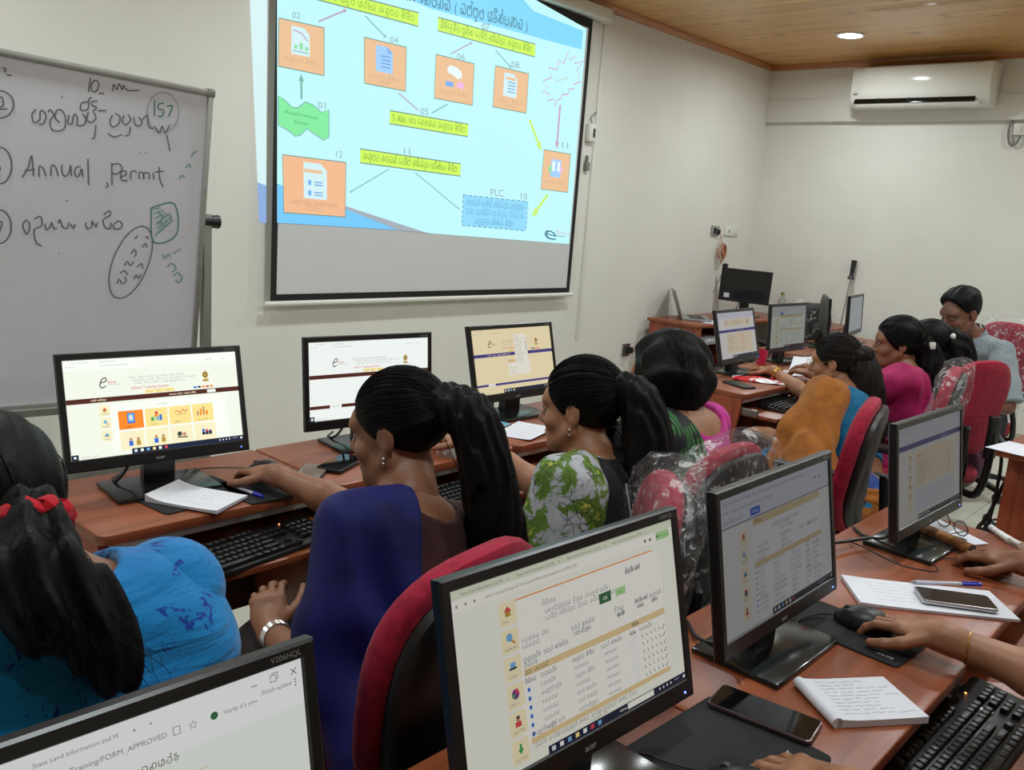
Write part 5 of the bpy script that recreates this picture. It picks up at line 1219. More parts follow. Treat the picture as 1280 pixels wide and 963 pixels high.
def icon(s, k, x, y, w, kind):
    s.rect(x, y, x + w, y + w, k['cream'])
    cx, cy = x + w / 2, y + w * .58; r = w * .22
    if kind == 0: s.poly([(cx - r, cy), (cx, cy + r), (cx + r, cy)], k['red']); s.rect(cx - r * .7, cy - r, cx + r * .7, cy, k['gold'])
    elif kind == 1: s.disc(cx - r * .2, cy + r * .3, r * .8, k['lblue']); s.stroke([(cx + r * .3, cy - r * .3), (cx + r * 1.2, cy - r * 1.1)], r * .4, k['gold'])
    elif kind == 2: s.rect(cx - r, cy - r * .6, cx + r, cy - r * .2, k['dark']); s.rect(cx - r * .7, cy - r * .2, cx + r * .7, cy + r * .8, k['lblue'])
    elif kind == 3: s.disc(cx, cy, r, k['purple']); s.poly([(cx, cy), (cx + r, cy), (cx + r * .6, cy + r), (cx, cy + r)], k['red']); s.poly([(cx, cy), (cx - r, cy + r * .2), (cx - r * .5, cy - r)], k['green'])
    elif kind == 4: s.disc(cx, cy + r * .5, r * .55, k['skin']); s.disc(cx, cy + r * .85, r * .5, k['dark'], 14, r * .3); s.rect(cx - r * .8, cy - r, cx + r * .8, cy, k['red'])
    else: s.poly([(cx - r * .3, cy + r), (cx + r * .3, cy + r), (cx + r * .3, cy), (cx + r * .8, cy), (cx, cy - r), (cx - r * .8, cy), (cx - r * .3, cy)], k['green'])
    words(s, x + w * .15, y + w * .12, w * .7, 2.6, k['text'])


def art_dashboard(s, k):
    s.rect(0, 0, 432, 240, k['page']); browser(s, k, 2); site_head(s, k, 146, 'brown')
    words(s, 55, 138, 45, 3.2, k['cream'], .2); words(s, 245, 138, 80, 3.2, k['cream'], .2); s.rect(345, 136, 368, 144, k['white'])
    s.rect(95, 10, 395, 128, k['white']); words(s, 210, 116, 60, 3, k['text'])
    for i in range(3): s.rect(72, 106 - 31 * i - 6, 98, 132 - 31 * i - 6, k['cream']); icon(s, k, 73, 101 - 31 * i, 24, i)
    s.rect(115, 62, 175, 108, k['orange']); s.rect(136, 76, 154, 102, k['blue']); s.rect(138, 80, 152, 100, k['lblue']); s.rect(141, 84, 149, 96, k['pane']); words(s, 132, 66, 28, 3, k['brown'])
    for i in range(3):
        x = 180 + 60 * i; s.rect(x, 62, x + 56, 108, k['yellow']); words(s, x + 12, 66, 34, 3, k['brown'])
    for i, c in enumerate(('green', 'lgreen', 'lblue', 'blue')): s.rect(194 + 7 * i, 76, 200 + 7 * i, 84 + 5 * (i % 2) + 2, k[c])
    s.disc(208, 96, 4, k['red']); s.rect(204, 86, 212, 93, k['orange'])
    s.stroke(crom([(255, 92), (262, 96), (268, 90), (276, 98), (283, 92), (288, 97)], 4), 2, k['red']); s.stroke([(258, 86), (284, 86)], 1.5, k['gold'])
    for i in range(4): s.rect(312 + 8 * i, 78, 317 + 8 * i, 90 + 5 * (i % 3), k['orange' if i % 2 else 'skin'])
    for i in range(4): s.rect(115 + 62 * i, 10, 173 + 62 * i, 57, k['cream'])
    for i in range(2):
        for dx, c in ((0, 'blue'), (18, 'gold')): s.disc(140 + 62 * i + dx, 36, 4, k['skin']); s.rect(135 + 62 * i + dx, 20, 145 + 62 * i + dx, 32, k[c])
    s.disc(262, 36, 6, k['dark']); s.disc(274, 34, 5, k['skin']); s.stroke([(256, 28), (282, 26)], 3, k['brown'])
    for i, c in enumerate(('blue', 'red', 'purple')): s.disc(325 + 9 * i, 38 - 2 * i, 4, k[c]); s.rect(321 + 9 * i, 26, 329 + 9 * i, 34, k['navy'])
    taskbar(s, k, 140, 13, 6); s.rect(0, 0, 16, 13, k['navy']); s.rect(5, 4, 11, 9, k['white']); s.line('Type here to search', 22, 4, 3.5, k['grey'])


def art_header(s, k):
    s.rect(0, 0, 432, 240, k['white']); browser(s, k, 2); site_head(s, k, 140, 'brown')
    s.rect(0, 36, 432, 46, k['brown']); s.rect(68, 34, 108, 48, k['white']); words(s, 74, 40, 26, 3, k['text'])
    s.rect(0, 0, 15, 14, k['navy']); s.rect(4, 3, 11, 10, k['white']); s.line('Type here to search', 22, 4, 3.5, k['grey']); taskbar(s, k, 160, 11, 5)


def art_menu(s, k):
    s.rect(0, 0, 432, 240, k['cream']); browser(s, k, 1, bg='cream'); site_head(s, k, 150, 'indigo')
    for i in range(5): words(s, 70 + 26 * i, 142, 22, 3, k['cream'], .2)
    s.rect(175, 112, 232, 122, k['tan']); s.rect(175, 62, 295, 110, k['white'])
    for i in range(4): words(s, 185, 98 - 10 * i, 38, 3.4, k['text'])
    s.rect(218, 96, 290, 216, k['white']); s.rect(282, 150, 284, 200, k['dark'])
    for i in range(13): words(s, 224, 206 - 8.2 * i, 46, 3.2, k['text'])
    s.rect(0, 30, 432, 38, k['indigo']); s.rect(60, 27, 96, 40, k['white']); words(s, 66, 31, 24, 3, k['text'])
    s.rect(0, 0, 15, 12, k['navy']); s.line('Type here to search', 22, 4, 3.5, k['grey']); taskbar(s, k, 138, 14, 4)


def art_table(s, k):
    s.rect(0, 0, 432, 240, k['page']); s.rect(0, 214, 432, 240, k['page2']); s.rect(0, 214, 432, 229, k['white'])
    for i in range(4): s.line('State Land Information and Ma', 16 + 92 * i, 232, 4, k['text']); s.line('x', 92 + 92 * i, 232, 4, k['dark'])
    s.line('eslims.training.slims.gov.lk/Training/landAllocation/Index?form=APPROVED', 52, 219.5, 4, k['text'])
    for x in (8, 22, 36): s.disc(x, 221, 1.8, k['grey'])
    s.rect(392, 216, 424, 228, k['lgreen']); s.line('Finish update', 398, 220, 3.6, k['green']); s.disc(395, 222, 2, k['dgreen'])
    for x in (366, 378): s.disc(x, 221, 2.2, k['dark'])
    s.rect(96, 204, 380, 205.5, k['orange']); s.rect(96, 24, 396, 203, k['white'])
    for i in range(6): icon(s, k, 72, 178 - 34 * i, 29, i)
    words(s, 315, 186, 34, 6, k['dark']); words(s, 146, 186, 58, 5, k['text'])
    for i in range(2): words(s, 150, 175 - 9 * i, 150, 5, k['text'])
    s.rect(255, 158, 280, 172, k['dgreen']); s.line('OK', 263, 162, 5, k['white']); s.rect(290, 160, 312, 171, k['lgreen']); s.line('Print', 294, 163, 4, k['green'])
    words(s, 105, 150, 72, 5, k['text']); words(s, 105, 142, 50, 5, k['text'])
    for x, w in ((195, 70), (285, 34), (330, 30), (364, 30)): words(s, x, 140, w, 5, k['dark']); words(s, x + 4, 132, w * .5, 5, k['dark'])
    words(s, 105, 126, 84, 5, k['dark']); words(s, 105, 119, 40, 5, k['dark'])
    s.rect(104, 108, 396, 117, k['tan']); s.rect(330, 118, 396, 125, k['white']); words(s, 106, 110, 55, 4.6, k['dark']); words(s, 318, 110, 16, 4.6, k['dark'])
    for x, w in ((104, 20), (132, 44), (192, 44), (250, 50), (312, 14), (334, 52)): words(s, x, 99, w, 4.8, k['dark'])
    for r in range(6):
        y = 88 - 11 * r
        s.rect(107, y, 111.5, y + 5, k['blue']); words(s, 130, y, 38, 4.6, k['text'])
        words(s, 194, y, 40, 4.6, k['text']); s.line('1987%d42' % (3215 + r * 17), 254, y, 4.2, k['grey']); s.rect(312, y - 1, 324, y + 6, k['pane']); s.rect(313, y, 323, y + 5, k['white'])
        for j in range(5): s.disc(340 + 10 * j, y + 2, 1.1, k['dark']); s.rect(338 + 10 * j, y + 3.5, 339.2 + 10 * j, y + 6, k['grey'])
        s.stroke([(386, y + 2), (388, y), (392, y + 6)], 1.3, k['dark'])
    s.rect(104, 24, 396, 31, k['tan']); words(s, 106, 33, 60, 4.6, k['dark']); words(s, 110, 18, 210, 4.4, k['text']); words(s, 215, 12.5, 70, 3.6, k['text'])
    taskbar(s, k, 132, 11, 7); s.rect(292, 2, 352, 10, k['white']); s.line('Address', 274, 4, 3.6, k['white'])


def art_form(s, k):
    s.rect(0, 0, 432, 240, k['page']); s.rect(0, 190, 432, 240, k['pane'])
    for i in range(3): s.line('State Land Information and Manage', 10 + 105 * i, 228, 5, k['text'])
    s.line('eslims.training.slims.gov.lk/Training/landAllocation', 40, 213, 5.5, k['text']); s.disc(12, 215, 2, k['grey']); s.disc(24, 215, 2, k['grey'])
    s.rect(104, 193, 140, 207, k['blue']); s.line('Translate', 110, 198, 4.5, k['white']); words(s, 10, 196, 85, 5, k['text'])
    for x in (372, 390): s.disc(x, 216, 2.6, k['dark'])
    s.rect(0, 188.4, 432, 190, k['dark']); s.rect(110, 174, 385, 187, k['tan']); words(s, 115, 178, 60, 5, k['brown'])
    s.rect(110, 16, 385, 172, k['white']); words(s, 180, 158, 135, 6.5, k['text']); words(s, 210, 147, 75, 6, k['text'])
    for i in range(5): icon(s, k, 62, 148 - 33 * i, 27, (0, 1, 2, 3, 4)[i])
    for i in range(3): words(s, 118, 132 - 11 * i, 72, 5, k['text']); words(s, 215, 134 - 11 * i, 40, 5, k['grey'])
    for x in (290, 325, 355): words(s, x, 130, 22, 5, k['text'])
    for r in range(9):
        y = 98 - 10 * r
        for x, w in ((118, 40), (180, 50), (250, 46), (315, 20), (345, 34)): words(s, x, y, w, 4.8, k['dark'] if r < 1 else k['grey'])
        if r: s.rect(113, y, 116, y + 4, k['blue'])
    s.rect(110, 100, 385, 109, k['tan']); taskbar(s, k, 170, 12, 6)


def art_list(s, k):
    s.rect(0, 0, 432, 240, k['page']); s.rect(0, 196, 432, 240, k['pane']); s.line('State Land Information', 14, 226, 5, k['grey']); s.line('x', 405, 226, 6, k['dark'])
    s.rect(0, 184, 432, 197, k['indigo']); words(s, 290, 188, 60, 4, k['pane'])
    s.rect(110, 82, 385, 172, k['cream']); words(s, 120, 156, 34, 8, k['red']); words(s, 330, 158, 45, 4, k['text'])
    for i in range(7): words(s, 122, 142 - 9 * i, 95 if i else 60, 4.6, k['text']); s.rect(342, 142 - 9 * i, 350, 146 - 9 * i, k['grey'])
    s.rect(110, 20, 385, 78, k['pane'])
    for i in range(6): icon(s, k, 66, 150 - 24 * i, 22, i)
    taskbar(s, k, 130, 13, 5)


def art_form2(s, k):
    s.rect(0, 0, 432, 240, k['page']); s.rect(0, 208, 432, 240, k['pane']); s.line('State Land Information', 20, 226, 5, k['grey'])
    s.rect(70, 168, 380, 204, k['cream']); emblem(s, 350, 172, 28, k); e_logo(s, 84, 172, 24, k)
    for i in range(3): words(s, 140, 192 - 8 * i, 150, 4.5, k['text'])
    s.rect(0, 136, 432, 150, k['indigo']); words(s, 210, 140, 120, 4.5, k['pane'])
    s.rect(80, 26, 390, 130, k['cream'])
    for i in range(10): words(s, 92, 118 - 9 * i, 70 + 30 * (i % 3), 4.5, k['text']); words(s, 250, 118 - 9 * i, 60, 4.5, k['orange'])
    taskbar(s, k, 130, 14, 4)


def art_corner(s, k):
    """the cropped form of the nearest monitor: only its upper right is in the photograph"""
    s.rect(0, 0, 432, 240, k['page']); s.rect(0, 196, 432, 240, k['white'])
    s.line('State Land Information and M', 190, 228, 4, k['text']); s.line('x', 268, 228, 4, k['dark']); s.line('+', 282, 228, 4, k['dark'])
    s.rect(378, 229, 384, 229.8, k['dark'])
    s.stroke([(398, 227), (404, 227), (404, 233), (398, 233)], .8, k['dark'], True); s.stroke([(400, 233), (400, 235), (406, 235), (406, 229), (404, 229)], .7, k['dark'])
    s.stroke([(420, 227), (426, 233)], .8, k['dark']); s.stroke([(426, 227), (420, 233)], .8, k['dark'])
    s.disc(340, 216, 3.6, k['dgreen']); s.line("Verify it's you", 349, 213.5, 4.4, k['text']); s.line('Finish update', 388, 218, 4.4, k['text'])
    for i in range(3): s.disc(424, 222 - 3 * i, .8, k['dark'])
    s.stroke([(302, 212), (308, 212), (308, 219), (302, 219)], .9, k['text'], True); s.stroke([(320 + 4 * math.cos(PI / 2 + PI * i / 5) * (1 if i % 2 == 0 else .45), 215 + 4 * math.sin(PI / 2 + PI * i / 5) * (1 if i % 2 == 0 else .45)) for i in range(10)], .7, k['text'], True)
    s.line('Training/FORM_APPROVED', 216, 213, 5, k['text']); s.line('eslims.training.slims.gov.lk/', 120, 213, 5, k['grey'])
    words(s, 240, 190, 78, 5.5, k['dark']); words(s, 262, 181, 22, 5.5, k['dark']); words(s, 130, 190, 90, 5.5, k['dark'])
    s.stroke([(110, 160), (330, 160), (330, 173), (110, 173)], .8, k['tan'], True)
    words(s, 312, 148, 28, 7, k['dark'])
    for i in range(9): words(s, 150, 130 - 13 * i, 80, 5, k['text']); words(s, 260, 130 - 13 * i, 60, 5, k['text'])
    s.rect(110, 134, 345, 142, k['tan']); taskbar(s, k, 140, 12, 6)


def art_blank(s, k): s.rect(0, 0, 432, 240, k['pane'])


# ------------------------------------------------------------------ monitors
def monitor(label, loc, yaw, tilt, art, k, zoff=0.0, model=True, group='black desktop monitors', base=True, bottom=0.063, logo=True, basemat=None):
    """loc = where the stand meets the desk; faces -y; screen bottom edge 'bottom' above the desk"""
    t = thing('monitor', label, 'monitor', loc, yaw, group)
    W, H, T = 0.463, 0.287, 0.03
    PX = XF((0, -0.02, bottom), (-tilt, 0, 0))
    b = MB(); b.X = PX
    # bezel as a frame with a sloped inner lip
    ax0, ax1, az0, az1 = -0.216, 0.216, 0.030, 0.270
    def ring(x0, x1, z0, z1, y): return [(x0, y, z0), (x1, y, z0), (x1, y, z1), (x0, y, z1)]
    rs = [ring(ax0, ax1, az0, az1, 0.004), ring(ax0 - 0.002, ax1 + 0.002, az0 - 0.002, az1 + 0.002, 0.0), ring(-W / 2 + 0.003, W / 2 - 0.003, 0.003, H - 0.003, 0.0), ring(-W / 2, W / 2, 0, H, 0.003), ring(-W / 2, W / 2, 0, H, 0.017)]
    b.rings(rs, M_BEZEL, (False, False), False); b.build('bezel', None, t)
    b = MB(); b.X = PX
    rs = [ring(-W / 2, W / 2, 0, H, 0.017), ring(-W / 2 + 0.004, W / 2 - 0.004, 0.004, H - 0.003, 0.022), ring(-W / 2 + 0.03, W / 2 - 0.03, 0.03, H - 0.02, 0.030), ring(-W / 2 + 0.09, W / 2 - 0.09, 0.06, H - 0.07, 0.045), ring(-W / 2 + 0.1, W / 2 - 0.1, 0.07, H - 0.08, 0.047)]
    b.rings(rs, M_GREYTOP, (False, True), True); b.build('back_cover', None, t)
    s = Sheet(PX @ Vector((ax0, 0.0035, az0)), PX.to_3x3() @ Vector((1, 0, 0)), PX.to_3x3() @ Vector((0, 0, 1)), 0.000014)
    class MM:
        pass
    s2 = s; s2.scale = 0.001
    op = s.p; s.p = lambda q: op((q[0] * 0.001, q[1] * 0.001))
    if art: art(s, k); s.build('display', t)
    else:
        s.rect(0, 0, 432, 240, M_GLOSSBLK); s.build('display', t)
    if logo:
        s = Sheet(PX @ Vector((-0.02, -0.0004, 0.009)), PX.to_3x3() @ Vector((1, 0, 0)), PX.to_3x3() @ Vector((0, 0, 1)), 0.0001)
        s.line('acer', 0, 0, 0.0095, plain('logo_silver', srgb(170, 172, 172), 0.4)); s.build('brand_mark', t)
        b = MB(); b.X = PX; b.cyl((0.207, 0.001, 0.012), (0.207, -0.0012, 0.012), 0.0018, None, emit('power_blue', (0.15, 0.25, 1.0), 3.0), 12); b.build('power_light', None, t)
    if model:
        s = Sheet(PX @ Vector((0.182, -0.0004, H - 0.0115)), PX.to_3x3() @ Vector((1, 0, 0)), PX.to_3x3() @ Vector((0, 0, 1)), 0.0001)
        s.line('V206HQL', 0, 0, 0.0058, plain('mark_grey', srgb(140, 140, 140), 0.5)); s.build('model_mark', t)
    b = MB(); b.prism([(-0.04, 0.016), (0.04, 0.016), (0.034, 0.058), (-0.034, 0.058)], 0.006, bottom + 0.06, M_BEZEL, 0.004); b.build('stand_neck', None, t)
    b = MB(); b.box((0, 0.012, 0.0055), (0.262, 0.172, 0.011), basemat or M_BASEBLK, 0.004); b.build('stand_base', None, t)
    b = MB(); b.tube(crom([(-0.06, 0.03, bottom + 0.05), (-0.065, 0.055, bottom - 0.02), (-0.09, 0.06, 0.02), (-0.085, 0.11, 0.008), (-0.04, 0.16, 0.006)], 6), 0.004, M_CABLE); b.build('cable', None, t)
    return t


K1 = kit('bright', 1.02, (0.96, 1.0, 0.94)); K2 = kit('second', 0.92, (0.95, 1.0, 0.98)); K3 = kit('warm', 0.70, (1.0, 0.96, 0.86))
KN1 = kit('near', 0.58, (0.97, 1.0, 1.0)); KN2 = kit('table', 0.50, (1.0, 0.98, 0.92)); KN3 = kit('form', 0.175, (0.98, 0.98, 1.05)); KN4 = kit('list', 0.15, (1.0, 0.96, 1.0)); KR1 = kit('far', 0.40, (1.0, 0.96, 1.02)); KR2 = kit('greyed', 0.22, (0.95, 1.0, 0.92)); KR4 = kit('edge', 0.26, (0.95, 1.0, 0.97))
rd = math.radians
monitor('black monitor showing orange and yellow dashboard tiles, nearest the whiteboard', (0.995, 2.082, DZ), rd(-5.1), rd(14), art_dashboard, K1, bottom=0.078)
monitor('black monitor with bright mostly blank web page, below the projection screen', (1.701, 2.131, DZ), rd(-6.8), rd(5.6), art_header, K2, bottom=0.069)
monitor('black monitor with cream page and open drop-down menu under the screen corner', (2.428, 2.158, DZ), rd(-0.8), rd(14.5), art_menu, K3, bottom=0.069)
monitor('nearest black monitor cut off by the bottom left of the photo', (0.237, 0.628, DZ), rd(-2), rd(12), art_corner, KN1, group='near row monitors')
monitor('big near monitor showing a table with icon column and green button', (0.866, 0.600, DZ), rd(-2.8), rd(14), art_table, KN2, bottom=0.077, group='near row monitors')
monitor('near monitor with blue button on a form, beside the mouse pad with a hand', (1.47, 0.617, DZ), rd(0), rd(11), art_form, KN3, group='near row monitors')
monitor('near monitor with a purple bar, beside the rolled brown item and glasses', (2.316, 0.624, DZ), rd(-2), rd(9), art_list, KN4, group='near row monitors')
monitor('far monitor with purple header bar above the red packet', (4.234, 2.193, DZ), rd(2.9), rd(15), art_form2, KR1, model=False)
monitor('far monitor with dull grey page right of the lit one with purple header', (4.911, 2.254, DZ), rd(-1.5), rd(4.3), art_form, KR2, model=False)
monitor('edge-on monitor with its rounded black back turned to us, left of the thin rod', (5.85, 2.42, DZ), rd(28), rd(4), art_blank, KR4, model=False)
monitor('edge-on grey monitor right of the thin rod', (6.36, 2.42, DZ), rd(10), rd(4), art_blank, KR4, model=False)
t = monitor('switched-off black monitor with a sticker and webcam on the corner desk', (7.02, 3.66, DZ), rd(-84), rd(2), None, None, model=False, logo=False, bottom=0.12)
b = MB(); b.X = XF((0, -0.02, 0.12)); b.box((-0.155, -0.002, 0.05), (0.05, 0.001, 0.038), M_PAPER, 0); b.build('sticker', None, t, 'pale sticker')
b = MB(); b.box((-0.2, -0.02, 0.425), (0.05, 0.03, 0.035), M_BLACK, 0.01); b.cyl((-0.2, -0.036, 0.428), (-0.2, -0.034, 0.428), 0.008, None, M_GLOSSBLK); b.build('webcam', None, t, 'webcam clipped to the top')
b = MB(); b.tube(crom([(-0.21, 0.0, 0.41), (-0.27, 0.0, 0.23), (-0.34, 0.0, 0.04), (-0.33, 0.05, 0.004)], 6), 0.003, M_GREYC); b.build('webcam_cable', None, t)

# ------------------------------------------------------------------ keyboards
KEY_BM = {}


def keymesh(w):
    w = round(w, 4)
    if w not in KEY_BM:
        b = MB(); h = 0.0145
        rs = []
        for s, z in ((1.0, 0.0), (0.97, 0.004), (0.80, 0.0075), (0.7, 0.0078)):
            x, y = w / 2 * (1 - (1 - s) * 0.0155 / w), h / 2 * s; rs.append([(-x, -y, z), (x, -y, z), (x, y, z), (-x, y, z)])
        b.rings(rs, plain('keycap', srgb(26, 27, 27), 0.38, var=0.1), (False, True), False)
        s = Sheet((-w / 2 + 0.004, 0.001, 0.0081), (1, 0, 0), (0, 1, 0)); s.lay = 0
        o = b.build('key'); me = o.data; bpy.data.objects.remove(o); KEY_BM[w] = me
    return KEY_BM[w]


_LET = {}


def keyboard(label, loc, yaw, group='black keyboards', letters=True):
    t = thing('keyboard', label, 'keyboard', loc, yaw, group)
    b = MB(); b.prism([(-0.068, 0), (0.070, 0), (0.070, 0.022), (0.064, 0.026), (-0.064, 0.013), (-0.068, 0.009)], -0.222, 0.222, M_BLACK, 0.003, Matrix(((0, 0, 1, 0), (1, 0, 0, 0), (0, 1, 0, 0), (0, 0, 0, 1)))); b.build('case', None, t)
    U = 0.0182
    rows = [(0, [1] * 1 + [-0.5] + [1] * 4 + [-.4] + [1] * 4 + [-.4] + [1] * 4), (1, [1] * 13 + [2]), (2, [1.5] + [1] * 12 + [1.5]), (3, [1.75] + [1] * 11 + [2.25]), (4, [2.25] + [1] * 10 + [2.75]), (5, [1.25] * 3 + [6.25] + [1.25] * 4)]
    keys = []
    for r, ws in rows:
        x = -0.212
        for w in ws:
            if w > 0: keys.append((x + w * U / 2, r, w))
            x += abs(w) * U
    for r in (1, 2): keys += [(0.060 + U * i + 0.009, r, 1) for i in range(3)]
    keys += [(0.060 + U + 0.009, 4, 1)] + [(0.060 + U * i + 0.009, 5, 1) for i in range(3)]
    for r in (1, 2, 3, 4): keys += [(0.128 + U * i + 0.009, r, 1) for i in range(4)][: (4 if r in (1, 2) else 3)]
    lm = plain('key_print', srgb(185, 186, 184), 0.5)
    CH = '1234567890-=QWERTYUIOPASDFGHJKLZXCVBNM'
    for i, (x, r, w) in enumerate(keys[:100]):
        me = keymesh(w * U - 0.0022)
        o = bpy.data.objects.new('key', me); C.objects.link(o); o.parent = t
        y = 0.052 - r * 0.0205 - (0.004 if r else 0)
        o.location = (x, y, 0.0135 + (y + 0.064) * 0.1015 + 0.0012); o.rotation_euler = (0.101, 0, 0)
    if letters:
        s = Sheet((0, -0.064, 0.0225), (1, 0, 0), (0, 1, 0.1015), 0.00005)
        j = 0
        for (x, r, w) in keys:
            if r in (1, 2, 3, 4) and w == 1 and x < 0.05 and j < len(CH):
                y = 0.052 - r * 0.0205 - 0.004 + 0.064; s.line(CH[j], x - 0.004, y + 0.0005, 0.0032, lm); j += 1
        s.build('key_legends', t)
    b = MB(); b.cyl((0.135, 0.055, 0.0245), (0.135, 0.055, 0.0262), 0.002, None, emit('led_amber', (1.0, 0.35, 0.1), 4.0), 10); b.build('indicator_light', None, t)
    return t


keyboard('black keyboard on the tray before the dashboard monitor', (1.062, 1.765, 0.661), rd(8))
keyboard('black keyboard on the tray behind the person in dark blue, left of the green sleeve', (1.80, 1.765, 0.661), rd(4))
keyboard('black keyboard at bottom right, on the tray below the spiral notebook', (1.60, 0.292, 0.661), rd(-2))
keyboard('black keyboard under the far desk with the red packet', (4.12, 1.83, 0.661), rd(3), letters=False)


# ------------------------------------------------------------------ mice, pads, phones, notebooks, pens
def mouse(label, loc, yaw, cable, group='black computer mice'):
    t = thing('computer_mouse', label, 'computer mouse', loc, yaw, group)
    V, Q = sdf_mesh([ell((0, 0.0, 0.008), (0.030, 0.056, 0.026)), ell((0, -0.012, 0.012), (0.027, 0.036, 0.026))], 0.002, cuts=[lambda X, Y, Z: -Z + 0 * X + 0 * Y])
    np_object('shell', [(V, Q)], M_BLACK, t)
    b = MB(); b.X = XF((0, 0.03, 0.0275), (0, PI / 2, 0)); b.cyl((0, 0, -0.004), (0, 0, 0.004), 0.009, None, M_GREYTOP, 16); b.build('scroll_wheel', None, t)
    b = MB(); b.tube(crom(cable, 6), 0.0018, M_CABLE, 6); b.build('cord', None, t)
    return t


def pad(label, loc, yaw, w, d, acer=True, turned=False, mark=None):
    t = thing('mouse_pad', label, 'mouse pad', loc, yaw)
    pts = []
    for sx, sy, a0 in ((1, 1, 0), (-1, 1, 90), (-1, -1, 180), (1, -1, 270)):
        for k in range(5):
            a = math.radians(a0 + 22.5 * k); pts.append((sx * (w / 2 - 0.012) + 0.012 * math.cos(a), sy * (d / 2 - 0.012) + 0.012 * math.sin(a)))
    b = MB(); b.prism(pts, 0, 0.0035, M_PAD, 0.001); b.build('cloth', None, t)
    if acer:
        s = Sheet((-w / 2 + 0.030, -d / 2 + 0.018, 0.0036), (0, 1, 0), (-1, 0, 0)) if turned else Sheet((mark or (w / 2 - 0.05, -d / 2 + 0.012)) + (0.0036,), (1, 0, 0), (0, 1, 0)); s.line('acer', 0, 0, 0.0135, plain('pad_print', srgb(190, 192, 186), 0.7)); s.build('printed_mark', t)
    return t


def phone(label, loc, yaw, w, l, frame, glass, extra=None, th=0.0085):
    t = thing('mobile_phone', label, 'phone', loc, yaw)
    def rr(w, l, r):
        p = []
        for sx, sy, a0 in ((1, 1, 0), (-1, 1, 90), (-1, -1, 180), (1, -1, 270)):
            for k in range(6):
                a = math.radians(a0 + 18 * k); p.append((sx * (w / 2 - r) + r * math.cos(a), sy * (l / 2 - r) + r * math.sin(a)))
        return p
    b = MB(); b.prism(rr(w, l, 0.009), 0, th, frame, 0.0022); b.build('body', None, t)
    b = MB(); b.prism(rr(w - 0.006, l - 0.006, 0.007), th, th + 0.0006, glass); b.build('glass', None, t)
    b = MB()
    for k in (0.02, 0.045): b.box((w / 2, l * 0.15 + k, th / 2), (0.0016, 0.016, 0.0025), frame, 0.0006)
    b.build('side_button', None, t)
    return t


def notebook(label, loc, yaw, w, d, th, lines, spiral=False, curl=0.0, ink=M_INK, seed=1):
    t = thing('notebook', label, 'notebook', loc, yaw); rr = random.Random(seed)
    f = lambda u, v: curl * (max(0, 1 - u * 3) ** 2 + 0.35 * max(0, (u - .6)) ** 2 * 4 * (1 - v)) 
    b = MB(); n = 14
    top = [[(-w / 2 + w * i / n, -d / 2 + d * j / n, th + f(i / n, j / n)) for i in range(n + 1)] for j in range(n + 1)]
    b.grid(lambda u, v: (-w / 2 + w * u, -d / 2 + d * v, th + f(u, v)), n, n, M_PAPER)
    b.grid(lambda u, v: (-w / 2 + w * u, -d / 2 + d * v, 0.0005), n, n, M_PAPER2)
    for e in (0, 1):
        b.grid(lambda u, v: (-w / 2 + w * u, -d / 2 + d * e, 0.0005 + v * (th + f(u, e) - 0.0005)), n, 1, M_PAPER2)
        b.grid(lambda u, v: (-w / 2 + w * e, -d / 2 + d * u, 0.0005 + v * (th + f(e, u) - 0.0005)), n, 1, M_PAPER2)
    b.build('pages', None, t)
    s = Sheet((0, 0, 0), (1, 0, 0), (0, 1, 0), 0)
    s.p = lambda q: Vector((q[0], q[1], th + f((q[0] + w / 2) / w, (q[1] + d / 2) / d) + 0.0004))
    for i in range(lines):
        y = d / 2 - d * (i + 1.2) / (lines + 2)
        x = -w / 2 + w * 0.14
        while x < w / 2 * (rr.random() * 0.9 + 0.0):
            L = rr.uniform(0.01, 0.03); m = 7
            s.stroke([(x + L * q / m, y + rr.uniform(-0.0018, 0.0022)) for q in range(m + 1)], 0.0006, ink); x += L + 0.005
    s.build('handwriting', t, 'blue handwriting')
    if spiral:
        b = MB(); b.cyl((-w / 2, -d / 2, th * 0.5 + curl * .8), (-w / 2, d / 2, th * 0.5 + curl * .8), th * 0.62 + 0.002, None, M_PAPER, 14); b.build('folded_spine', None, t)
    return t


def pen(label, p0, p1, body, capm, r=0.0042):
    p0, p1 = Vector(p0), Vector(p1); d = p1 - p0; L = d.length
    t = thing('pen', label, 'pen', p0, math.atan2(d.y, d.x))
    b = MB(); b.cyl((0.012, 0, r), (L * 0.72, 0, r), r, None, body, 10); b.build('barrel', None, t)
    b = MB(); b.cyl((L * 0.72, 0, r), (L, 0, r), r * 1.25, r * 1.1, capm, 10); b.box((L * 0.84, 0, r * 2.3), (L * 0.24, 0.003, 0.0016), capm, 0.0005); b.build('cap', None, t)
    b = MB(); b.cyl((0, 0, r), (0.012, 0, r), 0.0008, r, M_METAL, 10); b.build('tip', None, t)
    return t


M_PENB = plain('pen_blue', srgb(40, 52, 170), 0.25); M_PENC = plain('pen_clear', srgb(196, 200, 214), 0.15)
PZ = DZ + 0.0005
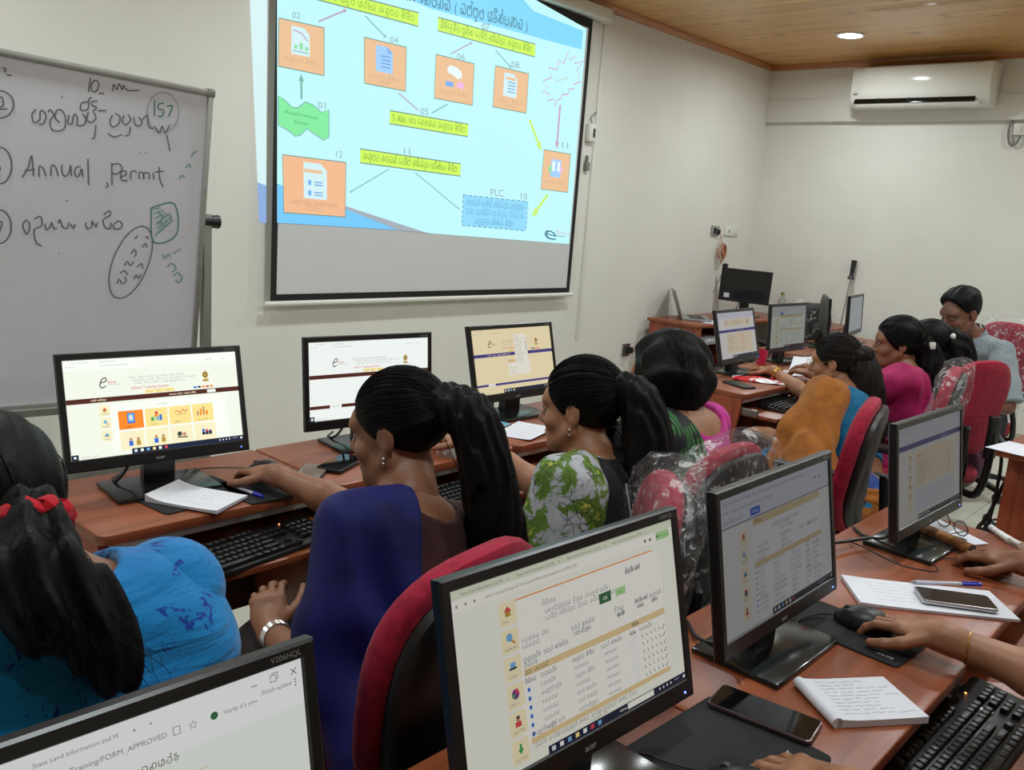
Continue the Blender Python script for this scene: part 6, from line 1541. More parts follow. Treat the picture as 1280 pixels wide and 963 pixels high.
# wall-side desks
pad('black mouse pad under the folded notebook and monitor stand', (1.03, 2.0, PZ - 0.0005), rd(6), 0.25, 0.19, False)
pad('black mouse pad under the hand beside the folded notebook', (1.18, 1.935, PZ - 0.0005), rd(-4), 0.13, 0.19, False)
notebook('white notebook folded over with handwriting before the dashboard monitor', (1.02, 1.945, PZ + 0.0035), rd(-62), 0.20, 0.135, 0.007, 9, False, 0.012, seed=2)
mouse('black mouse under the hand of the person in dark blue', (1.262, 2.025, PZ + 0.0035), rd(18), [(0.0, 0.055, 0.008), (-0.02, 0.1, 0.006), (-0.07, 0.16, 0.004), (-0.16, 0.19, 0.004), (-0.19, 0.24, 0.0)])
pen('blue capped clear ballpoint on the mouse pad beside the folded notebook', (1.135, 1.99, PZ + 0.004), (1.155, 1.862, PZ + 0.004), M_PENC, M_PENB)
phone('brown-cased phone lying on a joint between two wall-side desks', (1.372, 1.968, PZ), rd(-50), 0.075, 0.155, plain('phone_dark_case', srgb(34, 34, 36), 0.4), plain('phone_brown_back', srgb(120, 104, 92), 0.18))
phone('glossy black phone lying before the second monitor, beside the person in dark blue', (1.49, 1.99, PZ), rd(-64), 0.078, 0.16, M_BLACK, M_GLOSSBLK, th=0.012)
M_CYANSCR = emit('phone_cyan', srgb(120, 200, 225), 0.62)
phone('phone with pale blue lit screen beside the third monitor stand', (2.235, 2.115, PZ), rd(12), 0.078, 0.165, plain('phone_brown_case', srgb(92, 52, 44), 0.4), M_CYANSCR)


def sheet_paper(label, loc, yaw, w, d, curl=0.01, lines=8, name='paper', seed=4, group=None):
    t = thing(name, label, 'paper', loc, yaw, group); rr = random.Random(seed)
    f = lambda u, v: 0.0006 + curl * (u * u * 0.7 + (1 - v) ** 3 * 0.5)
    b = MB(); n = 12
    b.grid(lambda u, v: (-w / 2 + w * u, -d / 2 + d * v, f(u, v) + 0.0005), n, n, M_PAPER); b.grid(lambda u, v: (-w / 2 + w * u, -d / 2 + d * v, f(u, v)), n, n, M_PAPER2)
    b.build('leaf', None, t)
    s = Sheet((0, 0, 0), (1, 0, 0), (0, 1, 0), 0); s.p = lambda q: Vector((q[0], q[1], f((q[0] + w / 2) / w, (q[1] + d / 2) / d) + 0.0009))
    for i in range(lines):
        y = d / 2 - d * (i + 1.2) / (lines + 2); x = -w / 2 + w * 0.12
        while x < w / 2 - 0.04 - 0.03 * rr.random():
            L = rr.uniform(0.01, 0.03); s.stroke([(x + L * q / 5, y + rr.uniform(-0.0015, 0.0018)) for q in range(6)], 0.0006, M_INK); x += L + 0.005
    if lines: s.build('handwriting', t)
    return t


sheet_paper('loose written paper on the third desk beside the blue-lit phone', (2.26, 1.96, PZ), rd(15), 0.20, 0.15, 0.012)
# near desks
pad('black mouse pad with printed mark under the black phone', (1.095, 0.51, PZ - 0.0005), rd(-3), 0.27, 0.215, mark=(0.062, -0.062))
mouse('black mouse at the bottom edge with a thumb on it', (1.035, 0.445, PZ + 0.0035), rd(4), [(0.0, 0.055, 0.008), (-0.01, 0.1, 0.004), (-0.03, 0.16, 0.003), (-0.12, 0.22, 0.0)])
pad('black mouse pad with printed mark under the hand and mouse beside the form monitor', (1.672, 0.542, PZ - 0.0005), rd(-3), 0.155, 0.235, turned=True)
mouse('black mouse held on the pad beside the form monitor', (1.705, 0.54, PZ + 0.0035), rd(12), [(0.0, 0.055, 0.008), (-0.015, 0.085, 0.004), (-0.06, 0.11, 0.003), (-0.12, 0.12, 0.0), (-0.16, 0.17, 0.0)])
phone('large black phone lying on the near mouse pad', (1.243, 0.52, PZ + 0.0036), rd(8), 0.076, 0.168, plain('phone_pinkish_frame', srgb(96, 80, 82), 0.25, metal=0.6), M_GLOSSBLK)
notebook('white notebook folded back, on the near desk above the keyboard', (1.412, 0.428, PZ), rd(-36), 0.165, 0.125, 0.012, 10, True, 0.004, seed=9)
notebook('open white notebook with a silver phone lying on it', (1.965, 0.497, PZ), rd(-52), 0.33, 0.145, 0.006, 6, False, 0.003, seed=12)
phone('silver-framed phone lying on the open notebook', (1.985, 0.445, PZ + 0.0095), rd(33), 0.075, 0.155, plain('phone_silver', srgb(190, 192, 196), 0.22, metal=0.7), plain('phone_brown_glass', srgb(46, 40, 38), 0.1))
pen('clear blue ballpoint lying behind the silver phone', (2.01, 0.548, PZ + 0.0065), (2.135, 0.432, PZ + 0.001), M_PENC, M_PENB)
t = thing('paper_roll', 'brown rolled item lying behind the farthest near monitor', 'roll', (2.39, 0.61, PZ + 0.016), rd(66))
M_BROWN = fabric('brown_roll', srgb(150, 102, 56), srgb(110, 66, 30), 30, 0.6, 200, 0.3)
b = MB(); b.tube([(-0.11, 0, 0), (-0.05, 0.002, 0.001), (0.02, 0, 0), (0.07, 0.003, 0.001)], [0.015, 0.016, 0.016, 0.014], M_BROWN, 14); b.tube([(0.07, 0.003, 0.001), (0.10, 0, 0), (0.115, 0, 0)], [0.014, 0.01, 0.006], M_BROWN, 14); b.build('wrap', None, t)
b = MB(); b.tube([(-0.112, 0, 0), (-0.11, 0, 0)], [0.009, 0.0155], M_DARKWOOD, 14); b.build('end', None, t)
sheet_paper('white paper under the glasses behind the brown roll', (2.478, 0.62, PZ), rd(60), 0.20, 0.12, 0.004, 5, seed=8)
t = thing('glasses', 'pair of thin black glasses on the paper behind the brown roll', 'glasses', (2.487, 0.60, PZ + 0.006), rd(56))
b = MB()
for sx in (-1, 1): b.tube([(sx * 0.034 + 0.026 * math.cos(a), 0.0, 0.02 + 0.018 * math.sin(a)) for a in [2 * PI * i / 20 for i in range(20)]], 0.0016, M_BLACK, 6, True)
b.tube([(-0.009, 0, 0.024), (0, 0.002, 0.027), (0.009, 0, 0.024)], 0.0014, M_BLACK, 6); b.build('frame', None, t)
M_GLASS = plain('lens', srgb(150, 160, 160), 0.05, var=0.01)
MATS['lens'].node_tree.nodes['Principled BSDF'].inputs['Alpha'].default_value = 0.18
for sx in (-1, 1):
    b = MB(); b.X = XF((sx * 0.034, 0, 0.02), (PI / 2, 0, 0)); b.lathe([(0, 0.0004), (0.025, 0.0004), (0.025, -0.0004), (0, -0.0004)], M_GLASS, 18); b.build('lens', None, t)
    b = MB(); b.tube(crom([(sx * 0.061, 0.0, 0.026), (sx * 0.063, 0.06, 0.016), (sx * 0.06, 0.11, 0.004), (sx * 0.058, 0.13, 0.0)], 4), 0.0014, M_BLACK, 6); b.build('temple', None, t)
mouse('black mouse under the farther hand at the right edge', (2.30, 0.462, PZ), rd(20), [(0.0, 0.055, 0.008), (-0.02, 0.11, 0.003), (-0.08, 0.13, 0.013), (-0.15, 0.12, 0.015), (-0.16, 0.2, 0.016), (-0.08, 0.28, 0.014), (-0.02, 0.32, 0.003)])
for i, (x, y, a) in enumerate(((2.575, 0.50, 40), (2.555, 0.475, 48))):
    t = thing('white_tube', ['slim white tube lying at the desk corner, farther of two', 'slim white tube lying at the desk corner, nearer of two'][i], 'tube', (x, y, PZ + 0.009), rd(a), 'white tubes at the desk corner')
    b = MB(); b.cyl((-0.05, 0, 0), (0.03, 0, 0), 0.008, None, M_WHITE, 14); b.build('body', None, t)
    b = MB(); b.cyl((0.03, 0, 0), (0.05, 0, 0), 0.0085, None, M_PAPER2, 14); b.build('cap', None, t)
sheet_paper('white paper on the corner of the desk cut off at the right edge', (3.79, 0.735, PZ), rd(-10), 0.21, 0.15, 0.003, 0)

# far desks
t = thing('packet', 'red and white packet lying before the far lit monitor', 'packet', (4.13, 2.015, PZ), rd(-62))
M_PKT = fabric('packet_red', srgb(196, 28, 44), srgb(226, 220, 222), 9, 0.25, 80, 0.2, stops=(0.52, 0.56), sheen=0)
b = MB(); b.grid(lambda u, v: (-0.13 + 0.26 * u, -0.07 + 0.14 * v, 0.004 + 0.016 * math.sin(PI * u) * math.sin(PI * v) + 0.003 * math.sin(17 * u + 9 * v)), 16, 10, M_PKT); b.grid(lambda u, v: (-0.13 + 0.26 * u, -0.07 + 0.14 * v, 0.0005 + 0.0035 * (1 if 0 in (u, v) or 1 in (u, v) else 0)), 16, 10, M_PKT); b.build('wrapper', None, t)
phone('dark phone at the front corner of the far desk with the red packet', (3.90, 2.0, PZ), rd(-20), 0.08, 0.165, M_BLACK, plain('phone_slate', srgb(60, 64, 62), 0.2))
mouse('black mouse under the hand with gold bangles', (4.29, 2.085, PZ), rd(8), [(0.0, 0.055, 0.008), (-0.02, 0.1, 0.003), (-0.1, 0.14, 0.0), (-0.25, 0.12, 0.0)])
t = thing('booklet', 'white and red printed booklet before the dull grey monitor', 'booklet', (4.55, 2.0, PZ), rd(-25))
M_BKL = fabric('booklet_print', srgb(222, 222, 228), srgb(64, 66, 92), 14, 0.4, 80, 0.1, stops=(0.55, 0.62), sheen=0)
b = MB(); b.box((0, 0, 0.004), (0.21, 0.15, 0.008), M_BKL, 0.001); b.build('pages', None, t); b = MB(); b.box((0.06, -0.02, 0.0086), (0.07, 0.09, 0.001), plain('booklet_red', srgb(190, 30, 45), 0.35)); b.build('red_panel', None, t, 'red panel on the cover')
sheet_paper('white curled paper behind the printed booklet on the far desk', (4.78, 2.06, PZ + 0.001), rd(20), 0.21, 0.15, 0.07, 0)
t = thing('folder', 'pinkish folder on the farthest desk beside the person in pink', 'folder', (5.52, 2.09, PZ), rd(8))
b = MB(); b.box((0, 0, 0.004), (0.32, 0.19, 0.008), plain('folder_pink', srgb(186, 96, 104), 0.5), 0.002); b.build('cover', None, t); b = MB(); b.box((0.02, 0.01, 0.0095), (0.24, 0.14, 0.003), M_PAPER); b.build('paper', None, t)
t = thing('cup', 'small red cup behind the two far monitors', 'cup', (4.66, 2.27, PZ), 0)
b = MB(); b.lathe([(0.0, 0.001), (0.027, 0.001), (0.034, 0.085), (0.031, 0.085), (0.025, 0.006), (0.0, 0.006)], plain('cup_red', srgb(188, 28, 66), 0.3), 24); b.build('body', None, t)
b = MB(); b.tube(crom([(0.031, 0, 0.07), (0.055, 0, 0.065), (0.055, 0, 0.03), (0.029, 0, 0.02)], 5), 0.004, MATS['cup_red']); b.build('handle', None, t)

# corner desk things
t = thing('laptop', 'open silver laptop on the corner desk near the front wall', 'laptop', (6.26, 3.68, DZ), rd(38))
M_LAP = plain('laptop_silver', srgb(150, 154, 154), 0.35, metal=0.5)
b = MB(); b.box((0, 0, 0.009), (0.34, 0.235, 0.018), M_LAP, 0.004); b.build('base', None, t)
b = MB(); b.box((0, -0.01, 0.0185), (0.29, 0.12, 0.001), M_BLACK); b.build('keys', None, t)
b = MB(); b.X = XF((0, 0.118, 0.015), (-0.35, 0, 0)); b.box((0, 0, 0.115), (0.34, 0.008, 0.23), M_LAP, 0.003); b.build('lid', None, t)
b = MB(); b.X = XF((0, 0.118, 0.015), (-0.35, 0, 0)); b.box((0, -0.005, 0.118), (0.31, 0.001, 0.195), emit('laptop_screen', srgb(150, 160, 165), 0.6)); b.build('display', None, t)
sheet_paper('loose white paper in front of the laptop on the corner desk', (6.22, 3.46, DZ + 0.0005), rd(10), 0.21, 0.16, 0.006, 0)
t = thing('adapter', 'small black adapter beside the laptop', 'adapter', (6.62, 3.66, DZ), rd(15))
b = MB(); b.box((0, 0, 0.018), (0.16, 0.07, 0.036), M_BLACK, 0.008); b.build('case', None, t); b = MB(); b.tube(crom([(0.08, 0, 0.015), (0.14, 0.04, 0.006), (0.22, 0.1, 0.006), (0.3, 0.06, 0.006)], 5), 0.004, M_CABLE); b.build('cable', None, t)
t = thing('papers', 'stack of white papers on the shelf under the laptop', 'papers', (6.2, 3.52, 0.611), rd(4))
b = MB(); b.box((0, 0, 0.012), (0.3, 0.2, 0.024), M_PAPER2, 0.002); b.build('stack', None, t)
t = thing('computer_case', 'dark computer case standing under the corner desk', 'computer', (6.3, 3.62, 0), 0)
b = MB(); b.box((0, 0, 0.205), (0.19, 0.4, 0.40), M_BLACK, 0.008); b.build('case', None, t); b = MB(); b.box((0, -0.2, 0.22), (0.17, 0.012, 0.36), M_GREYTOP, 0.006); b.build('front', None, t)
t = thing('bottle', 'clear plastic bottle behind the switched-off corner monitor', 'bottle', (7.35, 3.46, DZ), 0)
M_BOT = plain('bottle_plastic', srgb(205, 215, 205), 0.12, var=0.01); MATS['bottle_plastic'].node_tree.nodes['Principled BSDF'].inputs['Transmission Weight'].default_value = 0.75
b = MB(); b.lathe([(0, 0.0), (0.034, 0.0), (0.036, 0.02), (0.036, 0.13), (0.034, 0.15), (0.015, 0.19), (0.014, 0.215), (0.0, 0.216)], M_BOT, 24); b.build('body', None, t)
b = MB(); b.lathe([(0.0165, 0.205), (0.0165, 0.228), (0.0, 0.229)], plain('cap_green', srgb(120, 150, 70), 0.4), 20); b.build('cap', None, t)
# thin rod leaning by the right wall
t = thing('rod', 'thin metal rod with a black grip leaning against the right wall', 'rod', (7.46, 2.95, 0), 0)
b = MB(); b.cyl((-0.14, -0.01, 0.0), (0.075, 0.0, 1.16), 0.008, 0.007, M_METAL, 10); b.build('shaft', None, t)
b = MB(); b.cyl((0.073, 0, 1.15), (0.079, 0, 1.18), 0.03, 0.018, M_BLACK, 14); b.cyl((0.079, 0, 1.18), (0.098, 0, 1.31), 0.017, 0.024, M_BLACK, 14); b.build('grip', None, t)

# cables under and behind the desks
def cable(label, pts, r=0.005, mat=None, n=8):
    t = thing('power_cable', label, 'cable', pts[0], 0)
    p0 = np.array(pts[0], float); b = MB(); b.tube(crom([np.array(p, float) - p0 for p in pts], 8), r, mat or M_CABLE, n); b.build('cord', None, t); return t


cable('black cable hanging in a loop behind the desk at the right edge, left strand', [(3.86, 0.80, 0.72), (3.90, 0.80, 0.62), (3.885, 0.80, 0.45), (3.84, 0.805, 0.36), (3.80, 0.81, 0.315), (3.765, 0.81, 0.33), (3.745, 0.81, 0.375), (3.765, 0.812, 0.40)], 0.007)
cable('black cable hanging in a loop behind the desk at the right edge, right strand', [(4.20, 0.80, 0.70), (4.12, 0.80, 0.61), (4.02, 0.802, 0.55), (3.91, 0.815, 0.43), (3.81, 0.818, 0.405), (3.765, 0.812, 0.40)], 0.008)
t = thing('cable_pile', 'tangle of black cables on the floor beside the right-edge desk', 'cables', (4.72, 0.96, 0.0))
b = MB()
for k in range(6):
    ph = k * 1.1; pts = [(0.07 * math.cos(a + ph) * (1 + .2 * math.sin(2 * a)) , 0.05 * math.sin(a), 0.08 + 0.07 * math.sin(a * 1.0 + k) + 0.012 * k) for a in [2 * PI * i / 24 for i in range(24)]]
    b.tube(pts, 0.006, M_CABLE, 6, True)
b.tube(crom([(-0.02, 0.0, 0.12), (0.0, 0.02, 0.05), (0.04, 0.02, 0.007), (0.12, 0.08, 0.006)], 6), 0.006, M_CABLE, 6); b.build('coils', None, t)
cable('black monitor cables running behind the near desks', [(1.62, 0.74, DZ + 0.008), (1.78, 0.79, DZ + 0.02), (1.95, 0.78, DZ + 0.03), (2.12, 0.74, DZ + 0.02), (2.2, 0.71, DZ + 0.02)], 0.0045)
cable('black cable dropping behind the two largest near monitors', [(1.20, 0.66, DZ + 0.03), (1.22, 0.74, DZ + 0.06), (1.26, 0.79, DZ + 0.05), (1.27, 0.815, DZ - 0.05), (1.28, 0.83, 0.4)], 0.0045)
cable('thick black cable on the desk behind the dull grey monitor', [(4.85, 2.3, DZ + 0.006), (5.1, 2.24, DZ + 0.01), (5.3, 2.2, DZ + 0.01), (5.42, 2.2, DZ + 0.006)], 0.009)
cable('thin red-brown cable on the far desk by the red packet', [(4.1, 2.25, DZ + 0.004), (4.3, 2.28, DZ + 0.004), (4.42, 2.18, DZ + 0.004), (4.40, 2.1, DZ + 0.004)], 0.003, plain('cable_red', srgb(120, 46, 40), 0.5))
cable('black cables hanging under the corner of the far desk', [(3.9, 2.34, 0.74), (3.75, 2.38, 0.6), (3.72, 2.4, 0.3), (3.6, 2.45, 0.01), (3.3, 2.6, 0.008)], 0.006)
# ------------------------------------------------------------------ office chairs
def film_mat():
    m, nt, b = _new('clear_film')
    mp = _tex(nt); n = _noise(nt, mp, 26, 5, 0.65, 1.2)
    b.inputs['Base Color'].default_value = (0.92, 0.93, 0.93, 1); b.inputs['Roughness'].default_value = 0.14
    b.inputs['Specular IOR Level'].default_value = 0.9
    r = _ramp(nt, n.outputs[0], [(0.42, (0.04, 0.04, 0.04, 1)), (0.56, (0.10, 0.10, 0.10, 1)), (0.63, (0.62, 0.62, 0.62, 1)), (0.70, (0.12, 0.12, 0.12, 1))])  # whitish crinkle highlights painted into the film's opacity
    nt.links.new(r.outputs[0], b.inputs['Alpha'])
    _bump(nt, b, n.outputs[0], 0.9, 0.02)
    return m


M_FILM = film_mat()


def outline(w, h, n=40):
    """rounded chair-back outline, widest above the middle, as (x, z)"""
    pts = []
    for k in range(n):
        a = 2 * PI * k / n; c, s = math.cos(a), math.sin(a)
        x = math.copysign(abs(c) ** 0.72, c); z = math.copysign(abs(s) ** 0.8, s)
        pts.append((x * w / 2 * (0.90 + 0.10 * z), z * h / 2))
    return pts


def pillow(b, pts, zc, layers, curve, mat, M=None):
    """loft scaled outlines; layers = (scale, y)"""
    rs = []
    for sc_, y in layers:
        r = []
        for x, z in pts:
            X, Z = x * sc_, z * sc_
            p = Vector((X, y + curve(X, Z), Z + zc)); r.append(M @ p if M else p)
        rs.append(r)
    b.rings(rs, mat, (True, True), True)


def chair(label, loc, rz, wrap=False, arms=True, seat_z=0.44, back_h=0.46, back_w=0.46, group='red office chairs', redback=False, cushion=None):
    t = thing('office_chair', label, 'chair', loc, rz, group)
    zc = seat_z + 0.10 + back_h / 2
    crv = lambda x, z: 1.1 * x * x * 0.5 - 0.10 * math.exp(-((z + 0.13) / 0.13) ** 2) * 0.25 * -1 - 0.10 * max(0, z) ** 1.0 * 0.6
    M = XF((0, -0.235, 0))
    o = outline(back_w, back_h)
    b = MB(); pillow(b, o, zc, [(0.80, 0.040), (0.93, 0.036), (0.99, 0.022), (1.0, 0.008), (0.985, -0.008), (0.95, -0.014), (0.8, -0.016)], crv, cushion or M_RED, M); b.build('back_cushion', None, t)
    if not redback:
        b = MB(); pillow(b, outline(back_w - 0.035, back_h - 0.035), zc - 0.004, [(0.97, -0.012), (1.0, -0.022), (0.985, -0.036), (0.93, -0.043), (0.75, -0.046)], crv, M_BLACK, M); b.build('back_shell', None, t)
    b = MB(); b.tube(crom([(0, -0.31, zc - 0.02), (0, -0.33, zc - 0.22), (0, -0.30, seat_z - 0.07), (0, -0.2, seat_z - 0.085), (0, -0.05, seat_z - 0.085)], 5), 0.018, M_BLACK, 10); b.box((0, -0.325, zc - 0.12), (0.075, 0.02, 0.2), M_BLACK, 0.006); b.build('back_bar', None, t)
    so = [(x, y) for x, y in outline(0.48, 0.46)]
    b = MB(); rs = []
    for s_, z in ((0.85, seat_z - 0.055), (0.97, seat_z - 0.05), (1.0, seat_z - 0.03), (0.995, seat_z - 0.012), (0.93, seat_z + 0.004), (0.7, seat_z + 0.006)): rs.append([(x * s_, y * s_, z + 0.012 * (x / 0.24) ** 2) for x, y in so])
    b.rings(rs, M_RED, (True, True)); b.build('seat', None, t)
    b = MB(); b.rings([[(x * s_, y * s_, z) for x, y in so] for s_, z in ((0.6, seat_z - 0.085), (0.9, seat_z - 0.075), (0.94, seat_z - 0.052))], M_BLACK, (True, True)); b.box((0, -0.02, seat_z - 0.09), (0.16, 0.2, 0.03), M_BLACK, 0.008); b.build('seat_pan', None, t)
    if arms:
        for s in (-1, 1):
            b = MB(); x = s * 0.265
            b.tube(crom([(s * 0.2, 0.02, seat_z - 0.065), (x, 0.03, seat_z - 0.05), (x + s * 0.012, 0.06, seat_z + 0.05), (x, 0.09, seat_z + 0.17), (x, 0.0, seat_z + 0.20), (x, -0.12, seat_z + 0.19), (x - s * 0.005, -0.19, seat_z + 0.15), (s * 0.235, -0.245, seat_z + 0.13)], 6), 0.015, M_BLACK, 8)
            b.box((x, -0.02, seat_z + 0.212), (0.055, 0.24, 0.026), M_BLACK, 0.012); b.build('armrest', None, t)
    b = MB(); b.cyl((0, 0, 0.1), (0, 0, seat_z - 0.2), 0.028, None, M_BLACK); b.cyl((0, 0, seat_z - 0.2), (0, 0, seat_z - 0.09), 0.016, None, M_METAL); b.build('gas_lift', None, t)
    b = MB(); b.lathe([(0.0, 0.135), (0.04, 0.13), (0.045, 0.085), (0.0, 0.08)], M_BLACK, 20); b.build('hub', None, t)
    for k in range(5):
        a = 2 * PI * k / 5 + 0.3
        b = MB(); b.X = XF((0, 0, 0), (0, 0, a))
        b.rings([[(x, -w, z0), (x, w, z0), (x, w * .8, z1), (x, -w * .8, z1)] for x, w, z0, z1 in ((0.03, 0.028, 0.085, 0.125), (0.12, 0.024, 0.082, 0.115), (0.24, 0.02, 0.072, 0.098), (0.30, 0.018, 0.062, 0.088), (0.315, 0.012, 0.062, 0.082))], M_BLACK, (True, True), False); leg = b.build('base_leg', None, t)
        b = MB(); b.X = XF((0, 0, 0), (0, 0, a)) @ XF((0.295, 0, 0), (0, 0, 0.7 * k))
        for s in (-1, 1): b.cyl((0.012, s * 0.007, 0.026), (0.012, s * 0.024, 0.026), 0.026, None, M_BLACK, 18)
        b.box((0.004, 0, 0.042), (0.034, 0.03, 0.026), M_BLACK, 0.006); b.cyl((0, 0, 0.045), (0, 0, 0.07), 0.008, None, M_BLACK, 8)
        b.build('caster', None, leg)
    if wrap:
        b = MB(); o2 = outline(back_w + 0.03, back_h + 0.05, 60)
        rr = random.Random(len(label)); ph = [rr.uniform(0, 6) for _ in range(6)]
        lay = []
        for s_, y in ((0.6, 0.062), (0.95, 0.056), (1.03, 0.03), (1.05, 0.0), (1.04, -0.03), (0.98, -0.06), (0.6, -0.068)):
            r = []
            for k, (x, z) in enumerate(o2):
                q = 1 + 0.02 * math.sin(9 * k / 60 * 2 * PI + ph[0] + 40 * y) + 0.015 * math.sin(17 * k / 60 * 2 * PI + ph[1] - 60 * y)
                X, Z = x * s_ * q, z * s_ * q; Z = Z - (0.06 if Z < -0.2 else 0) * (1 + .5 * math.sin(5 * X * 20 + ph[2]))
                r.append(M @ Vector((X, y + crv(X, max(-.25, Z)) + 0.006 * math.sin(30 * X + 22 * Z + ph[3]), Z + zc)))
            lay.append(r)
        b.rings(lay, M_FILM, (True, True), True); b.build('plastic_wrap', None, t, 'clear crinkled plastic cover over the backrest')
    return t


chair('red office chair with black back shell, behind the person in dark blue', (0.90, 1.12, 0), rd(8))
chair('plastic-wrapped red chair behind the green batik sleeve, turned to the left', (1.49, 1.16, 0), rd(40), wrap=True, seat_z=0.40)
chair('red and black chair with torn plastic behind the person in magenta', (2.04, 1.275, 0), rd(0), wrap=True, seat_z=0.405)
chair('red chair with black back shell just left of the purple-bar monitor', (2.84, 1.23, 0), rd(15))
chair('plastic-wrapped chair mostly hidden behind the person in pink', (3.98, 1.30, 0), rd(14), wrap=True)
chair('plain red chair with rounded back right of the person in pink', (4.56, 1.27, 0), rd(-22), redback=True)
for _lb, _x in (('red chair under the person with the thin gold bracelet, outside the photo', 1.52), ('red chair under the person at the farther right-edge mouse, outside the photo', 2.14), ('red chair under the person with a thumb on the mouse, outside the photo', 0.94)):
    chair(_lb, (_x, -0.27, 0), 0.0, arms=False)
chair('maroon chair in shiny plastic behind the person in the grey shirt', (5.92, 1.42, 0), rd(75), wrap=True, back_h=0.52)
chair('chair with grey plastic over its back beside the switched-off corner monitor', (6.55, 2.98, 0), rd(-35), wrap=True, cushion=M_GREYTOP)
# ------------------------------------------------------------------ people
M_EYEW = plain('eye_white', srgb(150, 140, 132), 0.3, var=0.01); M_EYED = plain('eye_dark', srgb(18, 12, 10), 0.12, var=0.01)
M_GOLD = plain('gold', srgb(205, 165, 90), 0.25, metal=0.9); M_SILV = plain('silver', srgb(205, 205, 205), 0.25, metal=0.9)
H_BLACK = hairmat('hair_black'); H_BROWN = hairmat('hair_brownblack', (0.013, 0.010, 0.009, 1))


def ik(S, Wr, a, b, hint):
    S, Wr = V3(S), V3(Wr); d = Wr - S; L = np.linalg.norm(d)
    if L > (a + b) * 0.985: f = L / ((a + b) * 0.985); a *= f; b *= f
    u = d / L; x = (a * a - b * b + L * L) / (2 * L); h = math.sqrt(max(0, a * a - x * x))
    n = V3(hint); n = n - u * (n @ u); n = nrm(n)
    return S + u * x + n * h


def hand_prims(Wr, d, up, thumb, s=1.0, curl=(0.25, 0.35, 0.3), spread=1.0, reach=None):
    """palm, four fingers and a thumb: d = wrist to knuckles, up = back of the hand, thumb = +1 if the thumb is on cross(d, up)"""
    d = nrm(d); up = V3(up); up = nrm(up - d * (up @ d)); lat = np.cross(d, up) * thumb   # lat points to the thumb side
    Wr = V3(Wr); R = np.stack([lat, d, up], 1); P = []
    P += [ell(Wr + d * 0.047 * s, V3(0.040, 0.052, 0.0155) * s, R, 0.012 * s, 'hand'), cap(Wr - d * 0.01 * s, Wr + d * 0.02 * s, 0.024 * s, 0.024 * s, 0.02 * s, 'hand'),
          cap(Wr + d * .07 * s + lat * .026 * s, Wr + d * .08 * s - lat * .028 * s, 0.0125 * s, 0.011 * s, 0.012 * s, 'hand')]
    for i, (o, L, r) in enumerate(((0.0285, 0.073, 0.0088), (0.0095, 0.081, 0.0090), (-0.0095, 0.075, 0.0086), (-0.027, 0.058, 0.0076))):
        p = Wr + (d * (0.083 - 0.004 * abs(i - 1.2)) + lat * o) * s; f = nrm(d + lat * (o * 3.2) * spread); ang = 0.0
        for j, (fr, c) in enumerate(zip((0.46, 0.31, 0.23), curl)):
            ang += c * (1 + 0.06 * i); q = nrm(f * math.cos(ang) - up * math.sin(ang)); e = p + q * L * fr * s
            P.append(cap(p, e, r * s * (1 - 0.07 * j), r * s * (0.95 - 0.09 * j), 0.0035 * s, 'finger')); p = e
    p = Wr + (d * 0.022 + lat * 0.026 - up * 0.004) * s; f = nrm(d * 0.62 + lat * 0.68 - up * 0.22)
    for j, (L, r) in enumerate(((0.042, 0.0125), (0.030, 0.0105), (0.024, 0.0092))):
        e = p + f * L * s; P.append(cap(p, e, r * s, r * s * 0.88, 0.006 * s, 'thumb')); p = e; f = nrm(f + d * 0.30 - lat * 0.22)
    return P


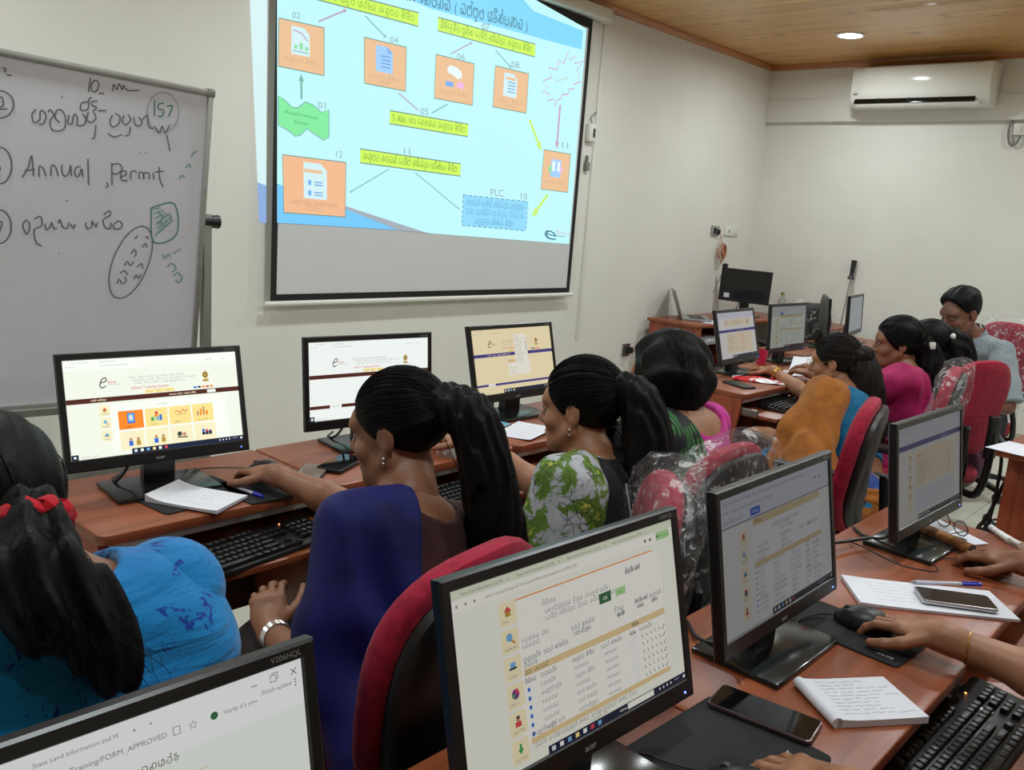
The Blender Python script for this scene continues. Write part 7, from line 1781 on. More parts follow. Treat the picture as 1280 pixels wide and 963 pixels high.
class Person:
    def __init__(self, label, P, N, Hd, face, hface, hpitch=0.0, hroll=0.0, s=1.0, sex='f', skinmat=None, R=None, L=None, vox=0.0045, sw=0.152, knee=0.40, foot=0.05, hw=1.0, kneedir=None):
        self.s = s; self.P, self.N, self.Hd = V3(P), V3(N), V3(Hd); self.vox = vox; self.sk = skinmat
        a = rd(face); self.f = V3(math.cos(a), math.sin(a), 0); self.r = V3(math.sin(a), -math.cos(a), 0); self.z = V3(0, 0, 1)
        h = rd(hface); hf = V3(math.cos(h) * math.cos(rd(hpitch)), math.sin(h) * math.cos(rd(hpitch)), -math.sin(rd(hpitch)))
        hr = V3(math.sin(h), -math.cos(h), 0); hu = np.cross(hr, hf); c, q = math.cos(rd(hroll)), math.sin(rd(hroll))
        self.HR = np.stack([hr * c + hu * q, hf, hu * c - hr * q], 1)
        self.sex = sex
        self.t = thing('person', label, 'person', (self.P[0], self.P[1], 0.0))
        sp = nrm(self.N - self.P); self.sp = sp
        self.TR = frame(sp, self.f)                       # torso frame: side, forward, up
        S = {k: self.N + (self.TR @ V3(sg * sw, 0.0, -0.045)) * s for k, sg in (('R', 1), ('L', -1))}
        self.S = S
        L_ = np.linalg.norm(self.N - self.P)
        q = lambda t, fw=0.0, sd=0.0: self.P + sp * L_ * t + (self.TR @ V3(sd, fw, 0)) * s
        T = []
        mw = 1.0 if sex == 'f' else 1.1
        T += [ell(q(0.02), V3(0.172, 0.125, 0.13) * s, self.TR, 0.05, 'torso'), ell(q(0.35), V3(0.132 * mw, 0.098, 0.15) * s, self.TR, 0.05, 'torso'), ell(q(0.70, 0.004), V3(0.150 * mw, 0.100, 0.165) * s, self.TR, 0.05, 'torso'),
              cap(S['L'] * .86 + S['R'] * .14, S['R'] * .86 + S['L'] * .14, 0.056 * s, 0.056 * s, 0.05, 'torso'), cap(q(0.86, -0.01, -0.06), q(0.86, -0.01, 0.06), 0.072 * s, 0.072 * s, 0.04, 'torso'), cap(q(0.93, -0.02), q(1.02, -0.01), 0.062 * s, 0.052 * s, 0.05, 'torso')]
        if sex == 'f': T += [ell(q(0.62, 0.075, sd), V3(0.066, 0.058, 0.062) * s, self.TR, 0.04, 'torso') for sd in (-0.068, 0.068)]
        self.T = T
        Hb = self.Hd + self.HR @ (V3(0, -0.015, -0.075) * s)
        self.neck = [cap(self.N + self.TR @ V3(0, -0.012, -0.03) * s, Hb, 0.054 * s, 0.050 * s, 0.03, 'neck')]
        self.arms, self.hands, self.E, self.W = {}, {}, {}, {}
        for k, spec in (('R', R), ('L', L)):
            sg = 1 if k == 'R' else -1
            if spec is None: spec = dict(w=self.P + self.f * 0.30 + self.r * sg * 0.10 + self.z * 0.10, d=self.f * 0.8 - self.r * sg * 0.4, up=self.z)
            Wr = V3(spec['w']); hint = spec.get('hint', -self.z * 1.0 + self.r * sg * 0.55 - self.f * 0.15)
            E = ik(S[k], Wr, 0.285 * s, 0.245 * s, hint); self.E[k], self.W[k] = E, Wr
            sh = S[k]
            self.arms[k] = [cap(sh, sh * .55 + E * .45, 0.056 * s, 0.047 * s, 0.03, 'ua'), cap(sh * .55 + E * .45, E, 0.047 * s, 0.039 * s, 0.02, 'ua'), cap(E, E * .6 + Wr * .4, 0.039 * s, 0.038 * s, 0.02, 'fa'), cap(E * .6 + Wr * .4, Wr, 0.037 * s, 0.0245 * s, 0.02, 'fa')]
            self.hands[k] = hand_prims(Wr, spec['d'], spec['up'], (1 if k == 'L' else -1), s * 0.98 * hw, spec.get('curl', (0.25, 0.35, 0.3)), spec.get('spread', 1.0))
        self.legs = []
        kd = self.f if kneedir is None else nrm(kneedir)
        for sg in (-1, 1):
            hip = self.P + self.r * sg * 0.088 * s; kn = hip + kd * knee * s + self.r * sg * 0.02 + self.z * 0.02
            kn[2] = max(kn[2], 0.42); an = V3(kn[0], kn[1], 0.085) - kd * foot
            self.legs += [cap(hip, kn, 0.084 * s, 0.058 * s, 0.04, 'leg'), cap(kn, kn * .55 + an * .45, 0.056 * s, 0.05 * s, 0.02, 'leg'), cap(kn * .55 + an * .45, an, 0.05 * s, 0.034 * s, 0.02, 'leg'), cap(an - self.z * 0.04, an + kd * 0.13 - self.z * 0.05, 0.034, 0.028, 0.02, 'foot')]
            setattr(self, 'kn' + ('L' if sg < 0 else 'R'), kn); setattr(self, 'an' + ('L' if sg < 0 else 'R'), an)
        self.head = self.head_prims()

    def h(self, x, y, z): return self.Hd + self.HR @ (V3(x, y, z) * self.s)

    def head_prims(self):
        s, R = self.s, self.HR; e = lambda c, r, k=0.012, sub=False: ell(self.h(*c), V3(r) * s, R, k * s, 'head', sub); c_ = lambda a, b, ra, rb, k=0.008: cap(self.h(*a), self.h(*b), ra * s, rb * s, k * s, 'head')
        m = self.sex == 'm'
        P = [e((0, -0.016, 0.036), (0.076, 0.096, 0.086), 0.03), e((0, 0.030, -0.03), (0.060, 0.062, 0.082), 0.03), e((0, 0.05, -0.078), (0.043 if not m else 0.05, 0.042, 0.032), 0.025), c_((0, 0.082, -0.102), (0, 0.078, -0.098), 0.018, 0.018, 0.02),
             e((0, 0.066, 0.030), (0.056, 0.026, 0.030), 0.02), c_((-0.04, 0.076, 0.024), (0.04, 0.076, 0.024), 0.011, 0.011, 0.012)]
        for x in (-1, 1):
            P += [e((x * 0.042, 0.060, -0.030), (0.024, 0.022, 0.022), 0.02), c_((x * 0.066, -0.0, -0.05), (x * 0.03, 0.055, -0.09), 0.016, 0.016, 0.025)]
            P += [e((x * 0.031, 0.094, 0.006), (0.017, 0.012, 0.011), 0.008, True)]
        P += [c_((0, 0.088, 0.008), (0, 0.106, -0.026), 0.008, 0.0125, 0.01), e((0, 0.104, -0.030), (0.014, 0.012, 0.010), 0.008), e((-0.012, 0.096, -0.033), (0.009, 0.010, 0.008), 0.006), e((0.012, 0.096, -0.033), (0.009, 0.010, 0.008), 0.006),
              e((0, 0.088, -0.060), (0.024, 0.013, 0.0065), 0.006), e((0, 0.087, -0.072), (0.021, 0.013, 0.0075), 0.006), e((0, 0.1035, -0.0655), (0.026, 0.006, 0.0018), 0.003, True)]
        for x in (-1, 1):
            P += [e((x * 0.079, -0.012, -0.004), (0.0085, 0.019, 0.031), 0.008), e((x * 0.088, -0.006, 0.0), (0.006, 0.010, 0.018), 0.006, True), e((x * 0.077, -0.004, -0.036), (0.007, 0.009, 0.009), 0.006)]
        return P

    def add(self, name, pieces, mat, label=None):
        o = np_object(name, pieces, mat, self.t, label); o.location = -self.t.location
        return o

    def mb(self, b, name, mat=None, label=None):
        o = b.build(name, mat, self.t, label=label); o.location = -self.t.location; return o

    def body(self, eyes=True, handvox=None):
        v = self.vox
        pcs = [sdf_mesh(self.head + self.neck + [p for p in self.T if p['k'] >= 0.04][-3:], min(v, 0.004))]
        for k in 'RL': pcs.append(sdf_mesh(self.arms[k] + self.hands[k], handvox or v))
        pcs.append(sdf_mesh(self.T + self.legs, 0.011))
        o = self.add('body', pcs, self.sk)
        if eyes:
            for x in (-1, 1):
                b = MB(); b.ball(self.h(x * 0.031, 0.0760, 0.004), 0.0110 * self.s, M_EYEW, u=14, v=10)
                b.ball(self.h(x * 0.031, 0.0760 + 0.0058, 0.000), 0.0062 * self.s, M_EYED, u=12, v=8); self.mb(b, 'eye')
            b = MB()
            for x in (-1, 1): b.tube([self.h(x * q, 0.0885 - 0.010 * abs(i - 1.2) * (1 if i > 1 else .2), 0.026 + 0.004 * math.sin(i)) for i, q in enumerate((0.014, 0.027, 0.040, 0.05))], [0.002 * self.s, 0.0034 * self.s, 0.003 * self.s, 0.001], M_EYED, 6)
            self.mb(b, 'eyebrows')
            b = MB()
            for x in (-1, 1): b.tube([self.h(x * (0.031 + 0.016 * math.cos(a)), 0.0865 - 0.004 * math.cos(a) ** 2, 0.006 + 0.009 * math.sin(a)) for a in [PI * i / 8 for i in range(9)]], 0.0014 * self.s, M_EYED, 5)
            self.mb(b, 'eyelashes')
        return o

    # -------- clothes
    def sleeve(self, k, t, inf, extra=0.0, vox=0.006, flare=0.0):
        S, E = self.S[k], self.E[k]; end = S + (E - S) * t if t <= 1 else E + (self.W[k] - E) * (t - 1); s = self.s
        P = [cap(S, S * .5 + E * .5, 0.056 * s, 0.047 * s, 0.03)] if t <= 1 else [cap(S, S * .55 + E * .45, 0.056 * s, 0.047 * s, 0.03), cap(S * .55 + E * .45, E, 0.047 * s, 0.040 * s, 0.02), cap(E, end + (self.W[k] - E) * .1, 0.040 * s, (0.034) * s, 0.02)]
        if t <= 1: P = [cap(S, S + (E - S) * (t + 0.1), 0.056 * s, (0.044 + flare) * s, 0.03)]
        d = nrm(E - S) if t <= 1 else nrm(self.W[k] - E)
        cut = lambda X, Y, Z: (X - end[0]) * d[0] + (Y - end[1]) * d[1] + (Z - end[2]) * d[2]
        return sdf_mesh(P, vox, inflate=inf, cuts=[cut], disp=self.folds(0.0022, 60, d))

    def folds(self, amp, freq, d=(0, 0, 1), freq2=None):
        d = V3(d); ph = float(self.P[0] * 7)
        return lambda X, Y, Z: amp * np.sin(freq * (X * d[0] + Y * d[1] + Z * d[2]) + ph + 2.0 * np.sin(17 * X + 11 * Y + ph) + 1.5 * np.sin(13 * Z - 9 * X)) + 0 * (X + Y + Z)

    def ball_cut(self, c, r): return lambda X, Y, Z: r - np.sqrt((X - c[0]) ** 2 + (Y - c[1]) ** 2 + (Z - c[2]) ** 2)

    def side_cut(self, x0, sign=1, slope=0.0, ref=None):
        """remove the part of the torso whose side coordinate exceeds x0 (+slope*height)"""
        o = self.N if ref is None else ref; a = self.TR[:, 0]; u = self.TR[:, 2]
        return lambda X, Y, Z: sign * (((X - o[0]) * a[0] + (Y - o[1]) * a[1] + (Z - o[2]) * a[2]) - x0 - slope * ((X - o[0]) * u[0] + (Y - o[1]) * u[1] + (Z - o[2]) * u[2]))

    def low_cut(self, t):
        o = self.P + (self.N - self.P) * t; u = self.sp
        return lambda X, Y, Z: -((X - o[0]) * u[0] + (Y - o[1]) * u[1] + (Z - o[2]) * u[2])

    def blouse(self, mat, name='blouse', sl=0.5, inf=0.009, neck=0.085, neckback=0.0, low=0.0, flare=0.01, disp=None, vox=0.0065, sleeves='RL', fold=0.003):
        c = self.N + self.TR @ V3(0, -0.015 + neckback, 0.04) * self.s
        pcs = [sdf_mesh(self.T, vox, inflate=inf, cuts=[self.ball_cut(c, neck * self.s)] + ([self.low_cut(low)] if low else []), disp=disp or self.folds(fold, 42, self.TR[:, 2] * 0.8 + self.TR[:, 0] * 0.5))]
        for k in sleeves: pcs.append(self.sleeve(k, sl, inf + 0.004, vox=vox, flare=flare))
        return self.add(name, pcs, mat)

    def skirt(self, mat, name='skirt', inf=0.014, vox=0.010, full=True):
        P = [p for p in self.legs if p['g'] == 'leg'] + self.T[:1]
        if full:
            m = (self.knL + self.knR) / 2; a = (self.anL + self.anR) / 2; P = P + [cap(self.P + self.f * 0.12 * self.s, m, 0.09, 0.075, 0.07), cap(m, a + self.z * 0.03, 0.09, 0.12, 0.07)]
        return self.add(name, [sdf_mesh(P, vox, inflate=inf, disp=self.folds(0.006, 30, self.r))], mat)

    # -------- hair
    def hair_cap(self, r=(0.084, 0.104, 0.094), c=(0, -0.019, 0.038), line=0.022, nape=-0.085, ears=0.030, extra=(), cuts=(), amp=0.0018, vox=0.0042, fr=260.0):
        s = self.s; R = self.HR; o = self.Hd
        def loc(X, Y, Z, j): return ((X - o[0]) * R[0, j] + (Y - o[1]) * R[1, j] + (Z - o[2]) * R[2, j]) / s
        P = [ell(self.h(*c), V3(r) * s, R, 0.02 * s, 'hair')] + list(extra)
        def face(X, Y, Z):
            x, y, z = loc(X, Y, Z, 0), loc(X, Y, Z, 1), loc(X, Y, Z, 2)
            return (y * 0.80 - z * 0.60 - line - 2.2 * x * x) * s
        def napec(X, Y, Z):
            y, z = loc(X, Y, Z, 1), loc(X, Y, Z, 2); return (nape - z + 0.35 * (y + 0.06)) * s
        cs = [face] + ([napec] if nape is not None else [])
        if ears: cs += [self.ball_cut(self.h(x * 0.09, -0.006, -0.016), ears * s) for x in (-1, 1)]
        cs += list(cuts)
        rid = lambda X, Y, Z: amp * (np.sin(fr * loc(X, Y, Z, 0) + 3 * np.sin(22 * loc(X, Y, Z, 1))) * 0.6 + np.sin(fr * 0.43 * loc(X, Y, Z, 0) + 40 * loc(X, Y, Z, 2)) * 0.5)
        return sdf_mesh(P, vox * s, cuts=cs, disp=rid)

    def tail(self, pts, rs, amp=0.003, vox=0.005, fr=230.0, wave=0.0):
        pts = crom(pts, 4); n = len(pts); R_ = np.interp(np.linspace(0, 1, n), np.linspace(0, 1, len(rs)), rs)
        P = chain([V3(p) for p in pts], list(R_), 0.02)
        a = self.r; b = self.f
        return sdf_mesh(P, vox, disp=lambda X, Y, Z: amp * (np.sin(fr * (X * a[0] + Y * a[1]) + 2.2 * np.sin(24 * Z)) + 0.7 * np.sin(fr * .7 * (X * b[0] + Y * b[1]) + 3 * np.sin(15 * Z + 1))))

    def strands(self, pts, spread, n=60, r=0.0012, wave=0.006, seed=1, tailout=1.6, wl=9.0):
        """loose hairs along a path, as quads"""
        rr = np.random.RandomState(seed); C0 = np.array(crom(pts, 6)); m = len(C0); Vs, Qs, off = [], [], 0
        for i in range(n):
            o = rr.normal(size=3) * spread; o2 = rr.normal(size=3) * spread * tailout; ph = rr.uniform(0, 6.28, 3); t = np.linspace(0, rr.uniform(0.75, 1.0), m)[:, None]
            idx = np.clip((t[:, 0] * (m - 1)), 0, m - 1); base = np.stack([np.interp(idx, np.arange(m), C0[:, j]) for j in range(3)], 1)
            p = base + o * (1 - t) + o2 * t + wave * np.stack([np.sin(wl * t[:, 0] * 2 + ph[j]) for j in range(3)], 1) * t
            d = np.gradient(p, axis=0); d /= np.linalg.norm(d, axis=1)[:, None] + 1e-9
            u = np.cross(d, [0.3, 0.5, 0.81]); u /= np.linalg.norm(u, axis=1)[:, None] + 1e-9; w = np.cross(d, u)
            rad = r * (1 - 0.75 * t ** 2)
            ring = [p + (u * math.cos(2 * PI * k / 3) + w * math.sin(2 * PI * k / 3)) * rad for k in range(3)]
            Vs.append(np.stack(ring, 1).reshape(-1, 3))
            q = [(a * 3 + k, a * 3 + (k + 1) % 3, (a + 1) * 3 + (k + 1) % 3, (a + 1) * 3 + k) for a in range(m - 1) for k in range(3)]
            Qs.append(np.array(q) + off); off += m * 3
        return np.concatenate(Vs), np.concatenate(Qs)

    def comb(self, n, tie, r=(0.085, 0.106, 0.096), c=(0, -0.019, 0.038), rad=0.0011, seed=1, spread=80, lift=0.012):
        """hairs combed back over the skull from the hairline to the tie"""
        rr = np.random.RandomState(seed); r, c, Vs, Qs, off = V3(r), V3(c), [], [], 0
        bt = nrm((V3(tie) - c) / r)
        for i in range(n):
            ph = rd(rr.uniform(-spread, spread)); ct = math.cos(ph)
            a = nrm((V3(0.082 * math.sin(ph), 0.022 + 0.060 * ct, -0.012 + 0.098 * ct + rr.uniform(-.006, .004)) - c) / r)
            om = math.acos(np.clip(a @ bt, -1, 1)); m = 14; P = []
            for j in range(m + 1):
                t = j / m * rr.uniform(0.96, 1.0); d = (a * math.sin((1 - t) * om) + bt * math.sin(t * om)) / math.sin(om)
                P.append(self.h(*(c + r * d * (1.0 + lift * math.sin(PI * min(1, t * 1.3)) * rr.uniform(.3, 1) + 0.004 * math.sin(9 * t + i)))))
            P = np.array(P); D = np.gradient(P, axis=0); D /= np.linalg.norm(D, axis=1)[:, None]; u = np.cross(D, [0.3, 0.5, 0.81]); u /= np.linalg.norm(u, axis=1)[:, None]; w = np.cross(D, u)
            rads = (rad * self.s * np.interp(np.linspace(0, 1, m + 1), [0, .15, 1], [.3, 1, 1.1]))[:, None]
            ring = [P + (u * math.cos(2 * PI * k / 3) + w * math.sin(2 * PI * k / 3)) * rads for k in range(3)]
            Vs.append(np.stack(ring, 1).reshape(-1, 3)); Qs.append(np.array([(x * 3 + k, x * 3 + (k + 1) % 3, (x + 1) * 3 + (k + 1) % 3, (x + 1) * 3 + k) for x in range(m) for k in range(3)]) + off); off += (m + 1) * 3
        return np.concatenate(Vs), np.concatenate(Qs)

    def earring(self, side, mat=M_SILV, r=0.004, drop=0.01):
        b = MB(); p = self.h(side * 0.084, -0.004, -0.042); b.ball(p, r * self.s, mat, u=12, v=8); b.ball(p - self.z * drop * self.s, r * 0.8 * self.s, mat, u=10, v=8); self.mb(b, 'earring')

    def bangle(self, k, mat=M_GOLD, t=0.10, r=0.0016, n=1, name='bangle', rad=0.031, label=None):
        for i in range(n):
            d = nrm(self.W[k] - self.E[k]); c = self.W[k] - d * (0.012 + t * 0.25 + 0.006 * i); F = frame(d, (0.3, 0.4, 0.9)); b = MB()
            b.tube([c + F @ V3(rad * self.s * math.cos(a), rad * self.s * math.sin(a), 0.004 * math.sin(a)) for a in [2 * PI * j / 24 for j in range(24)]], r, mat, 6, True); self.mb(b, name, None, label)

    def scrunchie(self, c, axis, R0, r0, mat, name='hair_tie'):
        F = frame(axis, (0.2, 0.9, 0.3)); b = MB(); n = 36
        b.tube([V3(c) + F @ V3(R0 * math.cos(a), R0 * math.sin(a), 0.004 * math.sin(9 * a)) for a in [2 * PI * j / n for j in range(n)]], [r0 * (1 + 0.22 * math.sin(11 * 2 * PI * j / n)) for j in range(n)], mat, 8, True); self.mb(b, name)
SK_B = skin('skin_deep', srgb(138, 92, 66)); SK_C = skin('skin_mid', srgb(160, 112, 82)); SK_M = skin('skin_man', srgb(120, 78, 58))
MOUSE_CURL = (0.10, 0.42, 0.38)
UP = V3(0, 0, 1)

# ---- person in bright blue at the left edge
p = Person('person at left edge in bright blue patterned top with a red hair tie', (0.385, 0.985, 0.50), (0.38, 1.12, 1.00), (0.338, 1.20, 1.085), 88, 90, 16, s=1.02, skinmat=SK_B, sw=0.150,
           R=dict(w=(0.44, 1.46, 0.72), d=(-.1, 1, 0), up=UP, hint=(0.05, -0.3, -1)), L=dict(w=(0.20, 1.52, 0.74), d=(.1, 1, 0), up=UP))
p.body()
def blue_print():
    m = fabric('blue_print', srgb(8, 128, 196), srgb(8, 128, 196), 5, 0.75, 380, 0.2, wrinkle=0.55, wscale=(5, 9, 26), sheen=0.2)
    nt = m.node_tree; b = nt.nodes['Principled BSDF']
    mp = _tex(nt, (1, 1, 1), (0.4, 0.6, 0.2)); v = _noise(nt, mp, 21, 5, 0.68, 1.6); r = _ramp(nt, v.outputs[0], [(0.60, (1, 1, 1, 1)), (0.63, (0.12, 0.18, 0.55, 1))])
    mp2 = _tex(nt); bl = _noise(nt, mp2, 4, 2); r2 = _ramp(nt, bl.outputs[0], [(0.3, srgb(4, 112, 180)), (0.7, srgb(14, 142, 206))])
    nt.links.new(_mix(nt, 1.0, r2.outputs[0], r.outputs[0], 'MULTIPLY'), b.inputs['Base Color']); return m
diag = lambda q, amp=0.004: (lambda X, Y, Z: amp * np.sin(55 * (Z * .85 + X * .55) + 3.0 * np.sin(9 * X + 7 * Z) + q) * np.clip((1.02 - Z) * 5, 0, 1))
MBLUE = blue_print()
c = p.N + p.TR @ V3(0, -0.01, 0.035)
pcs = [sdf_mesh(p.T + [cap(p.S['R'] + V3(0.0, -0.03, -0.06), p.P + V3(0.105, -0.02, 0.16), 0.060, 0.075, 0.10), cap(p.S['L'] + V3(0.0, -0.03, -0.06), p.P + V3(-0.12, -0.02, 0.12), 0.062, 0.08, 0.10)], 0.0055, inflate=0.015, cuts=[p.ball_cut(c, 0.085)], disp=diag(0.3, 0.0055)), p.sleeve('R', 0.72, 0.021, flare=0.018), p.sleeve('L', 0.72, 0.021, flare=0.018)]
p.add('blouse', pcs, MBLUE, 'bright blue blouse with dark blue print')
p.skirt(fabric('dark_blue_skirt', srgb(24, 36, 92)))
tie = V3(0.350, 1.068, 1.122)
tailp = [p.h(0.0, -0.09, 0.01), tie, V3(0.350, 1.012, 1.085), V3(0.374, 0.978, 1.025), V3(0.392, 0.962, 0.975), V3(0.402, 0.955, 0.935)]
tail2 = [p.h(-0.01, -0.09, 0.0), tie, V3(0.322, 1.015, 1.09), V3(0.328, 0.985, 1.045), V3(0.345, 0.968, 1.005)]
pcs = [p.hair_cap(r=(0.088, 0.110, 0.100), nape=-0.10, ears=0.022), p.tail(tailp, [0.030, 0.026, 0.034, 0.033, 0.025, 0.010], amp=0.005, fr=170), p.tail(tail2, [0.03, 0.026, 0.036, 0.034, 0.012], amp=0.005, fr=150), p.comb(160, (0.01, -0.12, -0.01), r=(0.089, 0.111, 0.101), seed=31),
       p.strands(tailp, 0.014, 320, 0.0008, 0.008, 2, 1.5, 12), p.strands(tail2, 0.015, 220, 0.0008, 0.008, 3, 1.5, 11), p.strands([p.h(.08, .01, .02), p.h(.092, .02, -.05), p.h(.085, .03, -.12)], 0.004, 8, 0.0005, 0.006, 5)]
p.add('hair', pcs, H_BLACK, 'long wavy black hair tied low')
p.scrunchie(tie, V3(-0.02, -0.5, -0.75), 0.034, 0.0135, fabric('scrunchie_red', srgb(190, 22, 40), None, 60))

# ---- person in dark blue sari
p = Person('person in dark blue sari over maroon blouse with a hand on the mouse', (1.08, 1.14, 0.46), (1.18, 1.35, 0.880), (1.21, 1.415, 1.032), 97, 113, 13, s=1.05, skinmat=SK_B, vox=0.004,
           R=dict(w=(1.205, 1.885, 0.803), d=(.02, 1, -.12), up=UP, curl=MOUSE_CURL, hint=(0.6, -0.1, -0.8)), L=dict(w=(0.955, 1.50, 0.60), d=(.35, .75, .55), up=(-.55, -.45, .6), curl=(.35, .6, .4), hint=(-0.35, -0.55, -0.7)))
p.body(handvox=0.0034)
MAROON = fabric('maroon_blouse', srgb(58, 24, 24), srgb(50, 20, 20), 20, 0.8, 380, 0.25)
p.blouse(MAROON, sl=0.55, neck=0.098, neckback=-0.035, sleeves='R')
MSARI = fabric('navy_sari', srgb(17, 20, 88), srgb(13, 15, 72), 8, 0.7, 420, 0.2, wrinkle=0.18, wscale=(10, 10, 4), sheen=0.03)
sL, eL, wL = p.S['L'], p.E['L'], p.W['L']
drape = [cap(sL, sL * .4 + eL * .6, 0.055, 0.050, 0.05), cap(sL * .4 + eL * .6, eL, 0.05, 0.042, 0.05), cap(eL + p.r * .05, p.P + p.f * .0 - p.r * .12 + UP * .02, 0.045, 0.07, 0.07)]
pcs = [sdf_mesh(p.T + drape, 0.0065, inflate=0.017, cuts=[p.side_cut(-0.062, 1, 0.10), p.ball_cut(p.N + p.TR @ V3(-0.0, 0.0, 0.055), 0.098)], disp=p.folds(0.0055, 46, (0.6, -0.55, 0.30)))]
p.add('sari_drape', pcs, MSARI, 'dark blue sari over her left shoulder')
p.skirt(fabric('dark_sari_skirt', srgb(30, 17, 20), srgb(70, 44, 40), 70, 0.7, 300, 0.3, stops=(0.62, 0.68), sheen=0.02))
tie = p.h(0.0, -0.118, 0.045)
tl = [p.h(0, -0.09, 0.04), tie, p.h(0.004, -0.168, 0.01), p.h(0.006, -0.185, -0.10), p.h(0.008, -0.185, -0.22), p.h(0.01, -0.175, -0.33), p.h(0.01, -0.165, -0.42)]
pcs = [p.hair_cap(r=(0.083, 0.106, 0.094)), p.tail(tl, [0.026, 0.036, 0.046, 0.050, 0.056, 0.058, 0.045], amp=0.004), p.strands(tl[2:], 0.022, 150, 0.0011, 0.008, 4, 1.4), p.comb(170, (0, -0.118, 0.045), seed=32)]
p.add('hair', pcs, H_BLACK, 'black hair in a long ponytail')
p.scrunchie(tie + (p.h(0, -0.15, 0.03) - tie) * 0.2, p.h(0, -0.16, 0.02) - tie, 0.030, 0.010, fabric('scrunchie_black', srgb(16, 14, 15), None, 60))
p.earring(-1); p.bangle('L', M_SILV, 0.05, 0.004, 3, 'bracelet', 0.029, 'silver bracelet')
b = MB(); F = frame(p.HR[:, 2] * .4 + p.sp, p.f); c = p.N + p.TR @ V3(0, 0.0, 0.010)
b.tube([c + F @ V3(0.066 * math.cos(a), 0.062 * math.sin(a), -0.012 * math.sin(a)) for a in [2 * PI * j / 40 for j in range(40)]], 0.0016, M_GOLD, 6, True); p.mb(b, 'necklace')
fp = [q for q in p.hands['L'] if q['g'] == 'finger'][6]; F = frame(fp['b'] - fp['a'], (0.2, 0.3, 0.9)); c = fp['a'] * .5 + fp['b'] * .5; b = MB()
b.tube([c + F @ V3(0.0096 * math.cos(a), 0.0096 * math.sin(a), 0) for a in [2 * PI * j / 20 for j in range(20)]], 0.0017, M_GOLD, 6, True); p.mb(b, 'ring')

# ---- person with the green batik shawl
p = Person('person with green and white batik sleeve over a black dress', (1.74, 1.13, 0.46), (1.79, 1.315, 0.876), (1.80, 1.37, 1.022), 100, 106, 8, s=1.03, skinmat=SK_C, vox=0.004,
           R=dict(w=(1.86, 1.84, 0.805), d=(.05, 1, -.1), up=UP, curl=MOUSE_CURL, hint=(0.3, -0.1, -0.9)), L=dict(w=(1.66, 1.50, 0.60), d=(.3, .9, 0), up=UP))
p.body(handvox=0.004)
MBLK = fabric('black_dress', srgb(20, 20, 30), srgb(16, 16, 24), 20, 0.75, 380, 0.2)
p.blouse(MBLK, 'dress_top', sl=0.55, neck=0.080, flare=0.01, sleeves='R')
p.add('left_sleeve', [p.sleeve('L', 0.85, 0.003)], MBLK)
p.skirt(fabric('black_skirt', srgb(18, 18, 26)))
def batik():
    m, nt, b = _new('green_batik')
    mp = _tex(nt); n = _noise(nt, mp, 17, 4, 0.6, 0.5)
    r = _ramp(nt, n.outputs[0], [(0.36, srgb(188, 190, 196)), (0.47, srgb(168, 172, 178)), (0.50, srgb(96, 128, 40)), (0.60, srgb(72, 104, 30)), (0.66, srgb(196, 196, 60)), (0.74, srgb(186, 190, 190))])
    vo = nt.nodes.new('ShaderNodeTexVoronoi'); vo.feature = 'DISTANCE_TO_EDGE'; vo.inputs['Scale'].default_value = 38
    n2 = _noise(nt, mp, 20, 3); ad = nt.nodes.new('ShaderNodeVectorMath'); ad.operation = 'MULTIPLY_ADD'; nt.links.new(n2.outputs[1], ad.inputs[0]); ad.inputs[1].default_value = (0.03, 0.03, 0.03); nt.links.new(mp.outputs[0], ad.inputs[2]); nt.links.new(ad.outputs[0], vo.inputs['Vector'])
    cr = _ramp(nt, vo.outputs['Distance'], [(0.015, (0.10, 0.11, 0.20, 1)), (0.05, (1, 1, 1, 1))])
    n3 = _noise(nt, mp, 14, 2); sel = _ramp(nt, n3.outputs[0], [(0.46, (1, 1, 1, 1)), (0.54, (0, 0, 0, 1))])
    crk = _mix(nt, sel.outputs[0], (1, 1, 1, 1), cr.outputs[0])
    nt.links.new(_mix(nt, 1.0, r.outputs[0], crk, 'MULTIPLY'), b.inputs['Base Color']); b.inputs['Roughness'].default_value = 0.75
    w = _noise(nt, mp, 380, 1); _bump(nt, b, w.outputs[0], 0.2, 0.002); return m
sL, eL = p.S['L'], p.E['L']; mid = sL * .35 + eL * .65
back_ = -p.f
d_ = nrm(eL - sL)
dr = [cap(sL, mid, 0.060, 0.062, 0.05), cap(sL + back_ * 0.05, mid + back_ * 0.085 - UP * 0.07, 0.050, 0.056, 0.05), cap(sL + p.r * 0.03, p.N - p.r * .075 + back_ * .03 + UP * 0.0, 0.058, 0.045, 0.05)]
cutb = lambda X, Y, Z: ((X - eL[0]) * d_[0] + (Y - eL[1]) * d_[1] + (Z - eL[2]) * d_[2]) - 0.01
p.add('batik_drape', [sdf_mesh(dr, 0.006, inflate=0.014, cuts=[cutb], disp=p.folds(0.005, 62, (0.75, -0.5, 0.15)))], batik(), 'green, white and yellow batik cloth on her left shoulder')
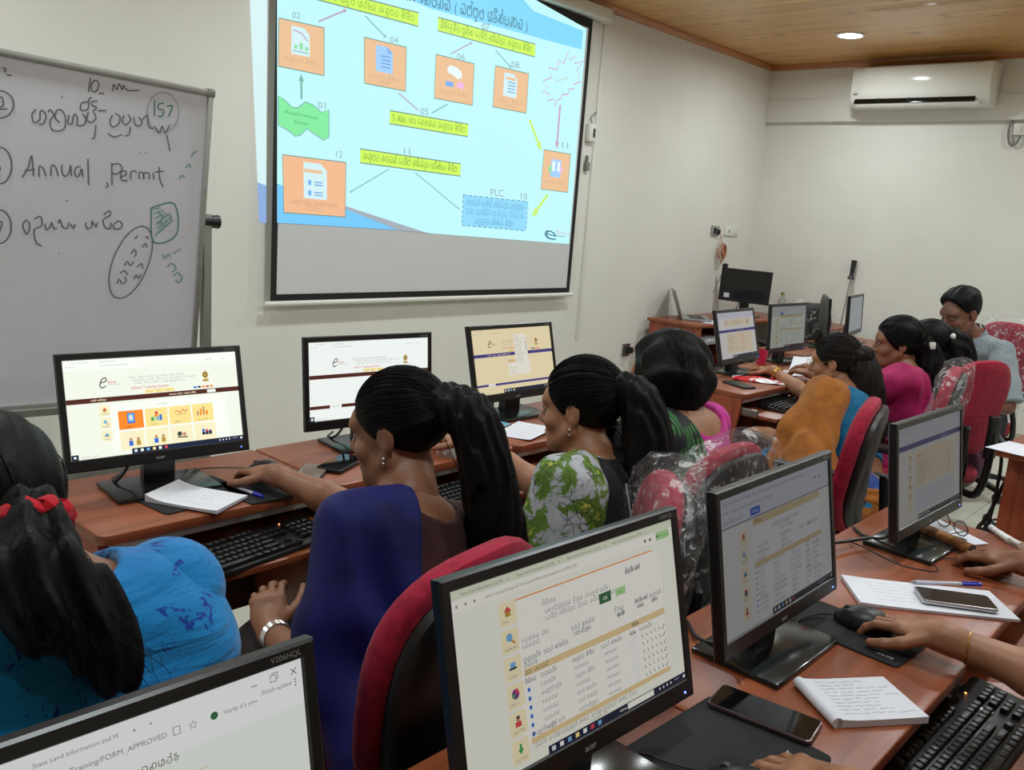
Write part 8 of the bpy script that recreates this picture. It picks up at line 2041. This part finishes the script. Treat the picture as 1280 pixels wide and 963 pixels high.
# white lines across the back of the dress
b = MB(); lm = plain('white_piping', srgb(176, 170, 168), 0.7)
for k, (a0, a1, l0, l1) in enumerate(((0.00, 0.86, -0.055, -0.075), (0.06, 0.84, 0.03, 0.12), (0.02, 0.85, 0.05, 0.16), (0.0, 0.82, 0.075, 0.165), (0.3, 0.62, -0.05, 0.10))):
    pts = []
    for i in range(14):
        t_ = a1 + (a0 - a1) * i / 13; sd = l0 + (l1 - l0) * (i / 13)
        q = p.P + (p.N - p.P) * t_; yb = -0.1112 * math.sqrt(max(0.05, 1 - (sd / 0.185) ** 2)) - 0.006
        pts.append(q + p.TR @ (V3(sd, yb - (0.004 if t_ > .5 else 0.012), 0) * p.s))
    b.tube(pts, 0.0022, lm, 6)
p.mb(b, 'dress_lines')
tie = p.h(0.0, -0.118, 0.055)
tl = [p.h(0, -0.09, 0.05), tie, p.h(0.004, -0.160, 0.02), p.h(0.004, -0.178, -0.07), p.h(0.0, -0.172, -0.16), p.h(-0.005, -0.150, -0.23), p.h(-0.02, -0.13, -0.26)]
pcs = [p.hair_cap(r=(0.084, 0.107, 0.098)), p.tail(tl, [0.024, 0.030, 0.044, 0.054, 0.058, 0.055, 0.035], amp=0.003), p.strands(tl, 0.022, 90, 0.001, 0.004, 8, 1.3), p.comb(170, (0, -0.118, 0.055), r=(0.086, 0.109, 0.100), seed=33),
       p.tail([p.h(0.05, -0.07, -0.07), p.h(0.02, -0.11, -0.14), p.h(-0.06, -0.10, -0.185), p.h(-0.115, -0.03, -0.19)], [0.03, 0.045, 0.04, 0.022], amp=0.003)]
p.add('hair', pcs, H_BLACK, 'black hair in a high ponytail')
p.scrunchie(tie + (p.h(0, -0.15, 0.04) - tie) * 0.2, p.h(0, -0.16, 0.02) - tie, 0.028, 0.009, fabric('beaded_tie', srgb(60, 54, 60), srgb(190, 190, 196), 120, 0.4, 300, 0.5))
p.earring(-1, drop=0.014)

# ---- person in magenta with the bob
p = Person('person in magenta blouse under a floral black sari', (2.38, 1.20, 0.47), (2.365, 1.40, 0.915), (2.365, 1.475, 1.040), 92, 98, 16, s=1.05, skinmat=SK_C, vox=0.0045,
           R=dict(w=(2.58, 1.86, 0.80), d=(0, 1, 0), up=UP), L=dict(w=(2.30, 1.66, 0.70), d=(.2, 1, 0), up=UP))
p.body()
MMAG = fabric('magenta_blouse', srgb(190, 50, 138), srgb(176, 42, 126), 16, 0.8, 380, 0.25, wrinkle=0.25)
p.blouse(MMAG, sl=0.5, neck=0.118, neckback=-0.055, inf=0.012, sleeves='RL')
def floral():
    m, nt, b = _new('floral_black')
    mp = _tex(nt); vo = nt.nodes.new('ShaderNodeTexVoronoi'); vo.inputs['Scale'].default_value = 9; nt.links.new(mp.outputs[0], vo.inputs['Vector'])
    wv = nt.nodes.new('ShaderNodeTexWave'); wv.inputs['Scale'].default_value = 22; wv.inputs['Distortion'].default_value = 3; nt.links.new(mp.outputs[0], wv.inputs[0])
    n = _noise(nt, mp, 7.5, 2); leaf = _ramp(nt, n.outputs[0], [(0.47, (0, 0, 0, 1)), (0.50, (1, 1, 1, 1))]); st = _ramp(nt, wv.outputs[0], [(0.45, (0, 0, 0, 1)), (0.55, (1, 1, 1, 1))])
    n2 = _noise(nt, mp, 2.2, 1); hue = _ramp(nt, n2.outputs[0], [(0.4, srgb(40, 110, 44)), (0.52, srgb(52, 128, 50)), (0.56, srgb(60, 80, 170)), (0.7, srgb(110, 70, 150))])
    f = _mix(nt, 1.0, leaf.outputs[0], st.outputs[0], 'MULTIPLY')
    nt.links.new(_mix(nt, f, srgb(17, 17, 26), hue.outputs[0]), b.inputs['Base Color']); b.inputs['Roughness'].default_value = 0.7; return m
sL, eL = p.S['L'], p.E['L']
pcs = [sdf_mesh(p.T + [cap(sL, eL, 0.066, 0.075, 0.05), cap(sL + p.f * .05, p.P - p.r * .15 + p.f * .1, 0.07, 0.1, 0.06)], 0.0075, inflate=0.019, cuts=[p.side_cut(-0.088, 1, -0.10)], disp=p.folds(0.004, 30, (0.7, -0.5, 0.2)))]
p.add('sari_drape', pcs, floral(), 'black floral sari over her left shoulder'); p.skirt(fabric('black_skirt2', srgb(20, 20, 30)))
bob = [ell(p.h(0, -0.03, 0.005), V3(0.122, 0.120, 0.108) * p.s, p.HR, 0.03), ell(p.h(0, -0.055, -0.045), V3(0.106, 0.09, 0.075) * p.s, p.HR, 0.03), ell(p.h(-0.085, 0.02, -0.035), V3(0.040, 0.055, 0.07) * p.s, p.HR, 0.03), ell(p.h(0.085, 0.02, -0.035), V3(0.040, 0.055, 0.07) * p.s, p.HR, 0.03)]
lump = lambda X, Y, Z: 0.006 * np.sin(46 * Z + 3 * np.sin(30 * X + 20 * Y)) + 0.004 * np.sin(70 * X + 50 * Y + 30 * Z)
pcs = [sdf_mesh([ell(p.h(0, -0.019, 0.04), V3(0.098, 0.112, 0.098) * p.s, p.HR, 0.03)] + bob, 0.005, cuts=[lambda X, Y, Z: ((X - p.Hd[0]) * p.HR[0, 1] + (Y - p.Hd[1]) * p.HR[1, 1] + (Z - p.Hd[2]) * p.HR[2, 1]) - 0.052 - 0.35 * np.clip((Z - p.Hd[2] - 0.02), 0, 1)], disp=lump),
       p.strands([p.h(-.05, -.08, .10), p.h(-.08, -.12, .0), p.h(-.07, -.12, -.10)], 0.02, 60, 0.0011, 0.008, 12, 1.3), p.strands([p.h(.05, -.06, .10), p.h(.11, -.08, .0), p.h(.115, -.07, -.09)], 0.02, 60, 0.0011, 0.008, 13, 1.3)]
p.add('hair', pcs, H_BLACK, 'thick black bob')

# ---- person in teal blouse and ochre sari
p = Person('person in teal blouse and ochre sari, hand on the mouse at the far desk', (3.70, 1.25, 0.40), (3.895, 1.47, 0.80), (3.915, 1.55, 0.948), 82, 99, 10, s=1.0, skinmat=SK_C, vox=0.005,
           R=dict(w=(4.225, 1.985, 0.803), d=(.35, 1, -.1), up=UP, curl=MOUSE_CURL, hint=(0.4, -0.2, -0.8)), L=dict(w=(3.70, 1.72, 0.60), d=(.3, 1, 0), up=UP, hint=(-.6, .2, -.6)))
p.body()
MTEAL = fabric('teal_blouse', srgb(16, 108, 150), srgb(12, 96, 138), 14, 0.75, 380, 0.2, wrinkle=0.3)
p.blouse(MTEAL, sl=0.55, neck=0.085, low=0.36, inf=0.011)
MOCH = fabric('ochre_sari', srgb(158, 96, 34), srgb(142, 84, 28), 10, 0.8, 380, 0.25, wrinkle=0.45, wscale=(9, 9, 4))
sL, eL = p.S['L'], p.E['L']; fr = p.P + p.f * 0.10 - p.r * 0.24
dr = [cap(sL - p.r * .02, sL * .3 + eL * .7 - p.r * .03, 0.066, 0.07, 0.05), cap(sL - p.r * .05, fr - p.r * .08 + UP * 0.12, 0.062, 0.09, 0.06), cap(sL + p.f * .05, fr + p.f * .16 + UP * 0.10, 0.05, 0.075, 0.06), cap(fr + UP * .12, fr - UP * 0.06, 0.085, 0.10, 0.06)]
p.add('sari_drape', [sdf_mesh(dr, 0.0075, inflate=0.012, disp=p.folds(0.007, 48, (0.7, -0.7, 0.12)), cuts=[p.ball_cut(p.N + UP * 0.05, 0.085)])], MOCH, 'ochre sari over her left shoulder')
def lapprint():
    m, nt, b = _new('lap_print'); mp = _tex(nt, (1, 1, 1.4), (0.3, 0.2, 0.6)); n = _noise(nt, mp, 6.5, 1, 0.4, 0.8)
    r = _ramp(nt, n.outputs[0], [(0.0, srgb(30, 60, 130)), (0.42, srgb(36, 84, 160)), (0.46, srgb(170, 110, 40)), (0.53, srgb(150, 96, 36)), (0.56, srgb(20, 110, 160)), (0.64, srgb(24, 70, 50))], 'CONSTANT')
    nt.links.new(r.outputs[0], b.inputs['Base Color']); b.inputs['Roughness'].default_value = 0.7; return m
p.add('sari_skirt', [sdf_mesh([q for q in p.legs if q['g'] == 'leg'] + p.T[:1] + [cap(p.P + p.f * .1, (p.knL + p.knR) / 2, .09, .09, .07), cap(p.knL - p.r * .08 + UP * .01, p.P - p.r * .16 + p.f * .2, 0.10, 0.11, .06), cap((p.knL + p.knR) / 2, (p.anL + p.anR) / 2 + UP * .05, 0.11, 0.13, .07)], 0.010, inflate=0.016, disp=p.folds(0.006, 28, p.r))], lapprint(), 'blue and ochre printed sari lap')
p.add('waist_folds', [sdf_mesh(p.T[:2], 0.008, inflate=0.020, cuts=[lambda X, Y, Z: Z - (p.P[2] + 0.105) - 0 * X], disp=p.folds(0.006, 120, (0.1, 0, 1)))], MOCH)
tl = [p.h(0.02, -0.09, 0.02), p.h(0.02, -0.125, -0.06), p.h(0.035, -0.135, -0.18), p.h(0.05, -0.14, -0.30), p.h(0.06, -0.14, -0.42)]
pcs = [p.hair_cap(r=(0.086, 0.108, 0.096)), p.tail(tl, [0.05, 0.066, 0.068, 0.060, 0.03], amp=0.004, vox=0.0055), p.tail([p.h(0.09, -0.02, 0.0), p.h(0.085, -0.09, -0.1), p.h(0.06, -0.14, -0.2)], [0.02, 0.03, 0.03], vox=0.0055), p.tail([p.h(-0.03, -0.11, 0.035), p.h(0.0, -0.135, 0.03), p.h(0.04, -0.12, 0.035)], [0.022, 0.03, 0.022], vox=0.0055), p.strands(tl, 0.03, 70, 0.0012, 0.006, 15, 1.2), p.comb(120, (0, -0.115, 0.03), r=(0.087, 0.109, 0.097), seed=35)]
p.add('hair', pcs, H_BROWN, 'long dark hair half tied back'); p.earring(-1, M_GOLD); p.bangle('R', M_GOLD, 0.06, 0.003, 3)
b = MB()
for x in (-1, 1): b.tube([p.h(x * 0.032 + 0.024 * math.cos(a), 0.108, 0.002 + 0.018 * math.sin(a)) for a in [2 * PI * j / 20 for j in range(20)]], 0.0012, M_GOLD, 5, True); b.tube([p.h(x * 0.056, 0.105, 0.006), p.h(x * 0.082, 0.0, 0.008)], 0.0012, M_GOLD, 5)
p.mb(b, 'spectacles')

# ---- person in pink
p = Person('person in a pink sari seen in profile with a white hair clip', (4.40, 1.24, 0.44), (4.46, 1.41, 0.862), (4.47, 1.475, 1.012), 100, 122, 6, s=1.03, skinmat=SK_B, vox=0.005,
           R=dict(w=(4.60, 1.90, 0.80), d=(-.1, 1, 0), up=UP), L=dict(w=(4.38, 1.84, 0.80), d=(.1, 1, 0), up=UP, hint=(-.5, 0, -.7)))
p.body()
MPINK = fabric('pink_sari', srgb(176, 34, 98), srgb(160, 28, 86), 8, 0.6, 400, 0.2, wrinkle=0.45, wscale=(8, 8, 5), sheen=0.05)
p.blouse(MPINK, sl=0.75, neck=0.088, inf=0.012, flare=0.018, fold=0.004)
p.add('sari_drape', [sdf_mesh(p.T + [cap(p.S['L'], p.E['L'], 0.06, 0.06, 0.05)], 0.0075, inflate=0.021, cuts=[p.side_cut(-0.045, 1, 0.10), p.ball_cut(p.N + UP * 0.06, 0.10)], disp=p.folds(0.007, 52, (0.7, -0.55, 0.25)))], MPINK); p.skirt(MPINK, 'sari_skirt')
tl = [p.h(0.0, -0.10, 0.0), p.h(0.0, -0.14, -0.03), p.h(-0.005, -0.165, -0.11), p.h(-0.01, -0.16, -0.22), p.h(-0.01, -0.15, -0.32)]
pcs = [p.hair_cap(r=(0.090, 0.112, 0.100), ears=0.024), p.tail(tl, [0.045, 0.042, 0.062, 0.068, 0.035], amp=0.005, vox=0.0055), p.strands(tl, 0.028, 60, 0.0012, 0.008, 17, 1.3), p.comb(140, (0, -0.12, 0.0), r=(0.091, 0.113, 0.101), seed=36)]
p.add('hair', pcs, H_BLACK, 'black hair tied low')
b = MB(); b.X = Matrix.Translation(p.h(-0.05, -0.15, -0.005)) @ Matrix([list(p.HR[i]) for i in range(3)]).to_4x4(); b.box((0, 0, 0), (0.016, 0.03, 0.035), M_WHITE, 0.006); p.mb(b, 'hair_clip', None, 'white hair clip'); p.earring(-1, M_GOLD)

# ---- person hidden behind, bushy ponytail
p = Person('person mostly hidden behind the person in pink, with a small white hair clip', (4.78, 1.20, 0.42), (4.78, 1.37, 0.840), (4.77, 1.425, 0.990), 96, 100, 6, s=1.03, skinmat=SK_B, vox=0.006,
           R=dict(w=(4.96, 1.90, 0.80), d=(-.1, 1, 0), up=UP), L=dict(w=(4.74, 1.88, 0.80), d=(.1, 1, 0), up=UP))
p.body(); p.blouse(fabric('plum_blouse', srgb(96, 30, 70)), sl=0.7, neck=0.085, vox=0.008); p.skirt(fabric('plum_skirt', srgb(70, 26, 56)))
tl = [p.h(0.0, -0.09, 0.05), p.h(0.0, -0.135, 0.04), p.h(0.0, -0.150, -0.02), p.h(0.0, -0.150, -0.12), p.h(0.0, -0.14, -0.22)]
p.add('hair', [p.hair_cap(r=(0.090, 0.112, 0.100)), p.tail(tl, [0.03, 0.036, 0.066, 0.074, 0.03], amp=0.007, vox=0.006, fr=120), p.strands(tl[2:], 0.03, 90, 0.0012, 0.006, 19, 1.1)], H_BLACK, 'bushy black ponytail')
b = MB(); b.ball(p.h(-0.045, -0.125, 0.055), (0.012, 0.014, 0.016), M_WHITE, u=12, v=8); p.mb(b, 'hair_clip', None, 'small white hair clip')

# ---- person in the grey shirt
p = Person('person in a light grey shirt looking down, seated in the plastic-covered maroon chair', (5.76, 1.40, 0.48), (5.58, 1.435, 0.985), (5.46, 1.475, 1.125), 160, 150, 20, s=1.10, sex='m', skinmat=SK_M, vox=0.005, sw=0.178,
           R=dict(w=(5.12, 1.84, 0.80), d=(-.8, .5, 0), up=UP), L=dict(w=(5.22, 1.30, 0.62), d=(-1, .1, 0), up=UP), kneedir=(-.5, .85, 0))
p.body()
MSH = fabric('grey_shirt', srgb(150, 160, 166), srgb(140, 151, 158), 10, 0.8, 380, 0.2, wrinkle=0.35)
p.blouse(MSH, 'shirt', sl=0.95, neck=0.078, inf=0.012, flare=0.022, fold=0.004)
b = MB()
for sg in (-1, 1):
    c = p.N + p.TR @ V3(0, -0.015, 0.0); cols = []
    def colp(u, v, sg=sg):
        a = rd(-95 + 170 * u) * sg + PI / 2 * (1 if sg > 0 else 1); rr_ = 0.066 + 0.020 * v; ang = PI * 1.5 + sg * (PI * (0.02 + 0.93 * u))
        z = 0.055 - 0.035 * u - v * (0.035 + 0.028 * u)
        return c + p.TR @ V3(rr_ * math.cos(ang) * 1.05, rr_ * math.sin(ang) + 0.012 * u * v * 2, z) * p.s
    b.grid(colp, 14, 4, MSH)
p.mb(b, 'collar'); p.skirt(fabric('dark_trousers', srgb(40, 42, 52)), 'trousers', full=False)
hp = [ell(p.h(0, -0.012, 0.075), V3(0.086, 0.102, 0.070) * p.s, p.HR, 0.03)]
p.add('hair', [p.hair_cap(r=(0.0815, 0.101, 0.092), nape=-0.045, line=-0.004, ears=0.038, extra=hp, amp=0.003, fr=200)], H_BLACK, 'short black hair')
b = MB(); b.tube([p.h(0.020 * q, 0.102 - 0.006 * q * q, -0.049 - 0.004 * abs(q)) for q in (-1.1, -.5, 0, .5, 1.1)], [0.001, 0.0034, 0.003, 0.0034, 0.001], M_EYED, 6); p.mb(b, 'moustache')

# ---- users of the near desks: mostly outside the frame, their arms reach in
def near_user(label, cx, w, d, cloth, sk, bang=None, hy=0.0, yoff=0.0, hint=(0.4, -0.4, -0.7)):
    p = Person(label, (cx, -0.26 + yoff, 0.46), (cx, -0.13 + yoff, 0.93), (cx + hy, -0.075 + yoff, 1.09), 90, 90, 14, s=1.05, skinmat=sk, vox=0.005, R=dict(w=w, d=d, up=(0.0, 0.0, 1), curl=MOUSE_CURL, hint=hint), L=dict(w=(cx - 0.13, 0.06 + yoff, 0.60), d=(.3, 1, 0), up=UP), knee=0.36)
    p.body(handvox=0.0026); m = fabric(cloth[0], srgb(*cloth[1])); p.blouse(m, sl=0.6, neck=0.085, vox=0.008); p.skirt(m)
    p.add('hair', [p.hair_cap(), p.tail([p.h(0, -.1, .03), p.h(0, -.15, -.05), p.h(0, -.16, -.2)], [.035, .05, .03])], H_BLACK)
    if bang: p.bangle('R', M_GOLD, 0.12, 0.0015, 1, 'bracelet', 0.030, 'thin gold bracelet')
    return p


near_user('person whose hand holds the mouse beside the form monitor, thin gold bracelet', 1.52, (1.682, 0.385, 0.803), (.18, 1, -.12), ('rose_kurta', (170, 120, 118)), SK_C, True)
near_user('person whose hand reaches the farther mouse at the right edge', 2.14, (2.262, 0.375, 0.80), (.10, 1, -.12), ('tan_kurta', (120, 100, 90)), SK_B, None)
near_user('person with only a thumb on the mouse at the bottom edge', 0.94, (1.095, 0.320, 0.803), (-.08, 1, -.12), ('green_kurta', (70, 90, 80)), SK_C, None, yoff=-0.03)
